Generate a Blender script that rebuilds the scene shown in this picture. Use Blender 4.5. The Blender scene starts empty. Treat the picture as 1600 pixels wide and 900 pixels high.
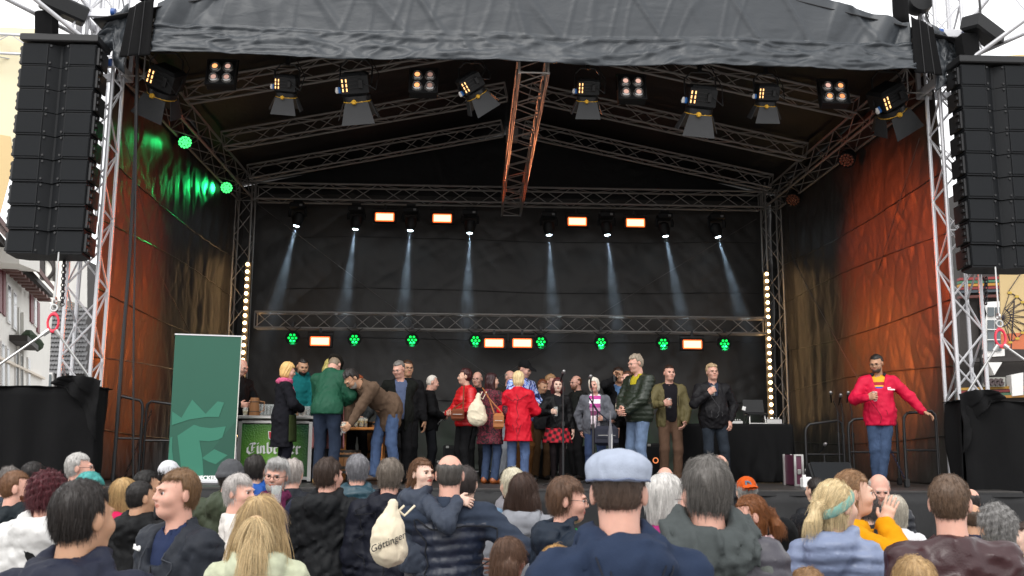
import bpy, math, random, numpy as np
from mathutils import Vector, Matrix, noise as mnoise
PI = math.pi
sc = bpy.context.scene
C = sc.collection

# ------------------------------------------------------------------ camera
CAM = np.array([-0.85, 0.0, 1.82]); FPX = 1555.0
cam_d = bpy.data.cameras.new('camera'); cam = bpy.data.objects.new('camera', cam_d); C.objects.link(cam)
cam_d.sensor_width = 36.0; cam_d.lens = FPX / 1600 * 36.0; cam_d.clip_end = 600; cam_d.clip_start = 0.05
RM = Matrix.Rotation(math.radians(-2.3), 3, 'Z') @ Matrix.Rotation(math.radians(99.2), 3, 'X') @ Matrix.Rotation(math.radians(0.41), 3, 'Z')
cam.matrix_world = Matrix.Translation(Vector(CAM)) @ RM.to_4x4()
cam_d.dof.use_dof = True; cam_d.dof.focus_distance = 14.5; cam_d.dof.aperture_fstop = 6.5
sc.camera = cam
RN = np.array(RM)
def ray(px, py):
    return RN @ np.array([(px - 800) / FPX, -(py - 450) / FPX, -1.0])
def W(px, py, y):
    """the point of the plane at depth y that the photograph shows at px, py"""
    d = ray(px, py); return CAM + d * ((y - CAM[1]) / d[1])
def WP(px, py, p, n):
    d = ray(px, py); p = np.array(p, float); n = np.array(n, float)
    return CAM + d * (np.dot(p - CAM, n) / np.dot(d, n))
def WZ(px, py, z):
    return WP(px, py, (0, 0, z), (0, 0, 1))

# ------------------------------------------------------------------ sky, sun, exposure
world = bpy.data.worlds.new('World'); sc.world = world; world.use_nodes = True
nt = world.node_tree; nt.nodes.clear()
SUN_EL, SUN_AZ = math.radians(48), math.radians(200)
sky = nt.nodes.new('ShaderNodeTexSky'); sky.sky_type = 'NISHITA'; sky.sun_disc = False
sky.sun_elevation = SUN_EL; sky.sun_rotation = SUN_AZ; sky.dust_density = 4; sky.air_density = 1.0
hs = nt.nodes.new('ShaderNodeHueSaturation'); hs.inputs['Saturation'].default_value = 0.12; hs.inputs['Value'].default_value = 1.0
mixc = nt.nodes.new('ShaderNodeMix'); mixc.data_type = 'RGBA'; mixc.inputs[0].default_value = 0.6
mixc.inputs[7].default_value = (12.5, 12.5, 12.6, 1)          # the even cloud deck over the square
bg = nt.nodes.new('ShaderNodeBackground'); bg.inputs['Strength'].default_value = 0.15
ow = nt.nodes.new('ShaderNodeOutputWorld')
nt.links.new(sky.outputs[0], hs.inputs['Color']); nt.links.new(hs.outputs[0], mixc.inputs[6])
nt.links.new(mixc.outputs[2], bg.inputs['Color']); nt.links.new(bg.outputs[0], ow.inputs[0])
sl = bpy.data.lights.new('sun', 'SUN'); sl.energy = 0.9; sl.angle = math.radians(25); sl.color = (1.0, 0.96, 0.9)
so = bpy.data.objects.new('sun', sl); C.objects.link(so)
sd = Vector((math.sin(SUN_AZ) * math.cos(SUN_EL), math.cos(SUN_AZ) * math.cos(SUN_EL), math.sin(SUN_EL)))
so.rotation_euler = sd.to_track_quat('Z', 'Y').to_euler(); so.location = (0, -10, 30)
sc.view_settings.view_transform = 'Standard'; sc.view_settings.look = 'None'
sc.view_settings.exposure = 0.3; sc.view_settings.gamma = 1.0; sc.view_settings.use_curve_mapping = False
sc.cycles.use_denoising = True
try: sc.cycles.denoiser = 'OPENIMAGEDENOISE'
except Exception: pass
sc.cycles.max_bounces = 6; sc.cycles.diffuse_bounces = 3; sc.cycles.glossy_bounces = 3
sc.cycles.transmission_bounces = 6; sc.cycles.volume_bounces = 0; sc.cycles.transparent_max_bounces = 12
sc.cycles.sample_clamp_indirect = 4.0; sc.cycles.volume_step_rate = 2.0

# ------------------------------------------------------------------ materials
MATS = {}
def srgb(h):
    """'#rrggbb' to linear"""
    v = [int(h[i:i + 2], 16) / 255 for i in (1, 3, 5)]
    return tuple(c / 12.92 if c <= .04045 else ((c + .055) / 1.055) ** 2.4 for c in v)
def col3(c): return srgb(c) if isinstance(c, str) else tuple(c)
def mat(name, col, rough=.6, metal=0., var=.12, nscale=30., bump=.0, bscale=200., sheen=0., spec=.5, coat=0., stretch=None, bdist=.004):
    key = (name, col if isinstance(col, str) else tuple(col))
    if key in MATS: return MATS[key]
    c = col3(col)
    m = bpy.data.materials.new(name); m.use_nodes = True; t = m.node_tree; b = t.nodes['Principled BSDF']
    b.inputs['Roughness'].default_value = rough; b.inputs['Metallic'].default_value = metal
    b.inputs['Specular IOR Level'].default_value = spec
    if sheen: b.inputs['Sheen Weight'].default_value = sheen; b.inputs['Sheen Roughness'].default_value = .5
    if coat: b.inputs['Coat Weight'].default_value = coat
    tc = t.nodes.new('ShaderNodeTexCoord'); src = tc.outputs['Object']
    if stretch:
        mp = t.nodes.new('ShaderNodeMapping'); mp.inputs['Scale'].default_value = stretch
        t.links.new(src, mp.inputs[0]); src = mp.outputs[0]
    n = t.nodes.new('ShaderNodeTexNoise'); n.inputs['Scale'].default_value = nscale; n.inputs['Detail'].default_value = 4
    t.links.new(src, n.inputs['Vector'])
    r = t.nodes.new('ShaderNodeMix'); r.data_type = 'RGBA'
    r.inputs[6].default_value = tuple(x * (1 - var) for x in c) + (1,)
    r.inputs[7].default_value = tuple(min(1, x * (1 + var) + var * .004) for x in c) + (1,)
    t.links.new(n.outputs['Fac'], r.inputs[0]); t.links.new(r.outputs[2], b.inputs['Base Color'])
    if bump:
        n2 = t.nodes.new('ShaderNodeTexNoise'); n2.inputs['Scale'].default_value = bscale; n2.inputs['Detail'].default_value = 3
        t.links.new(src, n2.inputs['Vector'])
        bp = t.nodes.new('ShaderNodeBump'); bp.inputs['Strength'].default_value = bump; bp.inputs['Distance'].default_value = bdist
        t.links.new(n2.outputs['Fac'], bp.inputs['Height']); t.links.new(bp.outputs[0], b.inputs['Normal'])
    MATS[key] = m; return m
def emit(name, col, s):
    key = ('emit' + name, tuple(col), s)
    if key in MATS: return MATS[key]
    m = bpy.data.materials.new(name); m.use_nodes = True; b = m.node_tree.nodes['Principled BSDF']
    b.inputs['Base Color'].default_value = (.05, .05, .05, 1)
    b.inputs['Emission Color'].default_value = tuple(col) + (1,); b.inputs['Emission Strength'].default_value = s
    MATS[key] = m; return m
def glass(name='clear_glass', col=(.95, .98, .97)):
    key = (name,)
    if key in MATS: return MATS[key]
    m = bpy.data.materials.new(name); m.use_nodes = True; t = m.node_tree; b = t.nodes['Principled BSDF']
    b.inputs['Base Color'].default_value = tuple(col) + (1,); b.inputs['Roughness'].default_value = .06
    b.inputs['Transmission Weight'].default_value = .85; b.inputs['IOR'].default_value = 1.3
    MATS[key] = m; return m
def tarp(name, col, rough, s1, st, s2, st2, d1=.06, d2=.02):
    """black coated canvas with long creases (two stretched noises) as fine relief"""
    m = bpy.data.materials.new(name); m.use_nodes = True; t = m.node_tree; b = t.nodes['Principled BSDF']
    b.inputs['Base Color'].default_value = tuple(col3(col)) + (1,); b.inputs['Roughness'].default_value = rough
    tc = t.nodes.new('ShaderNodeTexCoord'); last = None
    for (s, stv, d) in ((s1, st, d1), (s2, st2, d2)):
        mp = t.nodes.new('ShaderNodeMapping'); mp.inputs['Scale'].default_value = stv
        mp.inputs['Rotation'].default_value = (0.25, 0.15, .2)
        n = t.nodes.new('ShaderNodeTexNoise'); n.inputs['Scale'].default_value = s; n.inputs['Detail'].default_value = 5
        n.inputs['Distortion'].default_value = 1.2; n.noise_type = 'RIDGED_MULTIFRACTAL' if hasattr(n, 'noise_type') and d == d1 else n.noise_type
        t.links.new(tc.outputs['Object'], mp.inputs[0]); t.links.new(mp.outputs[0], n.inputs['Vector'])
        bp = t.nodes.new('ShaderNodeBump'); bp.inputs['Strength'].default_value = .8; bp.inputs['Distance'].default_value = d
        t.links.new(n.outputs['Fac'], bp.inputs['Height'])
        if last: t.links.new(last.outputs[0], bp.inputs['Normal'])
        last = bp
    t.links.new(last.outputs[0], b.inputs['Normal'])
    return m
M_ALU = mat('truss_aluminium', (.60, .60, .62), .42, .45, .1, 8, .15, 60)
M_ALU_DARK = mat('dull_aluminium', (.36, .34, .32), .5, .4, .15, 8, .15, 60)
M_BLACK = mat('black_plastic', (.012, .0125, .0135), .5, 0, .2, 40, .2, 300, spec=.3)
M_BLACKMET = mat('black_steel', (.02, .02, .021), .38, .3, .2, 20, .15, 120)
M_MOLTON = mat('black_molton', (.0045, .0045, .005), .95, 0, .25, 25, .5, 90, spec=.2)
M_WHITE = mat('white_paint', (.75, .74, .72), .6)
M_GLASS = glass()
M_BEER = mat('dark_beer', (.16, .05, .012), .15, 0, .1)
M_FOAM = mat('beer_foam', (.82, .75, .58), .7, 0, .05)
M_RUBBER = mat('rubber_cable', (.012, .012, .013), .55)

# ------------------------------------------------------------------ mesh helpers
class MB:
    """collects shapes for ONE mesh object"""
    def __init__(s): s.v, s.f, s.m = [], [], []
    def add(s, v, f, mi=0):
        o = len(s.v); s.v += [tuple(p) for p in v]; s.f += [tuple(i + o for i in q) for q in f]; s.m += [mi] * len(f); return s
    def box(s, c, d, rot=None, mi=0, bev=0.0):
        x, y, z = (k / 2 for k in d)
        if bev:
            b = min(bev, x * .9, y * .9, z * .9); pts = []; 
            for sz in (-1, 1):
                for ins in ((b, 0), (0, b)) if sz < 0 else ((0, b), (b, 0)):
                    i, dz = ins
                    for (ax, ay) in ((-1, -1), (1, -1), (1, 1), (-1, 1)):
                        pts.append((ax * (x - i), ay * (y - i), sz * (z - dz)))
            f = [(3, 2, 1, 0), (12, 13, 14, 15)]
            for l in range(3):
                for k in range(4): f.append((l * 4 + k, l * 4 + (k + 1) % 4, l * 4 + 4 + (k + 1) % 4, l * 4 + 4 + k))
        else:
            pts = [(i * x, j * y, k * z) for k in (-1, 1) for (i, j) in ((-1, -1), (1, -1), (1, 1), (-1, 1))]
            f = [(3, 2, 1, 0), (4, 5, 6, 7), (0, 1, 5, 4), (1, 2, 6, 5), (2, 3, 7, 6), (3, 0, 4, 7)]
        c = Vector(c)
        return s.add([(rot @ Vector(p) if rot else Vector(p)) + c for p in pts], f, mi)
    def tube(s, pts, r, n=8, mi=0, cap=True):
        pts = [Vector(p) for p in pts]; rs = r if isinstance(r, (list, tuple)) else [r] * len(pts)
        o = []; up = Vector((0, 0, 1))
        for i, p in enumerate(pts):
            d = (pts[min(i + 1, len(pts) - 1)] - pts[max(i - 1, 0)])
            d = d.normalized() if d.length > 1e-9 else Vector((0, 0, 1))
            if i == 0:
                a = d.cross(up if abs(d.z) < .95 else Vector((1, 0, 0))).normalized()
            else:
                a = (a - d * a.dot(d)); a = a.normalized() if a.length > 1e-6 else d.orthogonal().normalized()
            b = d.cross(a)
            for k in range(n):
                t = 2 * PI * k / n; o.append(p + (a * math.cos(t) + b * math.sin(t)) * rs[i])
        f = []
        for i in range(len(pts) - 1):
            for k in range(n): f.append((i * n + k, i * n + (k + 1) % n, (i + 1) * n + (k + 1) % n, (i + 1) * n + k))
        if cap: f += [tuple(reversed(range(n))), tuple(range((len(pts) - 1) * n, len(pts) * n))]
        return s.add(o, f, mi)
    def lathe(s, prof, c=(0, 0, 0), n=12, rot=None, mi=0):
        c = Vector(c); o = []; f = []
        for (r, z) in prof:
            for k in range(n):
                t = 2 * PI * k / n; p = Vector((r * math.cos(t), r * math.sin(t), z)); o.append((rot @ p if rot else p) + c)
        for i in range(len(prof) - 1):
            for k in range(n): f.append((i * n + k, i * n + (k + 1) % n, (i + 1) * n + (k + 1) % n, (i + 1) * n + k))
        f += [tuple(reversed(range(n))), tuple(range((len(prof) - 1) * n, len(prof) * n))]
        return s.add(o, f, mi)
    def prism(s, poly, off, mi=0):
        """polygon of 3-D points pushed along vector off"""
        n = len(poly); off = Vector(off); a = [Vector(p) for p in poly]
        return s.add(a + [p + off for p in a], [tuple(range(n)), tuple(reversed(range(n, 2 * n)))] + [(k, k + n, (k + 1) % n + n, (k + 1) % n) for k in range(n)], mi)
    def ring(s, R, r, c=(0, 0, 0), rot=None, n=16, k=6, mi=0, sx=1., sy=1.):
        o = []; f = []; c = Vector(c)
        for i in range(n):
            a = 2 * PI * i / n
            for j in range(k):
                b = 2 * PI * j / k; q = R + r * math.cos(b); p = Vector((q * math.cos(a) * sx, q * math.sin(a) * sy, r * math.sin(b)))
                o.append((rot @ p if rot else p) + c)
        for i in range(n):
            for j in range(k): f.append((i * k + j, ((i + 1) % n) * k + j, ((i + 1) % n) * k + (j + 1) % k, i * k + (j + 1) % k))
        return s.add(o, f, mi)
    def mesh(s, name, mats, smooth=False):
        me = bpy.data.meshes.new(name); me.from_pydata([tuple(v) for v in s.v], [], s.f)
        for m in (mats if isinstance(mats, (list, tuple)) else [mats]): me.materials.append(m)
        if len(set(s.m)) > 1: me.polygons.foreach_set('material_index', s.m)
        import bmesh
        bm = bmesh.new(); bm.from_mesh(me); bmesh.ops.recalc_face_normals(bm, faces=bm.faces); bm.to_mesh(me); bm.free()
        if smooth:
            me.shade_smooth()
            if smooth != 'all':
                try: me.set_sharp_from_angle(angle=math.radians(40))
                except Exception: pass
        me.update(); return me
    def build(s, name, mats, parent=None, smooth=False):
        return link(name, s.mesh(name, mats, smooth), parent)
def link(name, me, parent=None):
    o = bpy.data.objects.new(name, me); C.objects.link(o)
    if parent is not None: o.parent = parent
    return o
def tag(o, label, cat, group=None, kind=None):
    if label: o['label'] = label
    if cat: o['category'] = cat
    if group: o['group'] = group
    if kind: o['kind'] = kind
    return o
def thing(name, label, cat, loc=(0, 0, 0), rz=0., group=None):
    o = bpy.data.objects.new(name, None); C.objects.link(o); o.location = loc; o.rotation_euler = (0, 0, rz); o.empty_display_size = .1
    return tag(o, label, cat, group)
def structure(name, mb, m, smooth=False):
    o = mb.build(name, m, None, smooth); o['kind'] = 'structure'; return o
def copy_tree(o, parent=None):
    c = o.copy(); C.objects.link(c)
    if parent is not None: c.parent = parent
    for ch in list(o.children): copy_tree(ch, c)
    return c
def local(root, pts):
    """world points to the frame of a thing that is only moved and turned about z"""
    R = Matrix.Rotation(-root.rotation_euler[2], 3, 'Z'); L = root.location
    return [R @ (Vector(p) - L) for p in pts]
def spot(name, loc, target, col, power, angle, blend=.4, r=.05, parent=None):
    d = bpy.data.lights.new(name, 'SPOT'); d.energy = power; d.color = col; d.spot_size = math.radians(angle); d.spot_blend = blend; d.shadow_soft_size = r
    o = bpy.data.objects.new(name, d); C.objects.link(o)
    o.location = loc; o.rotation_euler = (Vector(target) - Vector(loc)).to_track_quat('-Z', 'Y').to_euler()
    if parent is not None:
        q = o.matrix_basis.copy() if False else Matrix.Translation(Vector(loc)) @ o.rotation_euler.to_matrix().to_4x4()
        P = Matrix.Translation(parent.location) @ parent.rotation_euler.to_matrix().to_4x4()
        o.parent = parent; o.matrix_parent_inverse = P.inverted()
    return o
# unit round bar along z, shared by every truss tube
def unit_bar(name, n, m):
    return MB().tube([(0, 0, 0), (0, 0, 1)], 1.0, n).mesh(name, m, True)
BAR = {}
def bar(name, p, q, r, m, parent, n=8):
    k = (m.name, n)
    if k not in BAR: BAR[k] = unit_bar('round_bar', n, m)
    o = link(name, BAR[k], parent); p, q = Vector(p), Vector(q); d = q - p
    o.rotation_mode = 'QUATERNION'; o.location = p; o.rotation_quaternion = d.to_track_quat('Z', 'Y'); o.scale = (r, r, d.length)
    return o
def truss(name, label, p, q, w, h, group=None, m=M_ALU, bay=.5, rc=.025, rb=.011, up=(0, 0, 1), cat='truss', faces=(0, 1, 2, 3), flip=0):
    """four-chord lattice truss from p to q; w across, h along up"""
    p, q = Vector(p), Vector(q); root = thing(name, label, cat, p, 0, group)
    d = q - p; L = d.length; d.normalize(); u = Vector(up); u = (u - d * u.dot(d)).normalized(); s = d.cross(u)
    cs = [s * (a * w / 2) + u * (b * h / 2) for (a, b) in ((-1, -1), (1, -1), (1, 1), (-1, 1))]
    for c in cs: bar('chord', c, c + d * L, rc, m, root, 10)
    n = max(2, round(L / bay))
    for fi in faces:
        a, b = cs[fi], cs[(fi + 1) % 4]
        for k in range(n):
            x, y = (a, b) if (k + fi + flip) % 2 else (b, a)
            bar('brace', x + d * (L * k / n + .01), y + d * (L * (k + 1) / n - .01), rb, m, root, 5)
    for t in (0.0, 1.0):
        for fi in faces: bar('end_bar', cs[fi] + d * (L * t), cs[(fi + 1) % 4] + d * (L * t), rb * 1.3, m, root, 5)
    return root
# ------------------------------------------------------------------ ground, stage, canvas
SZ = 1.33            # stage floor
structure('market_square', MB().add([(-150, -60, 0), (150, -60, 0), (150, 260, 0), (-150, 260, 0)], [(0, 1, 2, 3)]),
          mat('paving', (.2, .19, .18), .85, 0, .3, 6, .4, 30))

def nz(x, y, z=0., oct=3):
    return mnoise.fractal(Vector((x, y, z)), 1.0, 2.0, oct)
def rz_(x, y, z=0.):                      # sharp creases
    return 1 - abs(mnoise.noise(Vector((x, y, z)))) * 2
def cz_(x, y, z=0., th=.55):
    """sparse sharp creases"""
    return max(0., rz_(x, y, z) - th) / (1 - th)
def sheet(name, m, P, nu, nv, parent=None, smooth='all', two=0.012):
    """curved sheet P(u, v) with thickness"""
    g = [[Vector(P(i / nu, j / nv)) for i in range(nu + 1)] for j in range(nv + 1)]
    v = [p for r in g for p in r]
    f = [(j * (nu + 1) + i, j * (nu + 1) + i + 1, (j + 1) * (nu + 1) + i + 1, (j + 1) * (nu + 1) + i) for j in range(nv) for i in range(nu)]
    me = bpy.data.meshes.new(name); me.from_pydata([tuple(p) for p in v], [], f); me.materials.append(m); me.shade_smooth()
    o = link(name, me, parent)
    if two:
        md = o.modifiers.new('thickness', 'SOLIDIFY'); md.thickness = two; md.offset = 0
    return o

M_TARPW = tarp('wall_canvas', (.036, .033, .031), .46, 3.2, (1, .9, .7), 15, (1, .9, .7), .010, .004)
M_SKIRT = tarp('skirt_cloth', (.010, .010, .011), .75, 4.0, (1, 1, .3), 16, (1, 1, .4), .02, .006)
M_TARPB = tarp('backdrop_canvas', (.044, .041, .039), .5, 2.0, (.55, 1, .5), 8, (.8, 1, .6), .014, .005)
M_TARPF = tarp('valance_canvas', (.033, .039, .046), .46, 2.6, (.5, 1, 1.4), 9, (.6, 1, 1.2), .012, .004)
M_TARPR = tarp('roof_canvas', (.006, .0065, .008), .55, 1.2, (1, .4, 1), 6, (1, .6, 1), .03, .008)
M_SEAM = mat('canvas_seam', (.026, .025, .025), .3)

st = thing('stage_platform', 'long black stage platform with a pleated black skirt along its front edge', 'stage', (0, 12.75, 0))
M_DECK = mat('stage_deck', (.03, .027, .025), .5, 0, .35, 5, .3, 60)
for i in range(7):
    for j in range(5):
        MB().box((-6.25 + (i + .5) * 1.786, (j + .5) * 1.95, SZ - .03), (1.776, 1.94, .06), bev=.006).build('deck_panel', M_DECK, st)
sheet('skirt', M_SKIRT, lambda u, v: (-6.5 + 13 * u, -.05 - .05 * math.sin(u * 130 + 2 * math.sin(u * 17)) * (.25 + .75 * (1 - v)) + .05 * nz(u * 9, v * 2, 3), .02 + (SZ - .06) * v), 260, 10, st)
MB().box((0, -.02, SZ - .045), (12.6, .06, .05)).build('edge_rail', M_BLACKMET, st)

def side_tarp(s, label):
    X = 6.30 * s
    r = thing('side_tarp', label, 'canvas wall', (X, 14.4, SZ))
    def P(u, v):
        y = u * 8.35; z = v * 6.5
        fold = .014 * math.sin(y * 10 + 1.3 * math.sin(z * .8) + 2.2 * nz(y * .8, z * .3)) * (.1 + .9 * max(0, min(1, (y - 3.2) / 3)))
        cre = .014 * cz_(y * .55 + z * .35, z * .5 - y * .3, 3 + s) + .008 * cz_(y * 1.8 + z * .8, z * 1.0 - y * .5, 7 * s) + .005 * cz_(y * 3.6 - z * .5, z * 1.6 + y, 2) + .007 * cz_(y * 2.0 - z * 1.4, z * 1.2 + y * .4, 21)
        diag = .008 * rz_(y * .8 + z * 1.1, z * .4 - y * .35, 12)
        bow = .10 * math.sin(PI * v) * (1 - u)
        flare = 0
        return (s * (fold + cre + diag + bow + flare - .12), y, z)
    sheet('canvas', M_TARPW, P, 240, 150, r)
    for k, z in enumerate((.75, 1.75, 2.75, 3.75, 4.7)):
        pts = []
        for i in range(60):
            u = i / 59; p = P(u, min(1, (z + .12 * math.sin(u * PI) * (1 if k % 2 else -1)) / 6.5)); pts.append((p[0] - s * .012, p[1], p[2]))
        MB().tube(pts, .011, 5).build('seam', M_SEAM, r, True)
    return r
side_tarp(-1, 'black canvas side wall washed orange and green left of the stage')
side_tarp(1, 'black canvas side wall glowing orange right of the stage behind the man in red')

bd = thing('backdrop_tarp', 'huge wrinkled black canvas backdrop hanging across the rear of the stage', 'backdrop', (0, 22.75, SZ))
def bdP(u, v):
    x = -6.6 + 13.2 * u; z = v * 6.4
    if v < .24:                                         # lower left corner pulled aside
        lim = -6.0 + (1 - v / .24) * 1.15; x = max(x, lim + (x + 6.6) * .001)
    y = .024 * cz_(x * .7 + z * .3, z * .7 - x * .25, 4, .4) + .014 * cz_(x * 1.6 + z, z * 1.2 + x * .6, 9) + .008 * cz_(x * 3.5 + z * 2, z * 2.5 - x, 1) + .014 * cz_(x * 1.1 - z * 1.6, z * .6, 31) + .05 * math.sin(x * 2.2) * v
    return (x, y, z)
sheet('canvas', M_TARPB, bdP, 240, 110, bd)
for z in (1.55, 2.95, 4.1, 5.3):
    MB().tube([(-5.2 + 11.2 * i / 40, bdP((1.4 + 11.2 * i / 40) / 13.2, z / 6.4)[1] - .014, z + .03 * math.sin(i * .2)) for i in range(41)], .009, 5).build('seam', M_SEAM, bd, True)

rf = thing('roof_tarp', 'black canvas gable roof stretched above the stage trusses', 'roof', (0, 13.6, 7.7))
for s in (-1, 1):
    sheet('roof_slope', M_TARPR, lambda u, v, s=s: (s * 6.3 * (1 - v), u * 9.2, .12 + 1.42 * v - .07 * math.sin(u * 3.68 * PI) ** 2 * math.sin(v * PI) + .015 * nz(u * 9, v * 5, s)), 60, 30, rf)
MB().prism([(-6.2, 9.1, -.05), (6.2, 9.1, -.05), (6.2, 9.1, .1), (0, 9.1, 1.5), (-6.2, 9.1, .1)], (0, .03, 0)).build('rear_gable', M_TARPR, rf)

# front valance: gable-shaped canvas with a crumpled lower band
va = thing('front_valance', 'wide grey black canvas valance with a crumpled lower band over the stage front', 'canopy', (0, 13.6, 7.3))
def vtop(x):
    a = abs(x); return .78 + (5.5 - a) * (.32 if a > 4.3 else .32 - .06 * (4.3 - a) / 4.3) * .95
def vaP(u, v):
    x = -5.42 + 10.95 * u; t = vtop(x); z = v * t
    band = 1 if z < .4 else max(0, 1 - (z - .4) / .06)
    y = -.10 * (1 - min(1, z / .42)) + band * (-.034 * cz_(x * 1.0 + z * 1.2, z * 4.0 - x * .5, 2, .5) - .026 * cz_(x * 1.6 - z * 3, z * 6 + x * 1.1, 5, .6) - .010 * cz_(x * 4 + z * 5, z * 9 - x * 2, 8, .6) + .03 * nz(x * 1.3, z * 2, 4))
    edge = max(0, 1 - min(u, 1 - u) * 6)
    y += (1 - band) * (.09 * edge * rz_(x * 2.6 - z * 1.3, z * .9, 6) - .028 * cz_(x * 1.4 + .9 * z, z * .35, 11, .7) - .010 * cz_(x * 3.1 - .8 * z, z * .6, 15, .7) + .006 * nz(x * 2, z * 2, 3))
    y -= .03 * max(0, 1 - abs(z - .42) / .03)
    return (x, y, z - .02 * math.sin(x * 1.7) - .03 * (1 - (x / 5.5) ** 2) * (1 - v))
sheet('canvas', M_TARPF, vaP, 420, 70, va)
for s in (-1, 1):
    x0 = 5.42 if s < 0 else 5.5
    def sP(u, v, s=s, x0=x0):
        taper = .38 * (1 if v > .5 else 1) * (1.0 + .35 * (1 - v) * u)
        return (s * (x0 + .37 * u * (1 + .25 * (1 - v) * 1)), -.13 + .02 * math.sin(u * 9) + .10 * u, -.05 + .86 * v - .12 * u * v)
    sheet('fastening_strip', M_MOLTON, sP, 10, 20, va)
    for k in (.35, .7):
        MB().tube([Vector(sP(k, j / 8)) + Vector((0, -.015, 0)) for j in range(9)], .007, 4).build('stitching', M_RUBBER, va)
    def cP(u, v, s=s, x0=x0):
        x = x0 + .42 + .62 * u
        zt = .80 - .62 * u ** 1.3; zb = .05 + .22 * u - .3 * (1 - u) * (u < .3)
        return (s * x, .02 + .16 * u + .07 * rz_(u * 3 + v * 2, v * 2.5, 3 + s) + .04 * rz_(u * 5, v * 6 + u * 4, s), zb + (zt - zb) * v)
    sheet('corner_wrap', M_TARPF, cP, 30, 30, va)

# ------------------------------------------------------------------ towers and roof trusses
def tower(x, label):
    t = truss('truss_tower', label, (x, 14.2, 0), (x, 14.2, 9.6), .42, .42, 'front truss towers', M_ALU, .5, .029, .0155, (0, 1, 0), 'truss tower')
    r = t
    mb = MB()
    for dz in (7.28, 8.05):
        for (a, b) in ((0, -.29), (0, .29)): mb.box((a, b, dz), (.66, .05, .13), bev=.01)
        for (a, b) in ((-.3, 0), (.3, 0)): mb.box((a, b, dz), (.05, .52, .13), bev=.01)
    for a in (-1, 1):
        for b in (-1, 1): mb.box((a * .29, b * .29, 7.66), (.06, .06, .8), bev=.01)
    mb.build('sleeve_block', M_ALU, t)
    mw = mat('blue_wheel', (.02, .08, .3), .4)
    for a in (-.2, .2):
        for z in (7.28, 8.05): MB().lathe([(.055, -.03), (.055, .03)], (a, -.33, z), 12, Matrix.Rotation(PI / 2, 3, 'Y')).build('guide_wheel', mw, t, True)
    return t
TL = tower(-6.32, 'silver lattice truss tower at the left front corner of the stage')
TR = tower(6.32, 'silver lattice truss tower at the right front corner of the stage')
for s, nm in ((-1, 'left'), (1, 'right')):
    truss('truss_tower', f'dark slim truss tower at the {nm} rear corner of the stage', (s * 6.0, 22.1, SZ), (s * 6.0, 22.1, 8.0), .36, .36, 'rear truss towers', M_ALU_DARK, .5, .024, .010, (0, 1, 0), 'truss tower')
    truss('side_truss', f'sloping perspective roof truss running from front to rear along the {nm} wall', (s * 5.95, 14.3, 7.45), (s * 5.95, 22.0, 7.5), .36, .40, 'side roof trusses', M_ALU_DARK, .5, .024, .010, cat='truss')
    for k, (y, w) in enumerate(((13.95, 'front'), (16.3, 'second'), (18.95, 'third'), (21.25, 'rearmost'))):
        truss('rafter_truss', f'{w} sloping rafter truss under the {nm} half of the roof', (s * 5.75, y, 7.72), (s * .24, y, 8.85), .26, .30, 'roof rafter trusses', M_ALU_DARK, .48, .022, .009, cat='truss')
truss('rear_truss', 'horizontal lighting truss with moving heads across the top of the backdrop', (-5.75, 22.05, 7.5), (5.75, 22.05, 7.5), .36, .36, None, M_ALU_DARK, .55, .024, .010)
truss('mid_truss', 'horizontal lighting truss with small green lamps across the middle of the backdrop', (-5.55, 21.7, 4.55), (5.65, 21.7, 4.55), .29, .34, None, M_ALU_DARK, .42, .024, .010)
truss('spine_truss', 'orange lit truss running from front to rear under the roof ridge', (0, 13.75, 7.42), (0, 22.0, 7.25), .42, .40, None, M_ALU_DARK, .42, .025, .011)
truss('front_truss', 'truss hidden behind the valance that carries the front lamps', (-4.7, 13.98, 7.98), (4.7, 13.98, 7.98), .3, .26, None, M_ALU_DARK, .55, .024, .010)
MB().box((0, 0, 0), (.26, .3, .3), bev=.02).build('node_block', M_ALU_DARK, None).location = (0, 0, 0)
nb = bpy.data.objects['node_block']; nb.location = (-.02, 21.3, 8.72); tag(nb, 'small metal ridge node where the rearmost rafters meet', 'truss node')
# slanting outriggers and upper wing trusses outside the towers
for s, nm in ((-1, 'left'), (1, 'right')):
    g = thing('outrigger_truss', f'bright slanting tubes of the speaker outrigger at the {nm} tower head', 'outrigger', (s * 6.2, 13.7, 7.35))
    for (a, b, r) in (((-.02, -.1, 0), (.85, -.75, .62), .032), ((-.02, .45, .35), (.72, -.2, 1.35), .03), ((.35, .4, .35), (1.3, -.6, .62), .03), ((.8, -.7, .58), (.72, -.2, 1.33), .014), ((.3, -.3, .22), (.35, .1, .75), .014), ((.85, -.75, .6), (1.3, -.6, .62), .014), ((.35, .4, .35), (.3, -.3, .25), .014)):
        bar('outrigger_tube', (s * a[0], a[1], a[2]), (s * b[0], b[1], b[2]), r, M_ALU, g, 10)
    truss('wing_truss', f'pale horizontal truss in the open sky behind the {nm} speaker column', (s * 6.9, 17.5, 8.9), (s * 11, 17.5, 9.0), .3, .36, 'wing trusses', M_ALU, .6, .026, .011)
    truss('mast_truss', f'thin upright truss mast beyond the {nm} tower head', (s * 7.35, 16.2, 5.5), (s * 7.35, 16.2, 11.5), .5, .4, 'upright masts', M_ALU, .6, .022, .010, (0, 1, 0))

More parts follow.
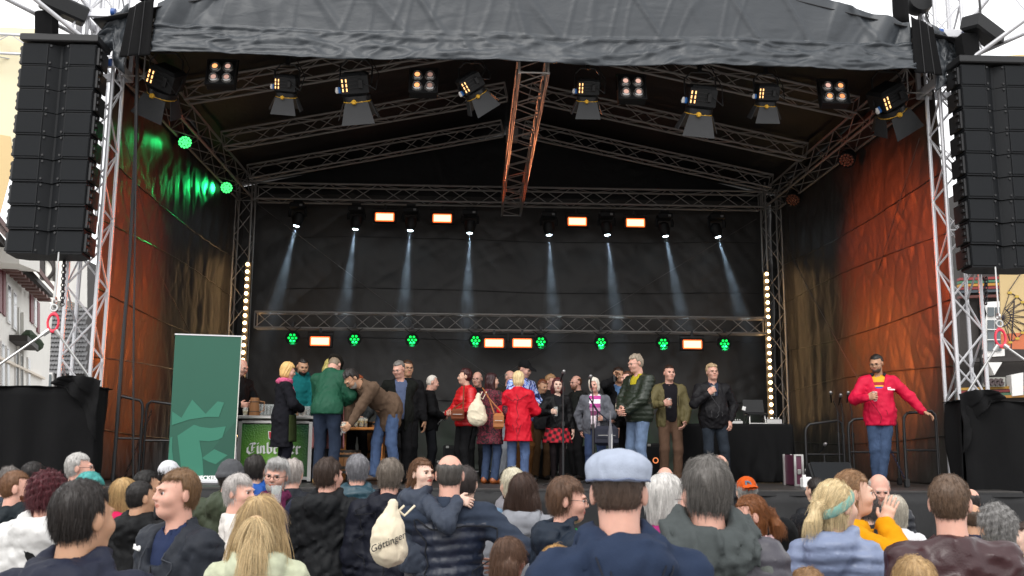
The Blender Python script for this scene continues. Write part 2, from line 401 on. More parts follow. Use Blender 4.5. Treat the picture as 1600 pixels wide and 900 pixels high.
# ------------------------------------------------------------------ line arrays
M_CAB = mat('speaker_black', (.007, .008, .0095), .6, 0, .15, 30, .25, 250, spec=.22)
M_GRILLE = mat('speaker_grille', (.0095, .0108, .0125), .75, 0, .3, 400, .3, 700, spec=.2)
def line_array(s, label):
    root = thing('line_array', label, 'loudspeakers', (s * 6.62, 13.55, 7.36))
    x0 = 0
    MB().box((0, 0, .05), (1.06, .5, .11), bev=.015).build('flying_bumper', M_BLACKMET, root)
    hb = MB()
    hb.box((-.05 * 1, -.05, .57), (.62, .30, .24), Matrix.Rotation(.28, 3, 'Y') @ Matrix.Rotation(.5, 3, 'Z'), bev=.03)
    hb.build('hoist_motor', M_BLACK, root)
    MB().box((-.28, -.02, .28), (.24, .22, .46), Matrix.Rotation(-.08, 3, 'Y'), bev=.03).build('hoist_sling', M_MOLTON, root)
    bar('hoist_chain', (-.05, -.02, .7), (-.05, -.02, 2.4), .018, M_BLACKMET, root, 6)
    z = -.02; y = 0
    p0 = None
    for k in range(9):
        h = .331; tilt = math.radians(.3 * k ** 1.15); R = Matrix.Rotation(-tilt, 4, 'X')
        M4 = Matrix.Translation((-.008 * k * -s * 0 , y, z)) @ R
        mb = MB()
        # front: two flat grilles meeting in a shallow horn throat
        prof = [(-.5, -.20), (-.14, -.20), (-.015, -.11), (.015, -.11), (.14, -.20), (.5, -.20), (.5, .12), (.36, .22), (-.36, .22), (-.5, .12)]
        mb.prism([(a, b, -.008) for a, b in prof], (0, 0, -h + .009))
        cab = mb.build('speaker_cabinet', M_CAB, root); cab.matrix_basis = M4
        for a in (-1, 1):
            MB().box((a * .325, -.207, -h / 2), (.335, .012, h - .05), bev=.004).build('grille', M_GRILLE, cab)
            MB().box((a * .155, -.205, -h / 2), (.014, .02, h - .03), bev=.003).build('grille_edge', M_CAB, cab)
            sd = MB(); sd.box((a * .52, .0, -h / 2), (.035, .34, h * .8), bev=.01)
            for q in (.2, .5, .8): sd.box((a * .545, -.1, -h * q), (.03, .09, .05), bev=.008)
            sd.build('rigging_plate', M_BLACKMET, cab)
            for q in (.12, .86): MB().lathe([(.016, 0), (.016, .012), (.01, .012)], (a * .115, -.192, -h * q), 8, Matrix.Rotation(PI / 2, 3, 'X')).build('bolt', M_RUBBER, cab)
        z -= h * math.cos(tilt); y += h * math.sin(tilt)
    return root
line_array(-1, 'tall hanging column of nine black loudspeaker cabinets left of the stage')
line_array(1, 'tall hanging column of nine black loudspeaker cabinets right of the stage')
# ------------------------------------------------------------------ stage lamps
def rot(ax, deg): return Matrix.Rotation(math.radians(deg), 3, ax)
M_AMBER = mat('amber_gel_frame', (.75, .42, .04), .4)
M_VENT = emit('lamp_glow_through_vents', (1, .5, .18), 2.2)
M_BARN = mat('barn_door_steel', (.028, .029, .031), .6, .0, .15, 12, .1, 60)
M_BLUE = mat('blue_plug', (.03, .16, .5), .35)
def fresnel(px, py, tilt, roll, size, label, y=14.15):
    """lamp hung by a yoke; light leaves along local -Z, tilted upstage and rolled sideways"""
    c = W(px, py, y); top = .42 * size
    root = thing('stage_spotlight', label, 'spotlight', c, 0, 'barn door spotlights on the front truss')
    R = rot('Y', roll) @ rot('X', tilt)
    s = size
    def b(fn, name, m, par=root, sm=False):
        mb = MB(); fn(mb); mb.v = [tuple(R @ Vector(v)) for v in mb.v]; return mb.build(name, m, par, sm)
    body = b(lambda m: m.box((0, 0, .06 * s), (.36 * s, .34 * s, .30 * s), bev=.04 * s), 'lamp_body', M_BLACK)
    b(lambda m: m.lathe([(.17 * s, 0), (.185 * s, 0), (.185 * s, -.07 * s), (.17 * s, -.07 * s)], (0, 0, -.09 * s), 18), 'lens_barrel', M_BLACKMET, sm=True)
    b(lambda m: m.ring(.175 * s, .012 * s, (0, 0, -.165 * s)), 'gel_frame', M_AMBER)
    b(lambda m: m.lathe([(.16 * s, 0), (.10 * s, -.02 * s), (.01, -.03 * s)], (0, 0, -.15 * s), 16), 'lens', emit('warm_lens', (1, .62, .28), 3), sm=True)
    for k in range(3):
        for a in (-.155, -.105): b(lambda m: m.box((a * s, -.172 * s, (.0 + .06 * k) * s), (.016 * s, .006, .04 * s)), 'vent', M_VENT, body)
    b(lambda m: [m.box((.0, -.175 * s, (.02 + .05 * k) * s), (.16 * s, .012, .012)) for k in range(4)], 'cooling_fins', M_BLACKMET, body)
    b(lambda m: m.box((.08 * s, -.19 * s, .07 * s), (.05 * s, .04, .12 * s), bev=.01), 'cable_box', M_BLACKMET, body)
    for (dx, m) in ((-.205, M_BLUE), (-.24, M_WHITE)): b(lambda q: q.lathe([(.02 * s, 0), (.028 * s, .03), (.014 * s, .08 * s)], (dx * s, -.08 * s, -.04 * s), 8), 'plug', m, body, True)
    b(lambda m: m.lathe([(.03 * s, -.02), (.035 * s, .02), (.02 * s, .05)], (-.03 * s, -.19 * s, -.16 * s), 8, rot('X', 90)), 'gel_clip', M_AMBER)
    fl = .30 * s
    for k, (ang, ln, w) in enumerate(((0, fl, .30), (180, fl * .8, .30), (90, fl * .8, .2), (270, fl * .8, .2))):
        Q = rot('Z', ang)
        w0, w1 = w * s / 2, w * s * .72
        pts = [Q @ Vector(p) for p in ((-w0, -.175 * s, -.17 * s), (w0, -.175 * s, -.17 * s), (w1, -.26 * s, -.17 * s - ln * .92), (-w1, -.26 * s, -.17 * s - ln * .92))]
        b(lambda m: m.prism(pts, Q @ Vector((0, -.006, 0))), 'barn_door', M_BARN)
    yk = MB().tube([R @ Vector((-.21 * s, 0, .05 * s)), Vector((-.21 * s, 0, .3 * s)), Vector((-.12 * s, 0, .40 * s)), Vector((.12 * s, 0, .40 * s)), Vector((.21 * s, 0, .3 * s)), R @ Vector((.21 * s, 0, .05 * s))], .014, 6).build('yoke', M_BLACKMET, root)
    MB().box((0, 0, .46 * s), (.06, .07, .14), bev=.01).build('clamp', M_BLACKMET, root)
    MB().tube([R @ Vector((.1 * s, -.19 * s, .1 * s)), R @ Vector((.27 * s, -.2 * s, -.02)), Vector((.3 * s, 0, .2 * s)), Vector((.15 * s, 0, .5 * s))], .008, 5).build('power_cable', M_RUBBER, root)
    return root
fresnel(258, 130, 30, 24, 1.18, 'black barn door spotlight at the far left end, twisted beside the left tower', 14.5)
fresnel(448, 136, 26, 4, .86, 'small barn door spotlight second from the left on the front truss')
fresnel(556, 138, 26, -6, 1.12, 'large barn door spotlight between the small one and the four lamp blinder left of centre')
fresnel(737, 135, 26, -34, .92, 'tilted barn door spotlight just left of the orange spine truss')
fresnel(918, 142, 26, 0, .88, 'upright barn door spotlight just right of the orange spine truss')
fresnel(1094, 158, 26, 5, 1.12, 'large barn door spotlight right of centre with blue plug on its left')
fresnel(1197, 150, 26, 0, .86, 'small barn door spotlight left of the rightmost four lamp blinder')
fresnel(1388, 158, 30, -32, 1.18, 'black barn door spotlight at the far right end, twisted beside the right tower', 14.5)

M_REFL = mat('lamp_reflector', (.5, .49, .48), .3, .8, .2, 20)
def blinder(px, py, glow, label):
    root = thing('blinder_lamp', label, 'blinder light', W(px, py, 14.2), 0, 'four lamp blinders on the front truss'); R = rot('X', -14)
    def b(mb, name, m, par=root, sm=False): mb.v = [tuple(R @ Vector(v)) for v in mb.v]; return mb.build(name, m, par, sm)
    b(MB().box((0, .05, 0), (.42, .14, .44), bev=.012), 'housing', M_BLACK)
    b(MB().box((0, -.025, .215), (.43, .05, .012)).box((0, -.025, -.215), (.43, .05, .012)).box((.21, -.025, 0), (.012, .05, .42)).box((-.21, -.025, 0), (.012, .05, .42)), 'rim', M_BLACKMET)
    k = 0
    for z in (.095, -.095):
        for x in (-.095, .095):
            l = b(MB().lathe([(.088, -.03), (.085, 0), (.06, .025), (.04, .03)], (x, -.03, z), 18, rot('X', 90)), 'lamp', M_REFL, sm=True)
            g = glow[k]; k += 1
            b(MB().lathe([(.056, 0), (.04, .018), (.008, .028)], (x, -.042, z), 14, rot('X', 90)), 'bulb', emit('halogen_glow', (1, .36, .13) if g > .5 else (.85, .5, .4), .25 + g * 1.2), l, True)
            b(MB().ring(.075, .007, (x, -.048, z), rot('X', 90)), 'lens_ring', mat('chrome_ring', (.6, .6, .6), .2, 1), l)
    b(MB().tube([(-.22, .05, 0), (-.22, .05, .27), (.22, .05, .27), (.22, .05, 0)], .012, 6), 'bracket', M_BLACKMET)
    return root
blinder(346, 115, (1, .35, .3, .25), 'leftmost four lamp blinder with one lamp glowing orange at its upper left')
blinder(662, 128, (1.0, .05, 1.0, .05), 'four lamp blinder left of the spine truss with its left pair glowing orange')
blinder(987, 138, (.5, .5, .45, .45), 'four lamp blinder right of the spine truss glowing dimly in all lamps')
blinder(1303, 145, (.5, .85, .9, .6), 'rightmost four lamp blinder beside the right side truss')

def cone_mat():
    m = bpy.data.materials.new('smoke_in_beam'); m.use_nodes = True; t = m.node_tree; t.nodes.clear()
    v = t.nodes.new('ShaderNodeVolumePrincipled'); o = t.nodes.new('ShaderNodeOutputMaterial'); t.links.new(v.outputs[0], o.inputs['Volume'])
    v.inputs['Color'].default_value = (.9, .95, 1, 1); tc = t.nodes.new('ShaderNodeTexCoord'); n = t.nodes.new('ShaderNodeTexNoise'); n.inputs['Scale'].default_value = 2.2; n.inputs['Detail'].default_value = 4; t.links.new(tc.outputs['Object'], n.inputs[0])
    sx = t.nodes.new('ShaderNodeSeparateXYZ'); t.links.new(tc.outputs['Generated'], sx.inputs[0]); r1 = t.nodes.new('ShaderNodeMapRange'); r1.inputs[1].default_value = .0; r1.inputs[2].default_value = .85; r1.inputs[3].default_value = 0; r1.inputs[4].default_value = BEAM_D; t.links.new(sx.outputs['Z'], r1.inputs[0])
    r2 = t.nodes.new('ShaderNodeMapRange'); r2.inputs[1].default_value = .32; r2.inputs[2].default_value = .68; r2.inputs[3].default_value = .35; r2.inputs[4].default_value = 1.4; t.links.new(n.outputs['Fac'], r2.inputs[0])
    mm = t.nodes.new('ShaderNodeMath'); mm.operation = 'MULTIPLY'; t.links.new(r1.outputs[0], mm.inputs[0]); t.links.new(r2.outputs[0], mm.inputs[1]); t.links.new(mm.outputs[0], v.inputs['Density'])
    return m
BEAM_D = .20; M_SMOKE = cone_mat()
def moving_head(px, py, dx, label, L=3.0):
    c = Vector(W(px, py, 21.85)); base = Vector((c.x, 21.95, c.z + .47))
    root = thing('moving_head_light', label, 'moving light', base, 0, 'moving head lights on the rear truss')
    MB().box((0, 0, 0), (.34, .30, .14), bev=.03).box((0, 0, .1), (.2, .06, .1)).build('base', M_BLACK, root)
    MB().box((.09, -.152, 0), (.06, .004, .045)).build('display', mat('grey_display', (.3, .3, .3), .3), root)
    ax = Vector((dx, .02, -1)).normalized(); R = ax.to_track_quat('-Z', 'Y').to_matrix(); lc = c - base
    for a in (-1, 1): MB().tube([(a * .16, 0, -.06), (a * .185, 0, -.14), Vector((a * .17, 0, 0)) + Vector((0, 0, -.24))], .035, 8).build('yoke_arm', M_BLACK, root, True)
    MB().lathe([(.05, .32), (.12, .28), (.135, .16), (.11, .06), (.085, 0), (.075, 0)], lc, 16, R).build('head', M_BLACK, root, True)
    MB().lathe([(.062, .0), (.055, -.012), (.01, -.018)], lc, 12, R).build('lens', emit('cold_white_lens', (.72, .9, 1.0), 22), root, True)
    lc2 = lc + ax * .03; r1 = .055 + L * .105
    cn = MB().lathe([(.055, 0), (r1, -L)], lc2, 24, R).build('light_beam', M_SMOKE, root)
    spot('beam_lamp', c + ax * .04, c + ax * 3, (.62, .82, 1.0), 700, 13.5, .9, .02, root)
    return root
for (px, py, dx, w) in ((463, 353, -.21, 'leftmost moving head light with a pale beam slanting left'), (555, 358, -.10, 'second moving head light from the left, just left of an orange panel'), (641, 360, -.06, 'moving head light between the two left orange panels'),
        (734, 364, -.02, 'moving head light right of the second orange panel'), (858, 367, .05, 'moving head light left of the third orange panel with a narrow beam'), (949, 367, .10, 'moving head light between the two right orange panels'),
        (1040, 369, .19, 'moving head light right of the rightmost orange panel'), (1122, 370, .28, 'rightmost moving head light with a beam slanting right')):
    moving_head(px, py, dx, w)

E_HOT = emit('hot_led', (1, .56, .36), 1.9); E_BLOOM = emit('orange_bloom', (1, .13, .015), 2.2)
def led_panel(px, py, y, label, aim):
    c = W(px, py, y); root = thing('stage_flood_light', label, 'LED panel', c, 0, 'orange LED panels on the trusses')
    MB().box((0, .06, 0), (.52, .1, .27), bev=.015).build('housing', M_BLACK, root)
    MB().box((0, .0, 0), (.375, .01, .15)).build('led_field', E_HOT, root)
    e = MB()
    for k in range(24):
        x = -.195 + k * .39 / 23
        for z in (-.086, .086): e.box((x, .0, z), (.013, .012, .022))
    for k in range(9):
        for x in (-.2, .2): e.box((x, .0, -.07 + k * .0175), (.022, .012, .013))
    e.build('bloom_border', E_BLOOM, root)['kind'] = 'stuff'  # glowing chips added around the field to imitate its orange bloom
    MB().tube([(-.27, .06, 0), (-.27, .06, .2), (.27, .06, .2), (.27, .06, 0)], .012, 6).box((0, .06, .24), (.05, .06, .1)).build('bracket', M_BLACKMET, root)
    for a in aim: spot('panel_lamp', Vector(c) + Vector((0, -.05, 0)), a[0], (1, .32, .14) if a[0] == SPN else (1, .12, .02) if y > 21.7 else (1, .22, .035), a[1], a[2], .85, .12, root)
    return root
LW = (-6.2, 15.9, 3.2); RW = (6.2, 17.2, 3.3); LH = (-6.2, 15.6, 4.6); RH = (6.2, 16.6, 4.8); SPN = (0, 16.5, 7.2)
PW = 2000
led_panel(601, 339, 21.8, 'leftmost orange LED panel on the upper truss', [(RH, PW * 1.8, 27), ((5.9, 17, 7.4), 500, 22)])
led_panel(691, 341, 21.8, 'second orange LED panel on the upper truss left of the spine truss', [(RH, PW * .7, 26), (SPN, 330, 26)])
led_panel(902, 346, 21.8, 'orange LED panel on the upper truss right of the spine truss', [(LH, PW * .4, 26), (SPN, 330, 26)])
led_panel(993, 348, 21.8, 'rightmost orange LED panel on the upper truss', [(LH, PW * .8, 20), ((-5.9, 16.5, 7.4), 500, 22)])
led_panel(500, 533, 21.5, 'orange LED panel on the mid truss above the bar', [(RW, PW * 1.5, 24)])
led_panel(772, 536, 21.5, 'left one of the two neighbouring orange LED panels on the mid truss', [(RW, PW * .9, 24)])
led_panel(816, 536, 21.5, 'right one of the two neighbouring orange LED panels on the mid truss', [(LW, PW * .5, 24)])
led_panel(1082, 538, 21.5, 'orange LED panel on the mid truss above the man in the black coat', [(LW, PW * .9, 24)])

E_GREEN = emit('green_led', (.0, 1.0, .10), 1.5); E_GREENW = emit('hot_green_led', (.07, 1.0, .20), 1.6)
def par(px, py, y, s, n, facing, label, group, on=True, light=None):
    """LED par: facing is the direction its lenses look"""
    c = Vector(W(px, py, y)); root = thing('led_par_light', label, 'LED lamp', c, 0, group); ax = Vector(facing).normalized(); R = ax.to_track_quat('-Z', 'Y').to_matrix()
    MB().lathe([(.09 * s, .2 * s), (.13 * s, .17 * s), (.15 * s, .02 * s), (.15 * s, -.02 * s), (.13 * s, -.02 * s), (.13 * s, 0.0)], (0, 0, 0), 16, R).build('lamp_body', M_BLACK, root, True)
    pts = [(0, 0)] + [(.075 * s * math.cos(k * PI / 3), .075 * s * math.sin(k * PI / 3)) for k in range(6)]
    if n > 7: pts = [(0, 0)] + [(.052 * s * math.cos(k * PI / 3), .052 * s * math.sin(k * PI / 3)) for k in range(6)] + [(.104 * s * math.cos(k * PI / 6), .104 * s * math.sin(k * PI / 6)) for k in range(12)]
    for (a, b) in pts:
        MB().lathe([((.027 if n > 7 else .027) * s, 0), (.02 * s, -.012 * s), (.004, -.018 * s)], R @ Vector((a, b, -.012 * s)), 8, R).build('led_lens', (E_GREENW if n > 7 else E_GREEN) if on else mat('dull_amber_lens', (.28, .10, .06), .25), root, True)
    MB().tube([R @ Vector((-.16 * s, 0, .08 * s)), Vector((-.17 * s, 0, .24 * s)), Vector((.17 * s, 0, .24 * s)), R @ Vector((.16 * s, 0, .08 * s))], .014, 6).box((0, 0, .29 * s), (.05, .06, .1)).build('bracket', M_BLACKMET, root)
    if light: spot('par_lamp', c + ax * .06, light[0], (.02, 1.0, .22), light[1], light[2], .4, .05, root)
    return root
names = ('leftmost small green LED lamp on the mid truss, left of the orange panel', 'small green LED lamp on the mid truss just right of the orange panel', 'small green LED lamp on the mid truss above the man in the black suit jacket', 'small green LED lamp left of the twin orange panels on the mid truss',
         'small green LED lamp right of the twin orange panels on the mid truss', 'small green LED lamp with green haze above the lady in the grey jacket', 'small green LED lamp left of the right orange panel on the mid truss', 'rightmost small green LED lamp on the mid truss')
for k, (px, py) in enumerate(((457, 528), (554, 530), (644, 531), (743, 532), (845, 534), (939, 535), (1036, 536), (1132, 537))):
    p = W(px, py, 21.45); q = (p[0] + (.25 if k > 3 else .05), 22.7, 2.6)
    par(px, py, 21.45, 1.0, 7, (0, -1, -.25), names[k], 'small green lamps on the mid truss', True, (q, (60, 40, 60, 60, 60, 170, 150, 120)[k], 46))
par(289, 222, 17.3, .9, 19, (.45, -1, -.75), 'green LED lamp higher up on the left side truss', 'lamps on the side trusses', True, ((-6.3, 15.2, 6.1), 9, 36))
par(354, 293, 20.6, .95, 19, (.25, -1, -.6), 'bright green LED lamp at the rear end of the left side truss', 'lamps on the side trusses', True, ((-6.35, 18.3, 6.55), 42, 30))
par(1323, 250, 17.3, 1.05, 19, (-.6, -.8, -.9), 'unlit LED lamp with dull red lenses higher up on the right side truss', 'lamps on the side trusses', False)
par(1239, 312, 20.6, 1.1, 19, (-.5, -.8, -.9), 'unlit LED lamp at the rear end of the right side truss', 'lamps on the side trusses', False)

E_BULB = emit('warm_white_bulb', (1, .60, .26), 14)
M_BULBBOX = mat('batten_black', (.02, .02, .02), .5)
me_bulb = MB().lathe([(.010, .038), (.034, .017), (.040, -.004), (.029, -.03), (.007, -.042)], (0, 0, 0), 10, rot('X', -90)).mesh('bulb', E_BULB, 'all')
for (px0, py0, px1, py1, nm) in ((387, 413, 369, 688, 'left'), (1198, 428, 1205.5, 662, 'right')):
    a = Vector(W(px0, py0, 21.75)); b = Vector(W(px1, py1, 21.75)); b.z = max(b.z, 2.0)
    root = thing('bulb_batten', f'upright batten of round warm white bulbs on the {nm} rear tower', 'light batten', (a.x, 21.75, a.z), 0, 'upright bulb battens')
    L = a.z - b.z; dxx = 0
    MB().box((dxx, .1, -L / 2), (.13, .08, L + .12), bev=.01).build('batten', M_BULBBOX, root)
    n = int(L / .162)
    for k in range(n + 1):
        o = link('bulb', me_bulb, root); o.location = (dxx, .0, -k * .162)

# ------------------------------------------------------------------ wires, cables, chains
def wire(name, label, cat, pts, r, m, group=None):
    pts = [Vector(p) for p in pts]; root = MB().tube([p - pts[0] for p in pts], r, 6).build(name, m, None, True); root.location = pts[0]
    return tag(root, label, cat, group)
M_WIRE = mat('steel_wire', (.16, .15, .145), .4, .6)
wire('bracing_wire', 'thin bracing wire slanting from the upper left across the backdrop', 'wire', [W(402, 318, 22.3), W(640, 500, 22.3), W(800, 612, 22.35)], .008, M_WIRE, 'bracing wires')
wire('bracing_wire', 'thin bracing wire slanting from the upper right across the backdrop', 'wire', [W(1182, 342, 22.3), W(1000, 452, 22.3), W(780, 590, 22.35)], .008, M_WIRE, 'bracing wires')
wire('bracing_wire', 'thin wire slanting down the orange left wall towards the railing', 'wire', [W(186, 178, 14.4), W(250, 430, 16.4), W(318, 560, 19.2)], .007, M_WIRE, 'bracing wires')
wire('bracing_wire', 'thin wire hanging down the orange right wall beside the mic stands', 'wire', [W(1437, 215, 14.6), W(1396, 345, 16), W(1330, 560, 18.8)], .007, M_WIRE, 'bracing wires')
wire('bracing_wire', 'second thin wire crossing the right wall near the rear tower', 'wire', [W(1228, 380, 21.6), W(1262, 450, 20), W(1345, 600, 17.4)], .008, M_WIRE, 'bracing wires')
wire('hanging_cable', 'thick black cable bundle hanging from the valance in front of the left wall', 'cable', [W(215, 84, 14.0), W(212, 230, 14.0), W(203, 400, 14.0), W(192, 540, 14.0), W(181, 690, 14.0), W(176, 752, 14.0)], .026, M_RUBBER)
wire('hanging_cable', 'thinner black cable hanging straight down right of the thick bundle', 'cable', [W(214, 100, 13.95), W(212, 300, 13.95), W(209, 520, 13.95), W(208, 752, 13.95)], .013, M_RUBBER)
def chain(label, a, b, n, m, r=.022, group='chains'):
    root = thing('chain', label, 'chain', a, 0, group); a, b = Vector(a), Vector(b); d = (b - a) / n; k0 = MB().ring(r * 1.5, r * .42, sx=.62, n=10, k=5).mesh('chain_link', m, 'all')
    q = d.to_track_quat('X', 'Z')
    for k in range(n):
        o = link('chain_link', k0, root); o.location = d * (k + .5); o.rotation_mode = 'QUATERNION'
        o.rotation_quaternion = q @ (Vector((1, 0, 0)).rotation_difference(Vector((0, 1, 0)))) if k % 2 == 0 else q @ Matrix.Rotation(PI / 2, 3, 'X').to_quaternion() @ (Vector((1, 0, 0)).rotation_difference(Vector((0, 1, 0))))
        o.scale = (1, d.length / (r * 2.4), 1)
    return root
M_CHAIN = mat('dark_chain', (.05, .05, .055), .4, .7)
M_RED = mat('red_lifting_link', (.75, .04, .08), .35)
M_SLING = mat('sling_steel', (.55, .55, .54), .35, .8)
chain('dark chain hanging under the left speaker column', W(101, 398, 13.8), W(97, 478, 13.8), 16, M_CHAIN, .03)
chain('dark chain hanging under the right speaker column', W(1541, 433, 13.8), W(1540, 476, 13.8), 9, M_CHAIN, .03)
chain('black chain rising beside the hoist at the right valance corner', W(1449, 45, 14.3), W(1447, -25, 14.3), 12, M_CHAIN, .028)
chain('blue grey chain slanting across the right railing', W(1385, 690, 15.0), W(1425, 770, 15.0), 24, mat('blue_chain', (.05, .06, .12), .4, .6), .014)
chain('pale chain slanting behind the left railing', W(238, 640, 15.5), W(193, 750, 15.5), 26, M_CHAIN, .016)
def bridle(px, py, qs, label):
    c = Vector(W(px, py, 13.4)); root = thing('lifting_bridle', label, 'lifting ring', c, 0, 'rigging rings beside the towers')
    MB().ring(.095, .02, (0, 0, 0), rot('X', 90), 18, 8, sx=.75, sy=1.25).build('red_link', M_RED, root, True)
    MB().ring(.045, .016, (0, 0, .2), rot('X', 90), 12, 6).ring(.04, .014, (0, .01, .3), rot('Y', 90), 12, 6).build('shackle', M_SLING, root, True)
    MB().tube([(0, 0, .3), (.0, 0, 1.0)], .012, 6).build('upper_sling', M_SLING, root)
    for q in qs:
        e = Vector(W(*q)) - c; d = e.normalized(); s0 = Vector((.04 if e.x > 0 else -.04, 0, -.1))
        MB().tube([s0, s0 + (e - s0) * .10], .032, 8).build('ferrule', M_SLING, root, True)
        MB().tube([s0, e], .016, 8).build('wire_sling', M_SLING, root, True)
bridle(83, 504, ((-30, 590, 13.2), (147, 600, 13.6)), 'red lifting ring with two wire slings in front of the white houses on the left')
bridle(1563, 528, ((1500, 632, 13.6), (1640, 590, 13.2)), 'red lifting ring with two wire slings in front of the painted house on the right')
wire('hanging_cable', 'black cable pair running down behind the left tower', 'cable', [W(103, 398, 14.6), W(98, 500, 14.6), W(90, 600, 14.6)], .02, M_RUBBER)
wire('hanging_cable', 'straight black cable right of the right tower', 'cable', [W(1530, 433, 14.6), W(1532, 520, 14.6), W(1534, 632, 14.6)], .018, M_RUBBER)
cp = [W(1536 + 4 * math.sin(k * 1.3), 433 + k * 9.5, 14.4) for k in range(21)]
wire('coiled_cable', 'wavy black cable hanging in front of the painted house', 'cable', cp, .016, M_RUBBER)
hz = Vector(W(1436, 6, 14.2)); hr = thing('chain_hoist', 'round black chain hoist above the right end of the valance', 'hoist', hz)
MB().lathe([(.05, -.14), (.2, -.12), (.22, 0), (.2, .12), (.05, .14)], (0, 0, .05), 16, rot('X', 90)).build('hoist_body', M_BLACK, hr, True)
MB().tube([(.02, 0, -.1), (-.03, 0, -.35)], .03, 8).tube([(.08, 0, -.1), (.16, 0, -.38)], .014, 6).build('hoist_hook', M_BLACKMET, hr)
wr = thing('black_sleeve_post', 'black wrapped post standing on the right end of the valance', 'wrapped post', W(1408, 34, 14.0))
sheet('sleeve', M_MOLTON, lambda u, v: (.11 * math.cos(u * 2 * PI) * (1 + .1 * nz(u * 4, v * 3)), .11 * math.sin(u * 2 * PI), v * 1.2 - .05), 24, 10, wr)
wl = thing('black_sleeve_post', 'black wrapped post standing on the left end of the valance', 'wrapped post', W(228, -6, 14.0))
sheet('sleeve', M_MOLTON, lambda u, v: (.11 * math.cos(u * 2 * PI) * (1 + .1 * nz(u * 4, v * 3)), .11 * math.sin(u * 2 * PI), v * 1.2 - .05), 24, 10, wl)

# ------------------------------------------------------------------ black draped side boxes
def draped(x0, x1, y0, y1, ztop, label, s):
    r = thing('draped_riser', label, 'draped riser', ((x0 + x1) / 2, y0, 0))
    hw = (x1 - x0) / 2; dy = y1 - y0; per = [(-hw, 0), (hw, 0), (hw, dy), (-hw, dy)]
    tot = 4 * hw + 2 * dy
    def P(u, v):
        t = u * tot
        for k, (L, a, b) in enumerate(((2 * hw, per[0], per[1]), (dy, per[1], per[2]), (2 * hw, per[2], per[3]), (dy, per[3], per[0]))):
            if t <= L or k == 3:
                f = min(1, t / L); x = a[0] + (b[0] - a[0]) * f; y = a[1] + (b[1] - a[1]) * f; break
            t -= L
        q = .02 + .05 * (1 - v)
        d = q * math.sin(u * tot * 11 + 2 * nz(u * 6, v)) + .03 * nz(u * 12, v * 3)
        nx, ny = ((0, -1), (1, 0), (0, 1), (-1, 0))[k]
        return (x + nx * d, y + ny * d, .02 + (ztop - .02) * v)
    sheet('drape', M_MOLTON, P, 200, 24, r)
    sheet('top_cover', M_MOLTON, lambda u, v: (-hw - .03 + (2 * hw + .06) * u, -.03 + (dy + .06) * v, ztop + .012 + .02 * nz(u * 5, v * 4)), 30, 20, r)
    def bunch(u, v):
        a = -s * hw
        return (a + s * (.62 * u - .06), -.07 - .05 * math.sin(u * 14 + v * 3) - .03 * nz(u * 4, v * 3), ztop + .06 + .07 * math.sin(u * PI) + .04 * rz_(u * 3, v * 2, 2) - (1 - v) * (.75 * (1 - u) ** 1.5 + .05))
    sheet('bunched_cloth', M_MOLTON, bunch, 40, 24, r)
    return r
zl = W(80, 606, 13.3)[2]; zr = W(1550, 628, 13.3)[2]
draped(-8.6, W(163, 660, 13.3)[0] - .12, 13.3, 13.75, zl, 'tall box covered in black cloth below the left speaker column', -1)
draped(W(1484, 700, 13.3)[0] + .2, 8.8, 13.3, 13.75, zr, 'tall box covered in black cloth below the right speaker column', 1)
# ------------------------------------------------------------------ props on the stage
def pix_prism(mb, poly, y, off=(0, .004, 0), o=(0, 0, 0), mi=0):
    mb.prism([Vector(W(px, py, y)) - Vector(o) for px, py in poly], off, mi); return mb
M_BGREEN = mat('banner_green', '#185341', .55, 0, .04, 3)
M_BLIGHT = mat('banner_light_green', '#2a715b', .55, 0, .04, 3)
M_BDARK = mat('banner_deep_green', '#124a3a', .55, 0, .04, 3)
def text(name, body, loc, size, m, parent, rotm=None, ext=.001, bold=0., align='LEFT', shear=0.):
    cu = bpy.data.curves.new(name, 'FONT'); cu.body = body; cu.size = size; cu.extrude = ext; cu.offset = bold; cu.align_x = align; cu.resolution_u = 3; cu.shear = shear
    cu.materials.append(m); o = bpy.data.objects.new(name, cu); C.objects.link(o); o.parent = parent
    dg = bpy.context.evaluated_depsgraph_get(); me = bpy.data.meshes.new_from_object(o.evaluated_get(dg)); bpy.data.objects.remove(o); o = link(name, me, parent)
    o.matrix_basis = Matrix.Translation(Vector(loc)) @ (rotm or Matrix.Rotation(PI / 2, 4, 'X')); return o
YB = 13.75
bo = W(262, 757, YB); bn = thing('roll_up_banner', 'tall green roll up banner with a paler crown and letter shape, left of the bar', 'banner', (bo[0], YB, SZ)); BO = bn.location.copy()
def bz(zx, zy): return (255 + zx / 5.625, 600 + zy / 5.625)
pix_prism(MB(), [(274, 522), (377, 526), (363.5, 762), (260, 762)], YB, (0, .012, 0), BO).build('fabric', M_BGREEN, bn)
pix_prism(MB(), [(377.2, 525), (378.2, 525), (364.6, 762), (363.4, 762)], YB - .006, (0, .02, 0), BO).build('edge_trim', mat('banner_edge', (.7, .68, .62), .5), bn)
pix_prism(MB(), [(273, 521), (378.5, 524.5), (378.5, 526.5), (273, 523)], YB - .008, (0, .025, 0), BO).build('top_rail', M_ALU, bn)
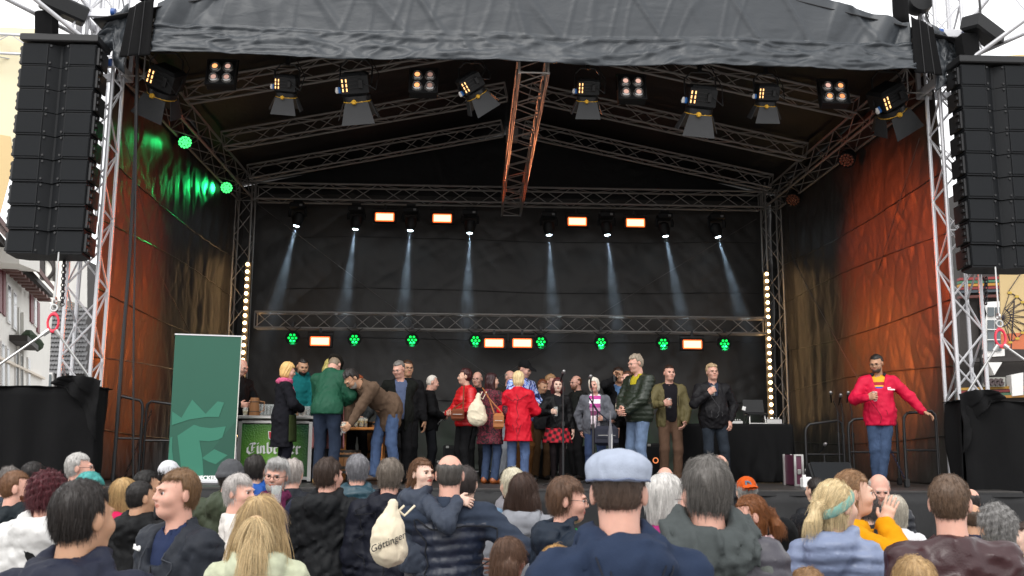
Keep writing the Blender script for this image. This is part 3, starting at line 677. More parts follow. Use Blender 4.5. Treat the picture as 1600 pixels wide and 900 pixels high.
for nm, m, poly, dy in (('deep_green_field', M_BDARK, [(630, 335), (610, 700), (600, 905), (500, 905), (345, 790), (350, 690), (450, 550)], -.003),
        ('crown', M_BLIGHT, [(78, 240), (160, 297), (255, 137), (373, 262), (478, 152), (535, 163), (488, 290), (380, 290), (230, 312), (76, 362)], -.006),
        ('letter_shape', M_BLIGHT, [(125, 455), (272, 357), (330, 378), (420, 388), (552, 372), (520, 470), (480, 492), (400, 505), (318, 497), (345, 650), (360, 890), (175, 890)], -.006),
        ('letter_wing', M_BLIGHT, [(340, 652), (448, 573), (566, 626), (460, 705), (400, 683)], -.006), ('letter_back', M_BLIGHT, [(62, 470), (82, 462), (78, 560), (92, 720), (40, 720)], -.006)):
    pix_prism(MB(), [bz(*p) for p in poly], YB + dy, (0, .003, 0), BO).build(nm, m, bn)
tp = Vector(W(294.0, 749.5, YB - .008)) - BO
text('lettering', 'EINBECKER', tp, .075, mat('print_white', (.85, .85, .83), .5), bn, bold=.003)
MB().box((.46, .0, .03), (.98, .26, .06), bev=.02).build('foot_case', M_ALU, bn)

# bar
YC = 14.5
bo = W(368, 755, YC); bar_t = thing('beer_bar', 'silver framed bar counter with a dewy green front lettered in white blackletter', 'bar counter', (bo[0], YC, SZ)); CO = bar_t.location.copy()
M_STEEL = mat('brushed_steel', (.55, .54, .52), .35, .75, .12, 10, .1, 80)
x1 = W(487, 700, YC)[0] - CO.x; zt = W(430, 650, YC)[2] - SZ
MB().box((x1 / 2, .33, zt - .02), (x1 + .06, .74, .05), bev=.012).build('counter_top', M_STEEL, bar_t)
for xx in (.025, x1 - .025): MB().box((xx, .02, zt / 2 - .03), (.05, .05, zt - .09), bev=.006).build('frame_post', M_STEEL, bar_t)
for zz in (zt - .085, .06): MB().box((x1 / 2, .02, zz), (x1 - .1, .045, .045), bev=.006).build('frame_rail', M_STEEL, bar_t)
MB().box((x1 / 2, .36, zt / 2 - .03), (x1 - .02, .6, zt - .08)).build('carcass', M_BLACK, bar_t)
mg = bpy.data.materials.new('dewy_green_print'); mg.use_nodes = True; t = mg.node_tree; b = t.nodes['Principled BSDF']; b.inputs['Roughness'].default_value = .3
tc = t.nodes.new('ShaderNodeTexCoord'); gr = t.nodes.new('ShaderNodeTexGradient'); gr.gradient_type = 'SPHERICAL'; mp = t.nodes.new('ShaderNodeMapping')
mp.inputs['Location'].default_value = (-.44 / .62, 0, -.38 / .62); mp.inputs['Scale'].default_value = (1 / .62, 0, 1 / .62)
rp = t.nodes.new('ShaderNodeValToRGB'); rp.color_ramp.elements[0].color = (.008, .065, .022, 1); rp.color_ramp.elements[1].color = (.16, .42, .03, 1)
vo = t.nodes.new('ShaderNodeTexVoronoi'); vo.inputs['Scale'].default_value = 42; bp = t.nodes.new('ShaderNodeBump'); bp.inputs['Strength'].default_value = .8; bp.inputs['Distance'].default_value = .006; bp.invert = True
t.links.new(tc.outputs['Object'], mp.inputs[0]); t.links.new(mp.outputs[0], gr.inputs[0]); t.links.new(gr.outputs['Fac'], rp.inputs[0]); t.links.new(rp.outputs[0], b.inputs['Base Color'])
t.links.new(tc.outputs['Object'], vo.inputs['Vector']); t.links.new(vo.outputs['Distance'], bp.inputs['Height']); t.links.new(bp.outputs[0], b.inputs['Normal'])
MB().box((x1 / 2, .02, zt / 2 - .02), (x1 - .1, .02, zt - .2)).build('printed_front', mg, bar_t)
def cz(zx, zy): return (365 + zx / 7.5, 640 + zy / 7.5)
def nib(mb, pts, w=(11, -9), y=YC - .0):
    for p, q in zip(pts[:-1], pts[1:]):
        quad = [(p[0] - w[0], p[1] - w[1]), (p[0] + w[0], p[1] + w[1]), (q[0] + w[0], q[1] + w[1]), (q[0] - w[0], q[1] - w[1])]
        pix_prism(mb, [cz(*k) for k in quad], y, (0, .004 + .0007 * len(mb.f) / 60, 0), CO)
M_PRW = mat('print_white', (.85, .85, .83), .5)
GL = {'E': [[(205, 408), (165, 440), (160, 490), (190, 516), (240, 492)], [(232, 392), (216, 430), (216, 485)], [(190, 402), (236, 392), (256, 404)], [(216, 450), (246, 444)]],
      'i': [[(281, 424), (281, 500), (294, 512)], [(284, 393), (290, 400)]], 'n': [[(317, 426), (317, 512)], [(317, 442), (342, 426), (354, 440), (354, 503), (366, 512)]],
      'b': [[(398, 386), (398, 498), (424, 514), (442, 495), (442, 450), (424, 432), (400, 448)]], 'e': [[(478, 440), (478, 500), (497, 515), (514, 503)], [(478, 440), (498, 430), (508, 448), (480, 470)]],
      'c': [[(578, 438), (552, 452), (552, 500), (578, 514)]], 'k': [[(612, 388), (612, 512)], [(612, 452), (640, 436), (620, 466), (648, 514)]], 'r': [[(739, 430), (739, 508), (748, 520)], [(742, 446), (768, 436), (778, 446)]]}
GL['e2'] = [[(a + 200, b) for a, b in s] for s in GL['e']]
for g, strokes in GL.items():
    mb = MB()
    for s in strokes: nib(mb, s, y=YC - .002)
    mb.build('letter', M_PRW, bar_t)
pix_prism(MB(), [cz(*p) for p in ((404, 250), (452, 256), (500, 250), (498, 330), (452, 372), (410, 340))], YC - .001, (0, .004, 0), CO).build('shield_border', M_PRW, bar_t)
pix_prism(MB(), [cz(*p) for p in ((413, 259), (452, 265), (491, 259), (489, 326), (452, 362), (418, 334))], YC - .004, (0, .003, 0), CO).build('shield', mat('shield_red', (.55, .02, .035), .45), bar_t)
mb = MB(); nib(mb, [(462, 300), (446, 306), (444, 328), (458, 338)], (6, -5), YC - .008); nib(mb, [(446, 286), (450, 290)], (5, -4), YC - .008); nib(mb, [(460, 284), (464, 288)], (5, -4), YC - .008); mb.build('shield_letter', M_PRW, bar_t)

def glass_thing(loc, label, fill=.0, h=.15, r=.036, group=None, beer=M_BEER, foam=.03, name='beer_glass'):
    g = thing(name, label, 'glass', loc, 0, group)
    MB().lathe([(r * .78, 0), (r * .85, .01), (r, h), (r - .003, h), (r * .8, .012), (.002, .011)], (0, 0, 0), 12).build('glass', M_GLASS, g, True)
    if fill:
        MB().lathe([(r * .78, .013), (r * .78 + r * .17 * fill, h * fill), (.002, h * fill)], (0, 0, 0), 12).build('beer', beer, g, True)
        MB().lathe([(r * .78 + r * .17 * fill, h * fill + .001), (r * .8 + r * .17 * fill, h * fill + foam), (.002, h * fill + foam)], (0, 0, 0), 12).build('foam', M_FOAM, g, True)
    return g
random.seed(3); NTH = ('first', 'second', 'third', 'fourth', 'fifth', 'sixth', 'seventh')
for k in range(13):
    px = 404 + (k % 7) * 5.2 + random.uniform(-1, 1); y = YC + .22 + .2 * (k // 7)
    glass_thing((W(px, 650, y)[0], y, SZ + zt + .006), f'clear beer glass, {NTH[k % 7]} from the left in the {("front", "back")[k // 7]} row on the bar counter', 0, .17, .037, 'empty glasses on the bar')
for k, px in enumerate((470, 476, 482)):
    glass_thing((W(px, 650, YC + .3)[0], YC + .3, SZ + zt + .006), f'small clear glass, {NTH[k]} of three at the right end of the bar counter', 0, .15, .034, 'glasses at the right end of the bar')
glass_thing((W(383, 650, YC + .15)[0], YC + .15, SZ + zt + .006), 'single square looking glass at the left end of the bar', .5, .12, .04, None, mat('pale_beer', (.5, .36, .12), .2))
jx = W(397, 650, YC + .2)[0]
jg = thing('wooden_jug', 'brown wooden jug with a clear spout on the left part of the bar counter', 'jug', (jx, YC + .2, SZ + zt + .006))
M_WOOD = mat('oak_stave', (.26, .115, .04), .55, 0, .35, 9, .35, 60, stretch=(4, 4, .6))
MB().lathe([(.075, 0), (.08, .02), (.066, .24), (.062, .26), (.05, .26), (.05, .2)], (0, 0, 0), 14).build('body', M_WOOD, jg, True)
MB().tube([(.07, 0, .21), (.14, 0, .2), (.14, 0, .08), (.075, 0, .05)], .012, 8).build('handle', M_WOOD, jg, True)
MB().ring(.076, .006, (0, 0, .06)).ring(.07, .006, (0, 0, .2)).build('hoop', mat('dark_iron', (.05, .045, .04), .5, .5), jg)

def barrel(px, y, z, r, h, label, axis='Z', sc_=1.):
    rt = thing('wooden_barrel', label, 'barrel', (W(px, 700, y)[0], y, z)); Q = Matrix.Identity(3) if axis == 'Z' else rot('Y', 90)
    n = 14
    for k in range(n):
        a0, a1 = 2 * PI * (k + .04) / n, 2 * PI * (k + .96) / n; v = []; f = []
        for i in range(7):
            zz = h * i / 6; rr = r * (.86 + .14 * math.sin(PI * i / 6))
            for a, q in ((a0, rr), (a1, rr), (a1, rr - .02), (a0, rr - .02)): v.append(Q @ Vector((q * math.cos(a), q * math.sin(a), zz)))
        for i in range(6):
            for j in range(4): f.append((i * 4 + j, i * 4 + (j + 1) % 4, i * 4 + 4 + (j + 1) % 4, i * 4 + 4 + j))
        f += [(0, 3, 2, 1), (24, 25, 26, 27)]
        MB().add(v, f).build('stave', M_WOOD, rt)
    MB().lathe([(r * .84, h * .05), (r * .84, h * .95)], (0, 0, 0), 16, Q).build('barrel_head', M_WOOD, rt)
    for zz, q in ((.06, .885), (.25, .965), (.75, .965), (.94, .885)):
        MB().lathe([(r * q + .004, h * zz - .02), (r * q + .006, h * zz + .02)], (0, 0, 0), 18, Q).build('hoop', mat('dark_iron', (.05, .045, .04), .5, .5), rt, True)
    return rt
barrel(598, 16.0, SZ + .28, .27, .62, 'pale wooden barrel standing behind the bending man')
barrel(545, 15.1, SZ + .12, .2, .34, 'small wooden keg between the bar and the bending man')
tb = thing('wooden_trestle', 'orange wooden trestle carrying full glasses behind the bending man', 'table', (W(566, 700, 15.5)[0], 15.5, SZ))
M_PINE = mat('orange_pine', (.5, .19, .04), .5, 0, .25, 6, .2, 50, stretch=(.6, 4, 4))
MB().box((-.02, 0, .78), (.72, .5, .04), bev=.008).build('table_top', M_PINE, tb)
for a in (-.3, .3):
    for q in (-.2, .2): MB().box((a, q, .38), (.06, .05, .76), bev=.006).build('leg', M_PINE, tb)
MB().box((0, -.2, .2), (.6, .03, .07), bev=.005).build('stretcher', M_PINE, tb)
for k in range(6): glass_thing((W(548 + k * 4.4, 660, 15.4)[0], 15.36 + .12 * (k % 2), SZ + .80), f'glass of pale beer, {NTH[k]} from the left on the wooden trestle', .7, .15, .036, 'pale beers on the trestle', mat('pale_beer', (.5, .36, .12), .2))

# DJ table on the right
YD = 15.4
x0, x1 = W(1058, 700, YD)[0], W(1238, 700, YD)[0]; zt2 = W(1150, 663, YD)[2] - SZ
dj = thing('draped_table', 'long table under a black cloth at the right rear of the stage', 'table', ((x0 + x1) / 2, YD, SZ))
hw = (x1 - x0) / 2
sheet('table_cloth', M_MOLTON, lambda u, v: (-hw + 2 * hw * u, -.02 - (.02 + .035 * (1 - v)) * math.sin(u * 34 + 3 * nz(u * 5, v)) * (1.1 - v) - .07 * (1 - v), .015 + (zt2 - .015) * v), 160, 20, dj)
sheet('table_cloth_side', M_MOLTON, lambda u, v: (hw + .03 * (1 - v) * math.sin(u * 9) + .05 * (1 - v), -.03 + .8 * u, .015 + (zt2 - .015) * v), 30, 12, dj)
MB().box((0, .39, zt2 - .01), (2 * hw, .82, .035), bev=.01).build('table_top', M_MOLTON, dj)
def on_table(px, dy=.3): return Vector((W(px, 660, YD + dy)[0], YD + dy, SZ + zt2 + .01))
lp = thing('laptop', 'open black laptop standing on a metal stand on the black table', 'laptop', on_table(1180, .35))
MB().box((0, -.06, .17), (.33, .23, .018), rot('X', 8), bev=.005).build('keyboard_base', M_BLACK, lp)
MB().box((0, .09, .29), (.33, .014, .22), rot('X', -14), bev=.005).build('screen_lid', M_BLACK, lp)
ls = thing('laptop_stand', 'folding metal laptop stand on the black table', 'stand', on_table(1180, .35))
for a in (-.13, .13): MB().tube([(a, -.16, .0), (a * .9, -.12, .15), (a, .1, .15)], .01, 6).build('side_frame', M_STEEL, ls); MB().tube([(a, .12, .0), (a * .9, -.08, .14)], .01, 6).build('leg', M_STEEL, ls)
MB().tube([(-.13, -.16, .01), (.13, -.16, .01)], .01, 6).build('cross_bar', M_STEEL, ls)
for px, w, h, lb in ((1148, .2, .05, 'low grey controller lying at the left end of the black table'), (1207, .24, .08, 'small silver mixer beside the laptop on the black table')):
    mx = thing('audio_mixer', lb, 'mixer', on_table(px, .25)); MB().box((0, 0, h / 2), (w, .2, h), bev=.008).build('mixer_case', M_STEEL, mx)
    MB().box((0, -.0, h + .004), (w * .9, .17, .008)).build('control_plate', M_BLACK, mx)
    for k in range(5): MB().lathe([(.009, 0), (.007, .018)], (-w * .36 + k * w * .18, -.04, h + .008), 8).build('knob', M_WHITE, mx)
for px, lb in ((1163, 'small white paper tag standing at the left of the laptop'), (1140, 'white cable plug lying at the left end of the black table')):
    q = thing('paper_tag' if px == 1163 else 'cable_plug', lb, 'tag' if px == 1163 else 'plug', on_table(px, .2))
    if px == 1163: MB().box((0, 0, .245), (.055, .006, .06), rot('Y', 14)).build('paper', M_WHITE, q); MB().tube([(0, .01, 0), (0, .008, .24)], .005, 5).build('stalk', M_BLACKMET, q)
    else: MB().tube([(-.06, 0, .02), (0, 0, .035), (.05, .01, .02)], .018, 8).build('plug_body', M_WHITE, q)

# microphones
def mic(px, py, y, label, pole_top=None, boom=None, base=True, z0=SZ, r=.012, head=1.):
    c = Vector(W(px, py, y)); q = Vector((c.x + (boom or 0), y + .02, z0)); rt = thing('microphone_stand', label, 'mic stand', q)
    h = c.z - z0
    pt = Vector((0, 0, h - .12 if not boom else h - .25))
    MB().tube([(0, 0, .02), (0, 0, h * .55)], r * 1.25, 8).build('lower_pole', M_BLACKMET, rt, True)
    MB().tube([(0, 0, h * .5), pt], r * .8, 8).lathe([(r * 2, -.03), (r * 2, .03)], (0, 0, h * .55), 8).build('upper_pole', M_BLACKMET, rt, True)
    e = c - q
    if boom: MB().tube([pt + (pt - e) * .25, e - (e - pt).normalized() * .1], r * .7, 8).build('boom', M_BLACKMET, rt, True)
    for k in range(3):
        a = .5 + k * 2 * PI / 3; MB().tube([(0, 0, .12), (.16 * math.cos(a), .16 * math.sin(a), .06), (.3 * math.cos(a), .3 * math.sin(a), .012)], .009, 6).build('foot', M_BLACKMET, rt, True)
    d = Vector((.15, -.7, .55)).normalized() if not boom else Vector((-boom, -.25, .25)).normalized(); R = d.to_track_quat('Z', 'Y').to_matrix()
    m = MB().lathe([(.010, -.17), (.013, -.03), (.02, 0)], e, 10, R).build('microphone', M_BLACK, rt, True)
    MB().lathe([(.02 * head, 0), (.026 * head, .015), (.027 * head, .035), (.018 * head, .055), (.004, .06)], e, 10, R).build('grille_ball', mat('mic_grille', (.35, .34, .34), .35, .8), m, True)
    return rt
mic(880, 583, 13.5, 'straight microphone stand in front of the young woman in the plaid skirt')
mic(923, 591, 13.6, 'microphone stand in front of the lady in the striped top', boom=.03)
mic(1298, 616, 14.9, 'microphone stand with a slanted boom, leftmost of the three by the right wall', boom=.10)
mic(1313, 620, 15.0, 'thin microphone stand in the middle of the three by the right wall', boom=.03)
mic(1325, 616, 15.0, 'microphone stand nearest the man in red', boom=.05)
mic(1288, 696, 14.2, 'low microphone on a short stand above the stage monitor', base=True)

# railings
def rail(label, pts, y, legs=(), mid=None):
    o = Vector((W(*pts[0], y)[0], y, SZ)); rt = thing('stage_railing', label, 'railing', o, 0, 'black tube railings')
    P = [Vector(W(px, py, y + k * .02)) - o for k, (px, py) in enumerate(pts)]
    a = Vector((P[0].x, P[0].y, .0)); b = Vector((P[-1].x, P[-1].y, 0))
    d = (P[-1] - P[0]) * .12
    MB().tube([a, P[0] - Vector((0, 0, .14)), P[0] - Vector((0, 0, .05)) + d * .2, P[0] + d] + P[1:-1] + [P[-1] - d, P[-1] - Vector((0, 0, .05)) - d * .2, P[-1] - Vector((0, 0, .14)), b], .021, 10).build('hoop_tube', M_BLACKMET, rt, True)
    zm = .5 * P[0].z if mid is None else mid
    MB().tube([(a.x, a.y, zm), (b.x, b.y, zm)], .016, 8).build('middle_bar', M_BLACKMET, rt, True)
    MB().box((a.x, a.y, .06), (.06, .06, .12), bev=.01).build('socket', M_BLACKMET, rt); MB().box((b.x, b.y, .06), (.06, .06, .12), bev=.01).build('socket', M_BLACKMET, rt)
    return rt
rail('black tube railing left of the banner, the one nearer the front tower', [(186, 618), (224, 627)], 14.4)
rail('black tube railing half hidden behind the green banner', [(230, 626), (285, 634)], 14.8)
rail('black tube railing behind the microphone stands', [(1258, 664), (1316, 656)], 15.2)
rail('black tube railing between the microphone stands and the man in red', [(1325, 656), (1400, 650)], 15.0)
rail('black tube railing under the hand of the man in red', [(1411, 646), (1461, 642)], 14.0)

# monitor, cases, floor bits
YM = 13.6
mo = thing('stage_monitor', 'black wedge monitor on the stage floor behind the blonde women', 'monitor speaker', (W(1305, 757, YM)[0], YM, SZ))
MB().prism([(-.30, -.02, 0), (-.30, .40, 0), (-.30, .40, .12), (-.30, .2, .33), (-.30, -.02, .05)], (.60, 0, 0)).build('cabinet', M_BLACK, mo)
MB().prism([(-.27, -.03, .06), (-.27, .19, .335), (-.27, .18, .345), (-.27, -.04, .07)], (.54, 0, 0)).build('grille', M_GRILLE, mo)
def case(px0, py0, px1, py1, y, dep, label, mcol, cat='case', name='flight_case'):
    a, b = W(px0, py1, y), W(px1, py0, y); w, h = b[0] - a[0], max(.05, b[2] - SZ); c = thing(name, label, cat, ((a[0] + b[0]) / 2, y, SZ))
    MB().box((0, dep / 2, h / 2), (w - .02, dep, h - .02), bev=.004).build('panel', mcol, c)
    for sx in (-1, 1):
        for yy in (0, dep): MB().box((sx * w / 2, yy, h / 2), (.03, .03, h), bev=.004).build('edge_profile', M_STEEL, c)
    for zz in (.012, h - .012): MB().box((0, -.004, zz), (w - .03, .026, .026), bev=.004).build('edge_profile', M_STEEL, c)
    return c
fc = case(1243, 710, 1253, 752, 14.2, .5, 'narrow purple flight case with silver edges beside the black table', mat('case_purple', (.09, .02, .045), .5))
MB().box((0, -.016, .2), (.05, .02, .07), bev=.006).build('butterfly_latch', M_STEEL, fc)
case(1259, 733, 1290, 741, 14.3, .3, 'low silver edged case standing behind the stage monitor', M_BLACK)
wc = thing('white_canister', 'small white canister left of the stage monitor', 'canister', (W(1260, 750, 13.4)[0], 13.4, SZ)); MB().box((0, 0, .075), (.13, .12, .15), bev=.02).build('body', M_WHITE, wc); MB().lathe([(.025, 0), (.025, .03)], (-.03, 0, .15), 10).build('screw_cap', M_WHITE, wc)
for (px, y, w, h, lb) in ((715, 17.5, .5, .55, 'black speaker box behind the white haired man and the red puffer jacket'), (590, 16.8, .5, .32, 'low black box on the floor behind the wooden barrel'), (838, 17.4, .6, .5, 'black drum riser case behind the woman in the red coat'), (902, 17.2, .55, .55, 'black equipment case behind the young woman in the plaid skirt'), (1022, 16.2, .34, .6, 'black speaker box with a small amber ring light, left of the draped table'), (670, 17.5, .5, .3, 'low black case behind the white haired man')):
    c = thing('equipment_case', lb[:90], 'equipment case', (W(px, 720, y)[0], y, SZ))
    MB().box((0, 0, h / 2), (w, .45, h), bev=.02).build('shell', M_BLACK, c); MB().box((0, -.23, h / 2), (w * .86, .015, h * .8), bev=.005).build('grille', M_GRILLE, c)
    for sx in (-1, 1): MB().box((sx * w * .35, -.235, h - .03), (.05, .02, .04), bev=.005).build('corner_latch', M_STEEL, c)
    if px == 1022: MB().ring(.04, .008, (-.02, -.245, h * .55), rot('X', 90)).build('indicator_ring', emit('amber_ring', (1, .3, .1), .8), c)

# ------------------------------------------------------------------ behind the gap: stall roof
ss = thing('market_stall', 'small stall with pink tiled roof and pale blue awning behind the stage at the left', 'stall', (W(405, 620, 27)[0], 27, 0))
for r_ in range(7):
    for k in range(9):
        MB().box((-.9 + k * .24 + .12 * (r_ % 2), r_ * .14, 3.05 + r_ * .12), (.22, .2, .03), rot('X', 40), bev=.01).build('roof_tile', mat('pink_tile', (.55, .16, .22), .6), ss)
MB().box((0, .8, 1.5), (2.4, 1.2, 3.0)).build('stall_wall', mat('stall_wall', (.35, .33, .36), .7), ss)
for k in range(5): MB().prism([(-1.2 + k * .48, -.1, 2.98), (-.74 + k * .48, -.1, 2.98), (-.74 + k * .48, -.75, 2.5), (-1.2 + k * .48, -.75, 2.5)], (0, 0, .02)).build('awning_strip', mat('awning_blue' if k % 2 else 'awning_pale', (.12, .35, .5) if k % 2 else (.5, .6, .65), .6), ss)

# ------------------------------------------------------------------ houses left and right
M_PLAST = mat('white_plaster', (.78, .76, .71), .85, 0, .06, 3, .2, 40)
M_CREAM = mat('cream_plaster', (.74, .66, .56), .85, 0, .06, 3)
M_SLATE = mat('slate', (.17, .17, .175), .6, 0, .35, 5, .3, 30)
M_DARKT = mat('dark_timber', (.035, .03, .028), .7, 0, .3, 12)
M_PANE = mat('window_pane', (.10, .12, .13), .12, 0, .3, 2)
M_SHUT = mat('red_shutter', (.16, .035, .04), .55)
M_TILE = mat('brown_roof_tile', (.14, .07, .06), .7, 0, .4, 8)
A = np.array(W(-70, 606, 24)); B = np.array(W(71, 606, 38)); A[2] = B[2] = 0
dAB = (B - A) / np.linalg.norm(B - A); nrm = np.array([dAB[1], -dAB[0], 0.])
hw1 = thing('white_house', 'white plastered town house with dark red shutters behind the left tower', 'house', A); HO = Vector(A)
def fac(poly, out, depth, name, m, par=hw1):
    """polygon of pixels on the facade plane shifted outwards, pushed back by depth"""
    P = [Vector(WP(px, py, A + nrm * out, nrm)) - HO for px, py in poly]
    return MB().prism(P, Vector(-nrm) * depth).build(name, m, par)
fac([(-70, 700), (71, 700), (82, 478), (20, 405), (-70, 300)], 0, .4, 'wall', M_PLAST)
# gable side
MB().prism([Vector(B) - HO, Vector(B) - HO + Vector(nrm) * -6, Vector(B) - HO + Vector(nrm) * -6 + Vector((0, 0, 8)), Vector(B) - HO + Vector((0, 0, 8))], Vector(dAB) * .3).build('gable_wall', M_PLAST, hw1)
def fwin(x0, ya, yb, x1, yc, yd, m=M_PANE, name='window', inset=True):
    """left edge x0 from ya to yb, right edge x1 from yc to yd"""
    f = fac([(x0, yb), (x1, yd), (x1, yc), (x0, ya)], .05, .06, name, M_WHITE if m is M_PANE else m)
    if m is M_PANE:
        t = .18
        g = lambda u, v: (x0 + (x1 - x0) * u, (ya + (yc - ya) * u) * (1 - v) + (yb + (yd - yb) * u) * v)
        for v0, v1 in ((.06, .32), (.36, .94)):
            P = [Vector(WP(*g(u, v), A + nrm * .056, nrm)) - HO for u, v in ((t, v1), (1 - t, v1), (1 - t, v0), (t, v0))]
            MB().prism(P, Vector(-nrm) * .01).build('pane', M_PANE, f)
    return f
for a in ((12, 440, 503, 18, 447, 508), (21, 452, 513, 27, 459, 518), (54, 466, 508, 58, 470, 512), (3, 532, 612, 8, 536, 612), (11, 540, 612, 15.5, 543, 612), (25, 548, 612, 29, 551, 612), (33, 552, 612, 37, 555, 612), (44, 558, 612, 48, 560, 612)): fwin(*a)
for a in ((-1, 408, 485, 3.6, 414, 490), (5.5, 416, 490, 9.5, 421, 495), (48.5, 458, 502, 53, 463, 507), (59, 470, 518, 62.5, 474, 522)):
    sh = fwin(*a, M_SHUT, 'shutter')
fac([(43, 524), (60, 540), (60, 548), (43, 533)], .5, .5, 'flower_box', M_DARKT)
for k in range(9): 
    p = Vector(WP(44 + k * 1.9, 526 + k * 1.75, A + nrm * .35, nrm)) - HO
    MB().lathe([(.02, -.2), (.17, -.08), (.2, .05), (.09, .2)], p, 7).build('plant', mat('dark_green_leaf', (.03, .05, .025), .7, 0, .5, 30), hw1)
for (ya, yb, out) in ((548, 580, .12), (500, 548, .0)):
    pass
fac([(-70, 523), (71, 590), (71, 593), (-70, 528)], .12, .12, 'cornice', M_CREAM)
for a, b in (((37, 488), (37.9, 612)), ((30, 480), (30.8, 612))):
    fac([(a[0], a[1]), (b[0], a[1] + 1), (b[0], 640), (a[0], 640)], .09, .07, 'pilaster', M_PLAST)
# eaves with rafters ends and roof
fac([(-70, 272), (18, 388), (83, 459), (83, 465), (18, 399), (-70, 290)], .5, .5, 'eaves', M_DARKT)
for k in range(16):
    px = -6 + k * 5.6; py = 392 + (px - 5) * .93 + 8
    fac([(px, py - 3), (px + 2.6, py - .5), (px + 2.6, py + 4), (px, py + 1.5)], .54, .4, 'rafter_end', M_TILE)
e0 = Vector(WP(-70, 258, A + nrm * .55, nrm)) - HO; e1 = Vector(WP(84, 455, A + nrm * .95, nrm)) - HO; up = Vector(-nrm) * 3.2 + Vector((0, 0, 3.4))
MB().prism([e0, e1, e1 + up, e0 + up], (0, 0, .15)).build('roof', M_TILE, hw1)
dm = fac([(30, 388), (62, 400), (62, 425), (30, 412)], 1.0, 2.2, 'dormer', M_PLAST)
# slate house behind
sh = thing('slate_house', 'grey slate clad house rising behind the white house on the left', 'house', W(92, 606, 46)); SO = Vector(sh.location)
def flat(poly, y, dep, name, m, par, o): return pix_prism(MB(), poly, y, (0, dep, 0), o).build(name, m, par)
flat([(64, 700), (132, 700), (132, 405), (92, 405), (80, 440), (66, 470)], 46, 3, 'wall', M_DARKT, sh, SO)
tile_me = {}
for r_ in range(24):
    for k in range(14):
        px = 70 + k * 4.6 + 2.3 * (r_ % 2); py = 416 + r_ * 7.0
        if px < 92 - (py - 405) * .28: continue
        P = [Vector(W(a, b, 45.9)) - SO for a, b in ((px, py), (px + 4.3, py), (px + 4.3, py + 6), (px + 2.1, py + 7.6), (px, py + 6))]
        P = [p + Vector((0, -.06 if i > 1 else .02, 0)) for i, p in enumerate(P)]
        MB().prism(P, (0, .03, 0)).build('slate', M_SLATE, sh)
wf = flat([(68, 582), (82, 582), (82, 612), (68, 612)], 45.8, .2, 'window', M_WHITE, sh, SO); flat([(70, 585), (80, 585), (80, 612), (70, 612)], 45.75, .04, 'pane', M_PANE, wf, SO)
hh = thing('half_timbered_house', 'white half timbered gable with dark curved braces above the left eaves', 'house', W(72, 430, 42)); TO = Vector(hh.location)
flat([(30, 395), (108, 395), (108, 470), (60, 470), (30, 430)], 42, 2, 'wall', M_PLAST, hh, TO)
for poly in ([(62, 395), (69, 395), (69, 440), (62, 436)], [(82, 395), (85, 395), (85, 450), (82, 448)], [(30, 392), (108, 392), (108, 396.5), (30, 396.5)]): flat(poly, 41.9, .1, 'timber', M_DARKT, hh, TO)
MB().tube([Vector(W(70 + 14 * math.sin(k / 10 * PI), 400 + 40 * k / 10, 41.9)) - TO for k in range(11)], .07, 6).build('curved_brace', M_DARKT, hh)
# right: painted half-timbered house
rh = thing('painted_house', 'dark half timbered house with painted beams and a white window, right of the right tower', 'house', W(1545, 606, 30)); RO = Vector(rh.location)
flat([(1500, 800), (1680, 800), (1680, 300), (1500, 300)], 30, 4, 'wall', M_DARKT, rh, RO)
for k, (py, c) in enumerate(((434, '#8a3030'), (439, '#3a6a50'), (444, '#b08030'), (449, '#7a2a2a'), (454, '#39424a'), (462, '#582a24'), (606, '#a07a2c'), (611, '#7a2c2c'), (616, '#3c6048'), (620, '#a0702c'))):
    flat([(1500, py), (1680, py - 6), (1680, py - 2), (1500, py + 4)], 29.8 - .04 * k, .2, 'painted_moulding', mat('painted_beam', c, .6, 0, .2, 12), rh, RO)
wf = flat([(1540, 472), (1568, 470), (1570, 556), (1541, 558)], 29.5, .4, 'window', M_WHITE, rh, RO)
for j, (a, b) in enumerate(((480, 494), (500, 548))):
    for (c, d) in ((1544, 1553.5), (1556, 1565)): flat([(c, a), (d, a), (d, b), (c, b)], 29.44, .05, 'pane', M_PANE, wf, RO)
for py in (514, 530): flat([(1543, py), (1566, py), (1566, py + 1.4), (1543, py + 1.4)], 29.38, .06, 'glazing_bar', M_WHITE, wf, RO)
flat([(1544, 566), (1566, 566), (1554, 586)], 29.4, .3, 'white_panel', M_WHITE, rh, RO); flat([(1580, 586), (1599, 582), (1599, 617), (1582, 619)], 29.4, .3, 'white_panel', M_WHITE, rh, RO)
pn = flat([(1538, 590), (1571, 589), (1571, 604), (1538, 604)], 29.4, .2, 'ornament_panel', mat('ornament_ground', (.3, .3, .27), .7), rh, RO)
for k in range(4):
    mb = MB(); mb.tube([Vector(W(1542 + k * 7.5 + 3 * math.cos(a * .9), 597 + 4 * math.sin(a * .9), 29.37)) - RO for a in range(7)], .05, 5); mb.build('painted_scroll', mat('ornament_dark', (.07, .05, .05), .7), pn)
flat([(1500, 560), (1680, 556), (1680, 563), (1500, 566)], 29.5, .3, 'sill_beam', M_DARKT, rh, RO)

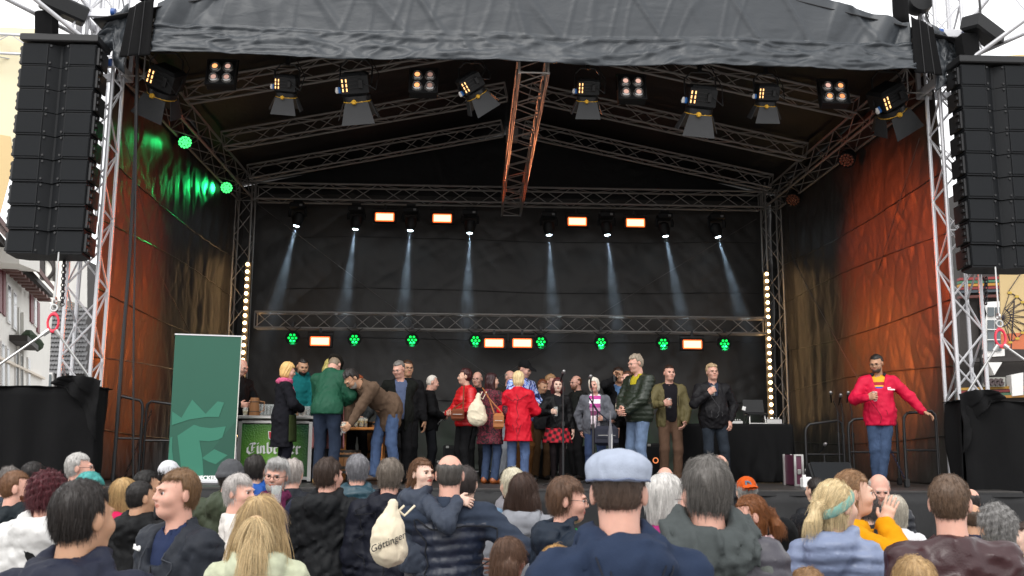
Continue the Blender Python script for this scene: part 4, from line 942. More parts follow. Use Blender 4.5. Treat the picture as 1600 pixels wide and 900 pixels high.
# yellow printed banners on both sides
M_YEL = mat('banner_yellow', (.70, .52, .26), .7, 0, .1, .4)
M_YELP = mat('banner_pale', (.80, .72, .50), .7, 0, .08, .4)
M_LINE = mat('print_line', (.05, .045, .06), .6); M_ORA = mat('banner_orange', (.62, .17, .07), .65)
yb = thing('printed_banner', 'yellow banner printed with a ferris wheel hanging at the far right edge', 'banner', W(1562, 545, 19.5)); YO = Vector(yb.location)
flat([(1562, 425), (1680, 425), (1680, 547), (1565, 545)], 19.5, .03, 'banner_cloth', M_YEL, yb, YO)
flat([(1564.3, 522), (1680, 514), (1680, 547), (1565, 545)], 19.49, .008, 'orange_field', M_ORA, yb, YO)
cx, cy = 1565, 496
def ln(p, q, w=.008): return MB().tube([Vector(W(*p, 19.485)) - YO, Vector(W(*q, 19.485)) - YO], w, 4).build('printed_line', M_LINE, yb)
for k in range(9):
    a = -1.25 + k * .31; p = (cx + 14 * math.cos(a), cy + 14 * math.sin(a)); q = (cx + 41 * math.cos(a), cy + 41 * math.sin(a)); a2 = a + .31
    ln((cx, cy), q, .007); ln(p, (cx + 14 * math.cos(a2), cy + 14 * math.sin(a2)), .01)
    if k < 8: ln(q, (cx + 41 * math.cos(a2), cy + 41 * math.sin(a2)), .01); ln(p, (cx + 41 * math.cos(a2), cy + 41 * math.sin(a2)), .006)
    flat([(q[0] - 3, q[1] - 1.5), (q[0] + 3, q[1] - 1.5), (q[0] + 3, q[1] + 2), (q[0] - 3, q[1] + 2)], 19.47, .01, 'printed_gondola', mat('print_gold', (.62, .42, .06), .6), yb, YO)
ln((1576, 455), (1610, 405)); ln((1585, 470), (1580, 545), .012)
yl = thing('printed_banner', 'pale yellow banner hanging behind the left speaker column', 'banner', W(10, 300, 17.6)); YO2 = Vector(yl.location)
flat([(-60, 40), (82, 46), (58, 150), (14, 240), (-60, 440)], 17.6, .03, 'banner_cloth', M_YELP, yl, YO2)
flat([(-60, 200), (16, 213), (22, 252), (-12, 380), (-60, 440)], 17.59, .008, 'yellow_field', M_YEL, yl, YO2)
yr = thing('printed_banner', 'strip of yellow banner behind the right speaker hoist', 'banner', W(1580, 100, 17.4)); YO3 = Vector(yr.location)
flat([(1560, 88), (1690, 78), (1690, 230), (1570, 230)], 17.4, .03, 'banner_cloth', M_YEL, yr, YO3)
# ------------------------------------------------------------------ people: smooth implicit bodies turned into meshes
def axis(lo, hi, step, fine=None):
    if not fine: return np.linspace(lo, hi, max(4, int(round((hi - lo) / step)) + 1))
    a, b, fs = fine; a = max(a, lo); b = min(b, hi)
    L = np.linspace(lo, a, max(2, int(math.ceil((a - lo) / step)) + 1))[:-1] if a > lo else np.array([])
    Mi = np.linspace(a, b, int(math.ceil((b - a) / fs)) + 1)
    Rr = np.linspace(b, hi, max(2, int(math.ceil((hi - b) / step)) + 1))[1:] if hi > b else np.array([])
    return np.concatenate([L, Mi, Rr])
class Field:
    def __init__(s, xs, ys, zs):
        s.x, s.y, s.z = (np.asarray(q, np.float32) for q in (xs, ys, zs)); s.F = np.full((len(s.x), len(s.y), len(s.z)), 1.0, np.float32)
    def win(s, lo, hi):
        r = []
        for a, l, h in zip((s.x, s.y, s.z), lo, hi): r.append(slice(max(0, int(np.searchsorted(a, l)) - 1), int(np.searchsorted(a, h)) + 1))
        return tuple(r)
    def pts(s, w): return s.x[w[0]][:, None, None], s.y[w[1]][None, :, None], s.z[w[2]][None, None, :]
    def mix(s, w, d, k, op):
        A = s.F[w]
        if A.size == 0: return
        if op == 'u':
            h = np.maximum(k - np.abs(A - d), 0) / k; s.F[w] = np.minimum(A, d) - h * h * k * .25
        elif op == 's':
            d = -d; h = np.maximum(k - np.abs(A - d), 0) / k; s.F[w] = np.maximum(A, d) + h * h * k * .25
    def cap(s, a, b, ra, rb, k=.03, op='u', fw=None, sy=1.):
        a = np.array(a, float); b = np.array(b, float); R = max(ra, rb) * max(1, sy) + k + .06
        w = s.win(np.minimum(a, b) - R, np.maximum(a, b) + R); X, Y, Z = s.pts(w); X, Y, Z = X - a[0], Y - a[1], Z - a[2]; d = b - a
        if fw is not None:
            q = (X * fw[0] + Y * fw[1] + Z * fw[2]) * (1 / sy - 1); X, Y, Z = X + q * fw[0], Y + q * fw[1], Z + q * fw[2]
            dq = np.dot(d, fw) * (1 / sy - 1); d = d + np.array(fw) * dq
        t = np.clip((X * d[0] + Y * d[1] + Z * d[2]) / (np.dot(d, d) + 1e-9), 0, 1)
        D = np.sqrt((X - t * d[0]) ** 2 + (Y - t * d[1]) ** 2 + (Z - t * d[2]) ** 2) - (ra + (rb - ra) * t)
        s.mix(w, D * (min(1, sy) if fw is not None else 1), k, op)
    def ell(s, c, r, k=.03, op='u', R=None):
        c = np.array(c, float); m = max(r) + k + .06; w = s.win(c - m, c + m); X, Y, Z = s.pts(w); X, Y, Z = X - c[0], Y - c[1], Z - c[2]
        if R is not None: X, Y, Z = (X * R[0, i] + Y * R[1, i] + Z * R[2, i] for i in range(3))
        k0 = np.sqrt((X / r[0]) ** 2 + (Y / r[1]) ** 2 + (Z / r[2]) ** 2); k1 = np.sqrt((X / r[0] ** 2) ** 2 + (Y / r[1] ** 2) ** 2 + (Z / r[2] ** 2) ** 2) + 1e-6
        s.mix(w, k0 * (k0 - 1) / k1, k, op)
    def torus(s, c, R0, r, k=.02, R=None, sx=1., sy=1., sz=1., op='u'):
        c = np.array(c, float); m = (R0 + r) * max(sx, sy) + k + .06; w = s.win(c - m, c + m); X, Y, Z = s.pts(w); X, Y, Z = X - c[0], Y - c[1], Z - c[2]
        if R is not None: X, Y, Z = (X * R[0, i] + Y * R[1, i] + Z * R[2, i] for i in range(3))
        q = np.sqrt((X / sx) ** 2 + (Y / sy) ** 2) - R0; s.mix(w, np.sqrt(q * q + (Z / sz) ** 2) - r, k, op)
    def full(s): return s.x[:, None, None], s.y[None, :, None], s.z[None, None, :]
def nets(f):
    F = f.F; ax = (f.x, f.y, f.z); ins = F < 0; n = [k - 1 for k in F.shape]
    P = np.zeros(n + [3], np.float32); cnt = np.zeros(n, np.float32); cross = []
    for a in range(3):
        s0 = [slice(None)] * 3; s1 = [slice(None)] * 3; s0[a] = slice(0, -1); s1[a] = slice(1, None); s0, s1 = tuple(s0), tuple(s1)
        cr = ins[s0] != ins[s1]; cross.append(cr); A, B = F[s0], F[s1]
        idx = np.nonzero(cr); t = A[idx] / (A[idx] - B[idx]); pos = np.empty((len(t), 3), np.float32)
        for b in range(3): pos[:, b] = ax[b][idx[b]]
        pos[:, a] += t * (ax[a][idx[a] + 1] - ax[a][idx[a]])
        o = [b for b in range(3) if b != a]
        for d0 in (0, 1):
            for d1 in (0, 1):
                c = [None] * 3; c[a] = idx[a]; c[o[0]] = idx[o[0]] - d0; c[o[1]] = idx[o[1]] - d1
                ok = (c[o[0]] >= 0) & (c[o[1]] >= 0) & (c[o[0]] < n[o[0]]) & (c[o[1]] < n[o[1]])
                ci = tuple(q[ok] for q in c); np.add.at(P, ci, pos[ok]); np.add.at(cnt, ci, 1)
    act = cnt > 0; vid = np.full(n, -1, np.int32); vid[act] = np.arange(act.sum()); V = P[act] / cnt[act][:, None]; Q = []
    for a in range(3):
        o = [(a + 1) % 3, (a + 2) % 3]; idx = np.nonzero(cross[a]); sg = ins[idx]
        ok = (idx[o[0]] > 0) & (idx[o[1]] > 0) & (idx[o[0]] < F.shape[o[0]] - 1) & (idx[o[1]] < F.shape[o[1]] - 1)
        idx = tuple(q[ok] for q in idx); sg = sg[ok]; q = []
        for d0, d1 in ((1, 1), (0, 1), (0, 0), (1, 0)):
            c = [None] * 3; c[a] = idx[a]; c[o[0]] = idx[o[0]] - d0; c[o[1]] = idx[o[1]] - d1; q.append(vid[tuple(c)])
        q = np.stack(q, 1); q[~sg] = q[~sg][:, ::-1]; Q.append(q)
    return V, np.concatenate(Q)
def np_mesh(name, V, Q, mats, mi=None):
    me = bpy.data.meshes.new(name); me.vertices.add(len(V)); me.vertices.foreach_set('co', np.ascontiguousarray(V, np.float32).ravel())
    me.loops.add(Q.size); me.loops.foreach_set('vertex_index', np.ascontiguousarray(Q, np.int32).ravel())
    me.polygons.add(len(Q)); me.polygons.foreach_set('loop_start', np.arange(0, Q.size, 4, dtype=np.int32)); me.polygons.foreach_set('loop_total', np.full(len(Q), 4, np.int32))
    for m in mats: me.materials.append(m)
    if mi is not None: me.polygons.foreach_set('material_index', mi.astype(np.int32))
    me.update(calc_edges=True); me.shade_smooth(); return me
def folds(f, amp, wl, seed):
    """soft cloth creases added to the field"""
    r = np.random.RandomState(seed); X, Y, Z = f.full(); a = 0
    for i in range(4):
        k = r.normal(size=3); k /= np.linalg.norm(k); k *= np.array([1, 1, .75]) * 2 * PI / (wl * r.uniform(.6, 1.5)); ph = r.uniform(0, 6)
        wv = np.sin(X * k[0] + Y * k[1] + Z * k[2] + ph + 1.2 * np.sin(Z * 2 * PI / (wl * 2.3) + X * 9 + ph)); a = a + (1 - 2 * np.abs(wv)) * .5 + wv * .3
    f.F += (a * amp * .5).astype(np.float32)

def crease(m, sc_=7., dist=.03):
    """soft folds on top of the weave"""
    if m.get('creased'): return m
    m['creased'] = 1; t = m.node_tree; b = t.nodes['Principled BSDF']; tc = next(n for n in t.nodes if n.type == 'TEX_COORD')
    n = t.nodes.new('ShaderNodeTexNoise'); n.inputs['Scale'].default_value = sc_; n.inputs['Detail'].default_value = 3; n.inputs['Distortion'].default_value = 1.6; n.noise_type = 'RIDGED_MULTIFRACTAL'
    mp = t.nodes.new('ShaderNodeMapping'); mp.inputs['Scale'].default_value = (1, 1, .55); mp.inputs['Rotation'].default_value = (.3, .4, .2); t.links.new(tc.outputs['Object'], mp.inputs[0]); t.links.new(mp.outputs[0], n.inputs['Vector'])
    bp = t.nodes.new('ShaderNodeBump'); bp.inputs['Strength'].default_value = .7; bp.inputs['Distance'].default_value = dist; t.links.new(n.outputs['Fac'], bp.inputs['Height'])
    if b.inputs['Normal'].links: t.links.new(b.inputs['Normal'].links[0].from_socket, bp.inputs['Normal'])
    t.links.new(bp.outputs[0], b.inputs['Normal']); return m
def fabric(kind, c):
    m = fabric0(kind, c)
    return crease(m, 9 if kind == 'puffer' else 6, .012 if kind in ('knit', 'puffer') else .034)
def fabric0(kind, c):
    if kind == 'leather': return mat('leather', c, .36, 0, .18, 14, .35, 160, spec=.5, bdist=.003)
    if kind == 'puffer': return mat('quilted_nylon', c, .45, 0, .12, 18, .35, 45, bdist=.006)
    if kind == 'shell': return mat('shell_fabric', c, .62, 0, .12, 14, .3, 60, spec=.22, bdist=.005)
    if kind == 'denim':
        g = sum(col3(c)) / 3; c = tuple(x * .62 + g * .38 for x in col3(c))
        return mat('denim', c, .88, 0, .32, 16, .4, 240, spec=.15)
    if kind == 'knit': return mat('knit', c, .95, 0, .15, 40, .6, 220, spec=.2)
    if kind in ('plaid', 'stripes', 'brocade', 'splash', 'rainbow'):
        key = (kind, c)
        if key in MATS: return MATS[key]
        m = bpy.data.materials.new(kind + '_cloth'); m.use_nodes = True; t = m.node_tree; b = t.nodes['Principled BSDF']; b.inputs['Roughness'].default_value = .8
        tc = t.nodes.new('ShaderNodeTexCoord'); rp = t.nodes.new('ShaderNodeValToRGB'); rp.color_ramp.interpolation = 'CONSTANT' if kind in ('stripes', 'rainbow') else 'LINEAR'
        def ramp(cs):
            e = rp.color_ramp.elements
            while len(e) < len(cs): e.new(.5)
            for i, (p, q) in enumerate(cs): e[i].position = p; e[i].color = col3(q) + (1,)
        if kind in ('stripes', 'rainbow'):
            sx = t.nodes.new('ShaderNodeSeparateXYZ'); mr = t.nodes.new('ShaderNodeMapRange'); z0, z1 = (.95, 1.45) if kind == 'stripes' else (1.12, 1.5)
            mr.inputs[1].default_value = z0; mr.inputs[2].default_value = z1; t.links.new(tc.outputs['Object'], sx.inputs[0]); t.links.new(sx.outputs['Z'], mr.inputs[0]); t.links.new(mr.outputs[0], rp.inputs[0])
            ramp([(0, '#e6d6de'), (.06, '#6b2a52'), (.2, '#b98aa8'), (.3, '#a03a80'), (.42, '#e8dde6'), (.55, '#b8408f'), (.66, '#eae2ea'), (.8, '#b03a88')] if kind == 'stripes' else [(0, '#c01830'), (.3, '#d8a020'), (.5, '#e8e8e8'), (.58, '#2450b0'), (.72, '#e0a828'), (.78, '#a01028'), (.9, '#e0a020')])
        elif kind == 'plaid':
            wx = t.nodes.new('ShaderNodeTexWave'); wx.inputs['Scale'].default_value = 4.2; wx.bands_direction = 'X'; wz = t.nodes.new('ShaderNodeTexWave'); wz.inputs['Scale'].default_value = 4.2; wz.bands_direction = 'Z'
            mp = t.nodes.new('ShaderNodeMapping'); mp.inputs['Rotation'].default_value = (0, .5, 0); t.links.new(tc.outputs['Object'], mp.inputs[0]); t.links.new(mp.outputs[0], wx.inputs[0]); t.links.new(mp.outputs[0], wz.inputs[0])
            ma = t.nodes.new('ShaderNodeMath'); ma.operation = 'ADD'; t.links.new(wx.outputs['Fac'], ma.inputs[0]); t.links.new(wz.outputs['Fac'], ma.inputs[1]); mh = t.nodes.new('ShaderNodeMath'); mh.operation = 'MULTIPLY'; mh.inputs[1].default_value = .5
            t.links.new(ma.outputs[0], mh.inputs[0]); t.links.new(mh.outputs[0], rp.inputs[0]); ramp([(.15, '#150a0c'), (.45, '#7a1420'), (.75, '#c41c30')])
        else:
            n = t.nodes.new('ShaderNodeTexNoise'); n.inputs['Scale'].default_value = 16 if kind == 'brocade' else 7; n.inputs['Distortion'].default_value = 2.5; t.links.new(tc.outputs['Object'], n.inputs[0]); t.links.new(n.outputs['Fac'], rp.inputs[0])
            ramp([(.42, '#1a1014'), (.5, '#551826'), (.58, '#6e2030')] if kind == 'brocade' else [(.35, '#101430'), (.45, '#2a3fa0'), (.52, '#d0d8f0'), (.6, '#5088d8'), (.7, '#6a3aa0')])
        t.links.new(rp.outputs[0], b.inputs['Base Color']); MATS[key] = m; return m
    return mat('cloth', c, .9, 0, .14, 22, .35, 190, spec=.18)
def hair_mat(c, shine=.42):
    key = ('hair', c)
    if key in MATS: return MATS[key]
    m = mat('hair', c, shine, 0, .45, 60, .55, 90, spec=.4, stretch=(2.2, 2.2, .22), bdist=.006); return m
def skin_mat(c):
    key = ('skinx', c)
    if key in MATS: return MATS[key]
    m = mat('skin', c, .5, 0, .17, 22, .12, 160, spec=.35, bdist=.002); b = m.node_tree.nodes['Principled BSDF']
    b.inputs['Subsurface Weight'].default_value = .12; b.inputs['Subsurface Radius'].default_value = (.012, .005, .003); b.inputs['Subsurface Scale'].default_value = 1.0
    MATS[key] = m; return m
SK = {'fair': '#cda48f', 'pink': '#cb9b89', 'tan': '#b48a6e', 'pale': '#d8b5a3'}

# hands, once per pose
HANDS = {}
def hand_mesh(pose, left):
    if (pose, left) in HANDS: return HANDS[(pose, left)]
    f = Field(axis(-.075, .105, .0062), axis(-.10, .045, .0062), axis(-.05, .215, .0062))
    f.cap((0, 0, -.03), (0, 0, .02), .027, .027, .01); f.ell((0, 0, .05), (.043, .0175, .052), .02); f.cap((-.03, 0, .085), (.03, 0, .088), .012, .0125, .02)
    cu = {'relax': (18, 28, 22), 'grip': (42, 62, 42), 'flat': (4, 5, 5), 'fist': (75, 85, 60)}[pose]
    for i, (x, L, sp) in enumerate(((-.032, .060, -8), (-.0115, .074, -3), (.0095, .078, 2), (.0305, .070, 7))):
        p = np.array([x, 0, .088 - .006 * (i in (0,))]); ang = 0; var = 1 + .12 * ((i * 7) % 3 - 1); r = .0098 - .0008 * (i == 0)
        for q, (l, c) in enumerate(zip((.45, .31, .24), cu)):
            ang += math.radians(c * var); d = np.array([math.sin(math.radians(sp)) * math.cos(ang), -math.sin(ang), math.cos(ang)]); e = p + d * L * l * 1.12
            f.cap(p, e, r, r * .93, .004); p = e; r *= .92
    t0 = np.array([.034, -.004, .022]); d1 = np.array([.75, -.30, .6]) if pose != 'grip' else np.array([.5, -.75, .5]); d1 /= np.linalg.norm(d1); d2 = d1 * .6 + np.array([.0, -.25 if pose != 'grip' else -.5, .7]); d2 /= np.linalg.norm(d2)
    f.cap(t0, t0 + d1 * .042, .0145, .0115, .012); f.cap(t0 + d1 * .042, t0 + d1 * .042 + d2 * .034, .0115, .0092, .005)
    V, Q = nets(f)
    if left: V = V * np.array([1, -1, 1], np.float32); Q = Q[:, ::-1]
    HANDS[(pose, left)] = (V, Q); return V, Q
def ik(S, T, l1, l2, pole):
    d = T - S; L = np.linalg.norm(d)
    if L > (l1 + l2) * .995: T = S + d / L * (l1 + l2) * .995; d = T - S; L = np.linalg.norm(d)
    u = d / L; a = (l1 * l1 - l2 * l2 + L * L) / (2 * L); h = math.sqrt(max(0, l1 * l1 - a * a)); p = pole - u * np.dot(pole, u); p /= np.linalg.norm(p) + 1e-9
    return S + u * a + p * h, T
ARM = {  # right-hand wrist (x is mirrored for the left): position, hand pose, finger direction, thumb direction, elbow pole
    'down': ((-.27, -.02, .84), 'relax', (-.05, -.1, -1), (.2, -1, 0), (-.3, 1, 0)),
    'hold': ((-.16, -.27, 1.16), 'grip', (.75, -.6, .15), (0, -.1, 1), (-.9, .4, -.7)),
    'mid': ((-.13, -.24, 1.06), 'grip', (.8, -.5, .0), (0, -.1, 1), (-.9, .5, -.5)),
    'high': ((-.13, -.22, 1.30), 'grip', (.6, -.4, .6), (.3, -.2, 1), (-.9, .2, -.9)),
    'pocket': ((-.235, -.03, .93), 'relax', (.1, -.4, -1), (.6, -.6, 0), (-1, .8, 0)),
    'ear': ((-.135, -.12, 1.56), 'grip', (.15, .2, 1), (.6, .5, .3), (-1, -.3, -.5)),
    'front': ((-.07, -.27, .98), 'relax', (.8, -.4, -.2), (.1, -.4, 1), (-1, .4, -.3)),
    'reach': ((-.14, -.40, 1.12), 'grip', (.2, -1, .1), (0, -.1, 1), (-.6, .4, -1)),
    'back': ((-.24, .10, .88), 'relax', (.2, .1, -1), (.4, -1, 0), (-1, .6, 0)),
}
def V3(R, p): return np.array(R @ Vector(p))
PEOPLE = {}
def person(label, px, py, y, a=0, head=(0, 0, 0), hair=('short', '#2a211c'), skin='fair', top=('shell', '#20242a'), legs=('denim', '#2d3b52'), arms=('down', 'down'), lean=(0, 0, 0), bw=1.0, belly=0.0, fem=False,
           base=SZ, H=None, res=1.0, hood=None, collar=True, opened=None, shirt=None, hem=.86, t=.022, beard=None, glasses=None, hat=None, stance=None, scarf=None, flare=0., skirt=None, eyes=None, shoe='#1c1a19', group=None, face=True, upper=False, sleeve=None, yoke=None, key=None, tshirt=False):
    rng = abs(hash(label)) % 1000 if False else sum(ord(c) * (i + 1) for i, c in enumerate(label)) % 9973
    P0 = np.array([0, 0, .95]); U = Matrix.Rotation(math.radians(lean[2]), 3, 'Z') @ Matrix.Rotation(math.radians(lean[1]), 3, 'Y') @ Matrix.Rotation(math.radians(lean[0]), 3, 'X')
    up = lambda p: P0 + V3(U, np.array(p, float) - P0); UN = np.array(U); fwU = UN @ np.array([0, 1, 0])
    Hd = Matrix.Rotation(math.radians(head[0] + lean[2]), 3, 'Z') @ Matrix.Rotation(math.radians(head[1] + lean[0] * .35), 3, 'X') @ Matrix.Rotation(math.radians(head[2]), 3, 'Y'); HN = np.array(Hd)
    nb_ = up((0, .02, 1.45)); hc = up((0, .0, 1.525)) + HN @ np.array([0, -.012, .105]); hp = lambda p: hc + HN @ np.array(p, float)
    sw = (.158 if fem else .172) * bw; S = {1: up((sw, .015, 1.385)), -1: up((-sw, .015, 1.385))}; arm = {}
    for sd, spec in ((1, arms[0]), (-1, arms[1])):
        q = ARM[spec] if isinstance(spec, str) else spec
        mx = np.array([-sd, 1, 1]); loc_up = (not isinstance(spec, str) and len(q) > 5)
        T = np.array(q[0], float) * mx
        if isinstance(spec, str) or not loc_up: T = up(T) if abs(lean[0]) < 40 else T
        fd, th, po = (np.array(v, float) * mx for v in q[2:5]); E_, T = ik(S[sd], T, .285, .255, po); arm[sd] = (E_, T, q[1], fd, th)
    top_local = hp((0, .02, .117)) + np.array([0, 0, .012 if hair and hair[0] not in ('bald', 'buzz') else 0])
    tgt = np.array(W(px, py, y)); Rz = np.array(Matrix.Rotation(math.radians(a), 3, 'Z'))
    s = (tgt[2] - base) / top_local[2] if H is None else H / 1.75
    if H is not None: base = tgt[2] - s * top_local[2]
    off = Rz @ (top_local * s); loc = (tgt[0] - off[0], tgt[1] - off[1], base)
    root = thing('person', label, 'person', loc, math.radians(a), group); PEOPLE[key or label] = (root, s, arm, hp, up)
    root['height_m'] = round(s * 1.75, 2); del root['height_m']
    if not .84 * 1.75 < s * 1.75 < 1.98 and H is None: print('CHECK HEIGHT', label, round(s * 1.75, 2), 'y', y)
    near = res < .9; hs = .0068 if near else .0095; cs = .0145 if near else .0185
    SKM = skin_mat(SK.get(skin, skin)); sc3 = lambda V: V * s
    def out(f, name, mats, par=root, extra=None, mif=None):
        V, Q = nets(f)
        mi = mif(V[Q].mean(1)) if mif else None
        if extra:
            for EV, EQ in extra:
                if mi is not None: mi = np.concatenate([mi, np.zeros(len(EQ), int)])
                Q = np.concatenate([Q, EQ + len(V)]); V = np.concatenate([V, EV])
        o = link(name, np_mesh(name, sc3(V), Q, mats, mi), par); return o
    # ---- body: one skin surface from head to feet, hands joined at the wrists
    allp = np.array([hc, S[1], S[-1], arm[1][0], arm[-1][0], arm[1][1], arm[-1][1], [0, 0, .1], [.2, 0, .9], [-.2, 0, .9]])
    lo, hi = allp.min(0) - .17, allp.max(0) + .17; lo[2] = .6 if upper else -.02
    ankL, ankR = (np.array(k, float) for k in (stance or ((.10, .0, .09), (-.10, .02, .09))))
    lo[:2] = np.minimum(lo[:2], np.minimum(ankL[:2], ankR[:2]) - .2); hi[:2] = np.maximum(hi[:2], np.maximum(ankL[:2], ankR[:2]) + .2)
    hr_ = .135
    f = Field(*(axis(lo[i], hi[i], .03, (hc[i] - hr_, hc[i] + hr_, hs)) for i in range(3)))
    kn = {}
    for sd, an in ((1, ankL), (-1, ankR)):
        hj = np.array([sd * .088, 0, .93]); k_, a2 = ik(hj, an, .43, .42, np.array([sd * .15, -1, 0])); kn[sd] = (hj, k_, a2)
        if not upper: f.cap(hj, k_, .078, .052, .03); f.cap(k_, a2, .05, .036, .02)
    f.ell((0, .01, .97), (.13, .085, .10), .06); f.ell(up((0, 0, 1.12)), (.125 * bw, .085, .16), .06); f.ell(up((0, 0, 1.28)), (.15 * bw, .095, .17), .06, 'u', UN); f.cap(S[-1] * .75 + S[1] * .25, S[1] * .75 + S[-1] * .25, .045, .045, .05)
    for sd in (1, -1): f.cap(S[sd], arm[sd][0], .045, .038, .03); f.cap(arm[sd][0], arm[sd][1], .037, .027, .02)
    nr = .050 if fem else .059
    f.cap(nb_ - np.array([0, 0, .02]), hp((0, .018, -.055)), nr + .008, nr - .002, .035)
    f.ell(hp((0, .016, .030)), (.0750, .089, .086), .01, 'u', HN); f.ell(hp((0, -.028, -.028)), (.0625, .068, .084), .035, 'u', HN)
    f.ell(hp((0, -.05, -.086)), (.036 if fem else .043, .04, .029), .03, 'u', HN)
    if face:
        f.ell(hp((0, -.084, .026)), (.05, .015, .011), .018, 'u', HN)
        for sd in (1, -1):
            f.ell(hp((sd * .040, -.063, -.026)), (.025, .028, .026), .025, 'u', HN); f.ell(hp((sd * .031, -.103, .004)), (.017, .016, .0095), .012, 's', HN)
        f.cap(hp((0, -.094, .012)), hp((0, -.1085, -.02)), .008, .0118, .012); f.cap(hp((-.012, -.102, -.024)), hp((.012, -.102, -.024)), .008, .008, .008)
        f.ell(hp((0, -.091, -.050)), (.021, .012, .0055), .006, 'u', HN); f.ell(hp((0, -.089, -.061)), (.018, .012, .006), .006, 'u', HN)
    for sd in (1, -1): f.ell(hp((sd * .0775, .016, -.006)), (.009, .021, .032), .008, 'u', HN @ np.array(Matrix.Rotation(sd * .35, 3, 'Z')))
    ex = []
    for sd in (1, -1):
        E_, T, pose, fd, th = arm[sd]; z = fd / np.linalg.norm(fd); x = th - z * np.dot(th, z); x /= np.linalg.norm(x); M = np.stack([x, np.cross(z, x), z], 1)
        HV, HQ = hand_mesh(pose, sd > 0); ex.append((((HV * (.9 if fem else 1.02)) @ M.T + T).astype(np.float32), HQ))
    def lips(c):
        q = (c - hc) @ HN; return (((q[:, 0] / .023) ** 2 + ((q[:, 2] + .0555) / .0115) ** 2 < 1) & (q[:, 1] < -.083)).astype(int)
    body = out(f, 'body', [SKM, mat('lips', '#a8554e' if fem else '#b0705f', .45)], root, ex, lips if face else None)
    # ---- eyes, brows
    if face and eyes is not False:
        for sd in (1, -1):
            mb = MB(); mb.lathe([(.001, -.0115), (.006, -.0098), (.0102, -.005), (.0115, 0), (.0102, .005), (.001, .0115)], (0, 0, 0), 10, rot('X', 90))
            me = mb.mesh('eye', [mat('eye_white', (.62, .58, .55), .25), mat('iris', (.03, .022, .018), .2)], 'all')
            for p in me.polygons:
                if Vector(p.center).y < -.0065: p.material_index = 1
            e = link('eye', me, root); e.matrix_basis = Matrix.Translation(Vector(hp((sd * .031, -.0815, .0035)) * s)) @ Hd.to_4x4() @ Matrix.Scale(s, 4)
            MB().tube([hp((sd * .014, -.099, .019)) * s, hp((sd * .031, -.0985, .025)) * s, hp((sd * .048, -.085, .019)) * s], [.002 * s, .003 * s, .0015 * s], 6).build('eyebrow', hair_mat(hair[1] if hair else '#4a3a30'), root, True)
            MB().tube([hp((sd * .019, -.0935, .006)) * s, hp((sd * .031, -.0955, .0115)) * s, hp((sd * .043, -.088, .006)) * s], .0016 * s, 5).build('eyelid', mat('eyelid', '#5e4238', .5), root, True)
    # ---- hair
    ho = None
    if hair and hair[0] != 'none':
        st_, hcol = hair[0], hair[1]; tail = {'long': .42, 'ponytail': .38, 'mid': .2}.get(st_, .1)
        lo2, hi2 = hc - .16, hc + .165; lo2[2] -= tail; hi2[1] += .1 if st_ in ('ponytail', 'long') else 0
        f = Field(*(axis(lo2[i], hi2[i], hs * 1.05) for i in range(3))); X, Y, Z = f.full()
        q = [(X - hc[0]) * HN[0, i] + (Y - hc[1]) * HN[1, i] + (Z - hc[2]) * HN[2, i] for i in range(3)]; hx, hy, hz = q
        th = {'short': .008, 'buzz': .003, 'bald': .005, 'bob': .016, 'long': .013, 'mid': .014, 'ponytail': .009, 'curly': .018, 'full': .012, 'thin': .006, 'tuft': .013, 'cropped': .005}[st_]
        f.ell(hp((0, .017, .034)), (.0750 + th, .089 + th, .086 + th * 1.15), .01, 'u', HN)
        nape = {'short': -.068, 'buzz': -.048, 'bald': -.065, 'bob': -.125, 'long': -.3, 'mid': -.2, 'ponytail': -.075, 'curly': -.085, 'full': -.085, 'thin': -.07, 'tuft': -.06, 'cropped': -.065}[st_]
        if st_ in ('short', 'full', 'curly', 'ponytail', 'tuft', 'cropped', 'thin', 'buzz', 'bald'): f.ell(hp((0, .034, -.03)), (.060 + th, .058 + th, .058 + th * .5), .03, 'u', HN)
        if st_ == 'bob': f.ell(hp((0, .016, -.045)), (.088, .088, .082), .03, 'u', HN)
        if st_ in ('long', 'mid'):
            f.ell(hp((0, .022, -.05)), (.086, .082, .10), .03, 'u', HN); L = -.36 if st_ == 'long' else -.17
            for dx in (-.075, -.038, 0, .038, .075): f.cap(hp((dx, .055 - abs(dx) * .4, -.05)), hc + np.array([dx * 1.1, (.125 if st_ == 'long' else .07) - abs(dx) * .3, L * (1 - abs(dx) * 1.2)]), .042, .022, .05)
        if st_ == 'ponytail':
            f.ell(hp((0, .125, .005)), (.028, .028, .028), .02, 'u', HN); f.cap(hp((0, .135, .0)), hp((.01, .165, -.10)), .03, .04, .02); f.cap(hp((.01, .165, -.10)), hp((.02, .13, -.33)), .04, .014, .02)
        if st_ == 'tuft': f.ell(hp((.0, -.05, .105)), (.06, .05, .025), .03, 'u', HN)
        up_line = .066 if st_ not in ('thin', 'long', 'mid', 'bob') else .085 if st_ == 'thin' else .068
        keepA = up_line - hz - .28 * hy * (hy > 0) + .35 * np.abs(hx) * (0 if st_ == 'bob' else .25)
        front = {'bob': -.045, 'long': -.03, 'mid': -.035, 'full': -.012, 'curly': -.02, 'ponytail': -.01}.get(st_, .0)
        keepB = np.maximum(front - hy - .12 * np.maximum(hz, 0), nape - hz)
        keep = np.minimum(keepA, keepB)
        if st_ == 'bald': keep = np.maximum(np.maximum(-.008 - hy, nape - hz), hz - .064 + .004 * np.sin(hx * 120 + hy * 90))
        if st_ == 'thin': keep = np.maximum(keep, -(hy + .06))
        if st_ not in ('long', 'mid', 'bob'):
            for sd in (1, -1):
                ear = np.sqrt(((hx - sd * .085) / .03) ** 2 + ((hy - .012) / .024) ** 2 + ((hz + .008) / .034) ** 2) - 1; keep = np.maximum(keep, -ear * .024)
